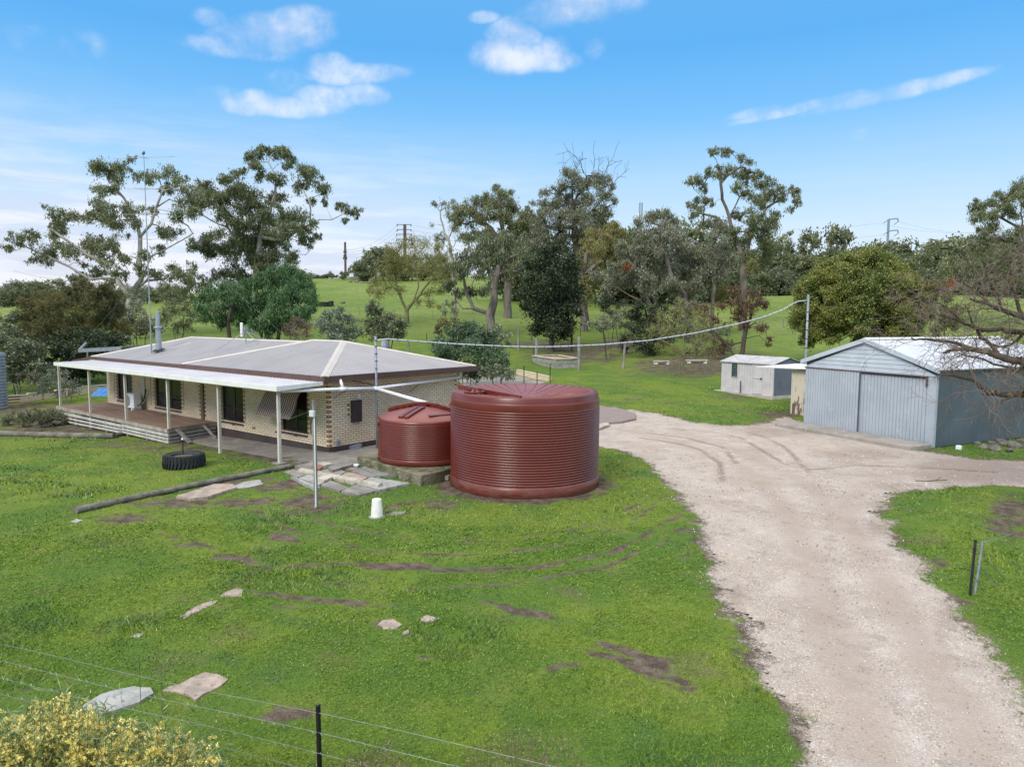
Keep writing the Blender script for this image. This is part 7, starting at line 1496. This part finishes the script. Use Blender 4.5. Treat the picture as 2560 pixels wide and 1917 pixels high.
for x, yt, k, w in ((1610, 530, 'c', 1), (1632, 545, 'b', 1), (1655, 512, 'b', 1.2), (1682, 520, 'a', 1), (1700, 540, 'c', 1), (1726, 499, 'b', 1.0), (1748, 508, 'b', .7), (1768, 530, 'c', 1), (1790, 490, 'b', .75), (1806, 492, 'a', .7), (1822, 535, 'c', 1), (1845, 535, 'd', 1), (1870, 532, 'c', 1), (1895, 520, 'a', 1), (1918, 530, 'b', 1), (1940, 528, 'c', .9), (1962, 519, 'b', 1), (1985, 533, 'c', 1), (2008, 522, 'd', 1), (2032, 512, 'd', 1.1), (2058, 520, 'c', 1), (2082, 532, 'c', 1), (2106, 528, 'd', 1), (2135, 520, 'c', 1), (2165, 515, 'c', 1.1), (2195, 520, 'd', 1), (2220, 525, 'c', 1)):
    far(k, x, yt, 178+gr.uniform(-8, 10), w, L1, 'far tree line on the right')
for i in range(34):
    x = 1585+i*19.5+gr.uniform(-5, 5); far(gr.choice('cdc'), x, 556+gr.uniform(-12, 14), 172+gr.uniform(-5, 5), 1.3, L1, 'far tree line on the right')
for i in range(26):
    x = 1588+i*25+gr.uniform(-6, 6)
    if 1770 < x < 1900: continue
    far(gr.choice('ef'), x, 584+gr.uniform(-10, 14), 162+gr.uniform(-4, 4), 1.0, 'low dark scrub bush along the foot of the far right tree line', 'scrub under the far tree line')
for x, yt, k, w in ((782, 562, 'c', 1), (795, 548, 'd', 1), (812, 537, 'a', 1.4), (828, 533, 'a', 1.4), (842, 540, 'd', 1), (856, 552, 'c', 1), (752, 578, 'b', 1), (766, 573, 'a', 1.2), (870, 545, 'c', 1), (890, 550, 'd', 1), (915, 560, 'c', 1), (940, 548, 'd', 1.1), (740, 584, 'c', .8), (965, 560, 'c', 1)):
    far(k, x, yt, 215+gr.uniform(-6, 6), w, 'olive gum in the clump on the hill crest behind the power poles', 'trees on the hill crest')
for i in range(9): far(gr.choice('cdf'), 668+i*7.4, 596+gr.uniform(-4, 2)-(8 if i in (1, 6) else 0), 250, 1.4, 'tiny distant tree just showing over the left shoulder of the hill', 'tiny trees over the hill shoulder')
for x, yt in ((615, 578), (632, 570), (650, 580), (664, 590), (598, 585)): far('c', x, yt, 190, 1.3, 'dark far tree between the tall gums and the hill', 'trees left of the hill')
for i in range(26):
    x = -20+i*16+gr.uniform(-6, 6); far(gr.choice('bcdcf'), x, np.interp(x, [0, 60, 120, 180, 260, 340, 420], [620, 604, 605, 612, 622, 615, 600])+gr.uniform(-6, 8), 118+gr.uniform(-8, 8), 1.3, 'olive tree in the hazy row along the far left horizon', 'tree row on the left horizon')
for x, yt, k in ((1330, 462, 'c'), (1355, 475, 'c'), (1310, 490, 'd'), (1480, 480, 'b'), (1500, 500, 'c'), (1560, 520, 'c'), (1400, 500, 'c'), (1130, 470, 'c'), (1110, 520, 'c'), (1180, 530, 'c'), (1240, 540, 'c'), (1440, 520, 'c'), (1380, 540, 'd'), (1530, 545, 'c'), (1590, 560, 'c'), (1560, 560, 'c')):
    far(k, x, yt, 130+gr.uniform(-8, 8), 1.0, 'dark gum filling the gap behind the central group of trees', 'trees behind the central group')
for t in PR.values():
    if t['_u'] == 0: bpy.data.objects.remove(t)
    else: pass
for o in bpy.data.objects:
    if '_u' in o.keys(): del o['_u']
# scattered twigs and litter near the driveway
g = np.random.default_rng(99); p = on(2000*1.0, 1041)
mb = MB(); b0 = np.array(p)+[0, 0, .03]; mb.tube([b0, b0+[.2, .15, .03], b0+[.45, .25, .06]], .012, 5); mb.tube([b0+[.2, .15, .03], b0+[.3, .35, .1]], .008, 5); mb.tube([b0+[-.25, -.1, 0], b0], .01, 5)
tag(mb.build('fallen_stick', M['bark_dark']), 'thin forked stick lying on the driveway', 'stick')
# ------------------------------------------------------------------ grass blades and loose stones
def blocked(x, y):
    b = (x > -17.4) & (x < 3.2) & (y > -1.75) & (y < 7)
    b |= (x < -6.5) & (x > -17.4) & (y > -2.2) & (y < 7)
    b |= np.hypot(x-TANKC[0], y-TANKC[1]) < 2.1
    for q in SLABS:
        m_ = (np.abs(x-q[:, 0].mean()) < 2.5) & (np.abs(y-q[:, 1].mean()) < 2.5)
        if m_.any(): b[m_] |= sdist(x[m_], y[m_], q) > .035
    return b
def scatter(n, D0, D1, seed):
    g = np.random.default_rng(seed); D = D0*(D1/D0)**(g.random(n)**1.0); s = g.uniform(-.84, .9, n)
    x = CAM[0]+D*(HF[0]+s*HR[0]); y = CAM[1]+D*(HF[1]+s*HR[1]); return x, y, D, g
x, y, D, g = scatter(420000, 5.2, 46, 41)
dm_ = dirtmask(x, y); keep = (~blocked(x, y)) & (drv(x, y) < -.12+.35*g.random(len(x))**2) & (g.random(len(x)) > np.maximum(dm_*1.9-.1, np.clip((vnoise(x, y, .9, 79, 5)-.54)*6, 0, .85)))
x, y, D = x[keep], y[keep], D[keep]; n = len(x)
lush = vnoise(x, y, .8, 77, 4); tall = np.clip((vnoise(x, y, .55, 78, 3)-.6)*6, 0, 1)
hgt = (.014+.022*g.random(n))*(.6+.9*lush)*(1+2.2*tall)*np.clip(D/14, .8, 1.25)*np.where(x < 1, .8, 1); wid = .0065*np.clip(D/9, .8, 3.4)*(.7+.6*g.random(n))
z = gz(x, y)+np.where(True, (vnoise(x, y, 2.5, 11, 3)-.5)*.05, 0)*np.clip(-drv(x, y)*2+.3, 0, 1)-.004
a = g.uniform(0, 2*np.pi, n); ln = g.uniform(.3, 1.5, n)*hgt; b_ = g.uniform(0, 2*np.pi, n)
V = np.empty((n, 3, 3)); V[:, 0] = np.stack([x-np.cos(a)*wid, y-np.sin(a)*wid, z], -1); V[:, 1] = np.stack([x+np.cos(a)*wid, y+np.sin(a)*wid, z], -1)
V[:, 2] = np.stack([x+np.cos(b_)*ln, y+np.sin(b_)*ln, z+hgt], -1)
def bladesmat():
    m, nt, b, co, out = new_mat('grass_blades')
    geo = nt.nodes.new('ShaderNodeNewGeometry'); P = geo.outputs['Position']; rnd = geo.outputs['Random Per Island']
    n1 = noise(nt, P, .22, 5, .6); n2 = noise(nt, P, 1.1, 5, .6)
    col = mix(nt, sstep(nt, n1, .43, .57), (.215, .295, .032), (.125, .23, .03))
    col = mix(nt, mth(nt, 'MULTIPLY', sstep(nt, n2, .48, .72), .6), col, (.24, .285, .055))
    col = mix(nt, mth(nt, 'MULTIPLY', sstep(nt, n2, .46, .28), .6), col, (.07, .155, .06))
    n3 = noise(nt, P, 3.4, 5, .7); n8 = noise(nt, P, .55, 5, .65)
    pb = noise(nt, P, .95, 5, .7, .4); pt = noise(nt, P, .75, 6, .72, .3)
    col = mix(nt, mth(nt, 'MULTIPLY', sstep(nt, pb, .5, .6), .75), col, (.055, .135, .055))
    col = mix(nt, mth(nt, 'MULTIPLY', sstep(nt, pt, .54, .68), .6), col, (.19, .185, .085))
    col = mix(nt, mth(nt, 'MULTIPLY', sstep(nt, n3, .46, .62), .65), col, (.04, .09, .018))
    col = mix(nt, mth(nt, 'MULTIPLY', sstep(nt, n8, .52, .68), .45), col, (.19, .235, .075))
    col = mix(nt, sstep(nt, rnd, .965, .985), col, (.34, .34, .17))
    hs = nd(nt, 'ShaderNodeHueSaturation', {'Color': col, 'Value': mth(nt, 'MULTIPLY_ADD', rnd, .6, .72)})
    setb(nt, b, col=hs.outputs[0], rough=.6, spec=.3); return m
grass = npmesh('grass', V.reshape(-1, 3), np.arange(3*n).reshape(n, 3), bladesmat()); tag(grass, 'short green grass covering the yard', 'grass', kind='stuff')
x, y, D, g = scatter(170000, 5.2, 15, 47)
cl = vnoise(x, y, .7, 55, 4); keep = (~blocked(x, y)) & (drv(x, y) < -.1) & (g.random(len(x)) > dirtmask(x, y)*2) & (g.random(len(x)) < np.clip((cl-.36)*5, .1, 1)); x, y, D = x[keep], y[keep], D[keep]; n = len(x)
z = gz(x, y)+.012+.03*g.random(n)*np.clip(vnoise(x, y, 4.5, 56, 3)*2-.3, .2, 1.3); c_ = np.stack([x, y, z], -1)
nn_ = g.normal(0, .45, (n, 3)); nn_[:, 2] = 1; u_ = np.cross(nn_, g.normal(size=(n, 3))); u_ /= np.linalg.norm(u_, axis=1)[:, None]; w_ = np.cross(nn_, u_); w_ /= np.linalg.norm(w_, axis=1)[:, None]
s_1 = ((.006+.008*g.random(n))*np.clip(D/8, .8, 1.8))[:, None]
V = np.stack([c_-u_*s_1, c_+w_*s_1*.8, c_+u_*s_1, c_-w_*s_1*.8], 1).reshape(-1, 3)
cm = leafmat('clover_leaves', (.1, .19, .024), (.14, .22, .032), (.16, .235, .045), scale=.9, trans=.1, rough=1.0)
clv = npmesh('clover', V, np.arange(4*n).reshape(n, 4), cm); tag(clv, 'low clover leaves mixed through the lawn', 'clover', kind='stuff')
x, y, D, g = scatter(60000, 5.5, 24, 43)
keep = (drv(x, y) > -.25) & (g.random(len(x)) < .15+1.1*vnoise(x, y, .8, 90, 4)**2); x, y, D = x[keep], y[keep], D[keep]; n = len(x)
s = (.004+.010*g.random(n)**2)*np.clip(D/10, .8, 1.8); z = gz(x, y)+.012+s*.3
o6 = np.array([(1, 0, 0), (0, 1, 0), (-1, 0, 0), (0, -1, 0), (0, 0, .8), (0, 0, -.8)])
a = g.uniform(0, 6.28, n); ca, sa = np.cos(a), np.sin(a); q = o6[None]*g.uniform(.6, 1.3, (n, 6, 1))
V = np.stack([x[:, None]+s[:, None]*(q[..., 0]*ca[:, None]-q[..., 1]*sa[:, None]), y[:, None]+s[:, None]*(q[..., 0]*sa[:, None]+q[..., 1]*ca[:, None]), z[:, None]+s[:, None]*q[..., 2]], -1)
f8 = np.array([(0, 1, 4), (1, 2, 4), (2, 3, 4), (3, 0, 4), (1, 0, 5), (2, 1, 5), (3, 2, 5), (0, 3, 5)])
stm = leafmat('loose_stone', (.42, .36, .32), (.3, .24, .21), (.7, .66, .62), scale=5, trans=0.0, rough=.9)
st = npmesh('gravel', V.reshape(-1, 3), (np.arange(n)[:, None, None]*6+f8[None]).reshape(-1, 3), stm); tag(st, 'loose pale stones strewn over the driveway', 'gravel', kind='stuff')
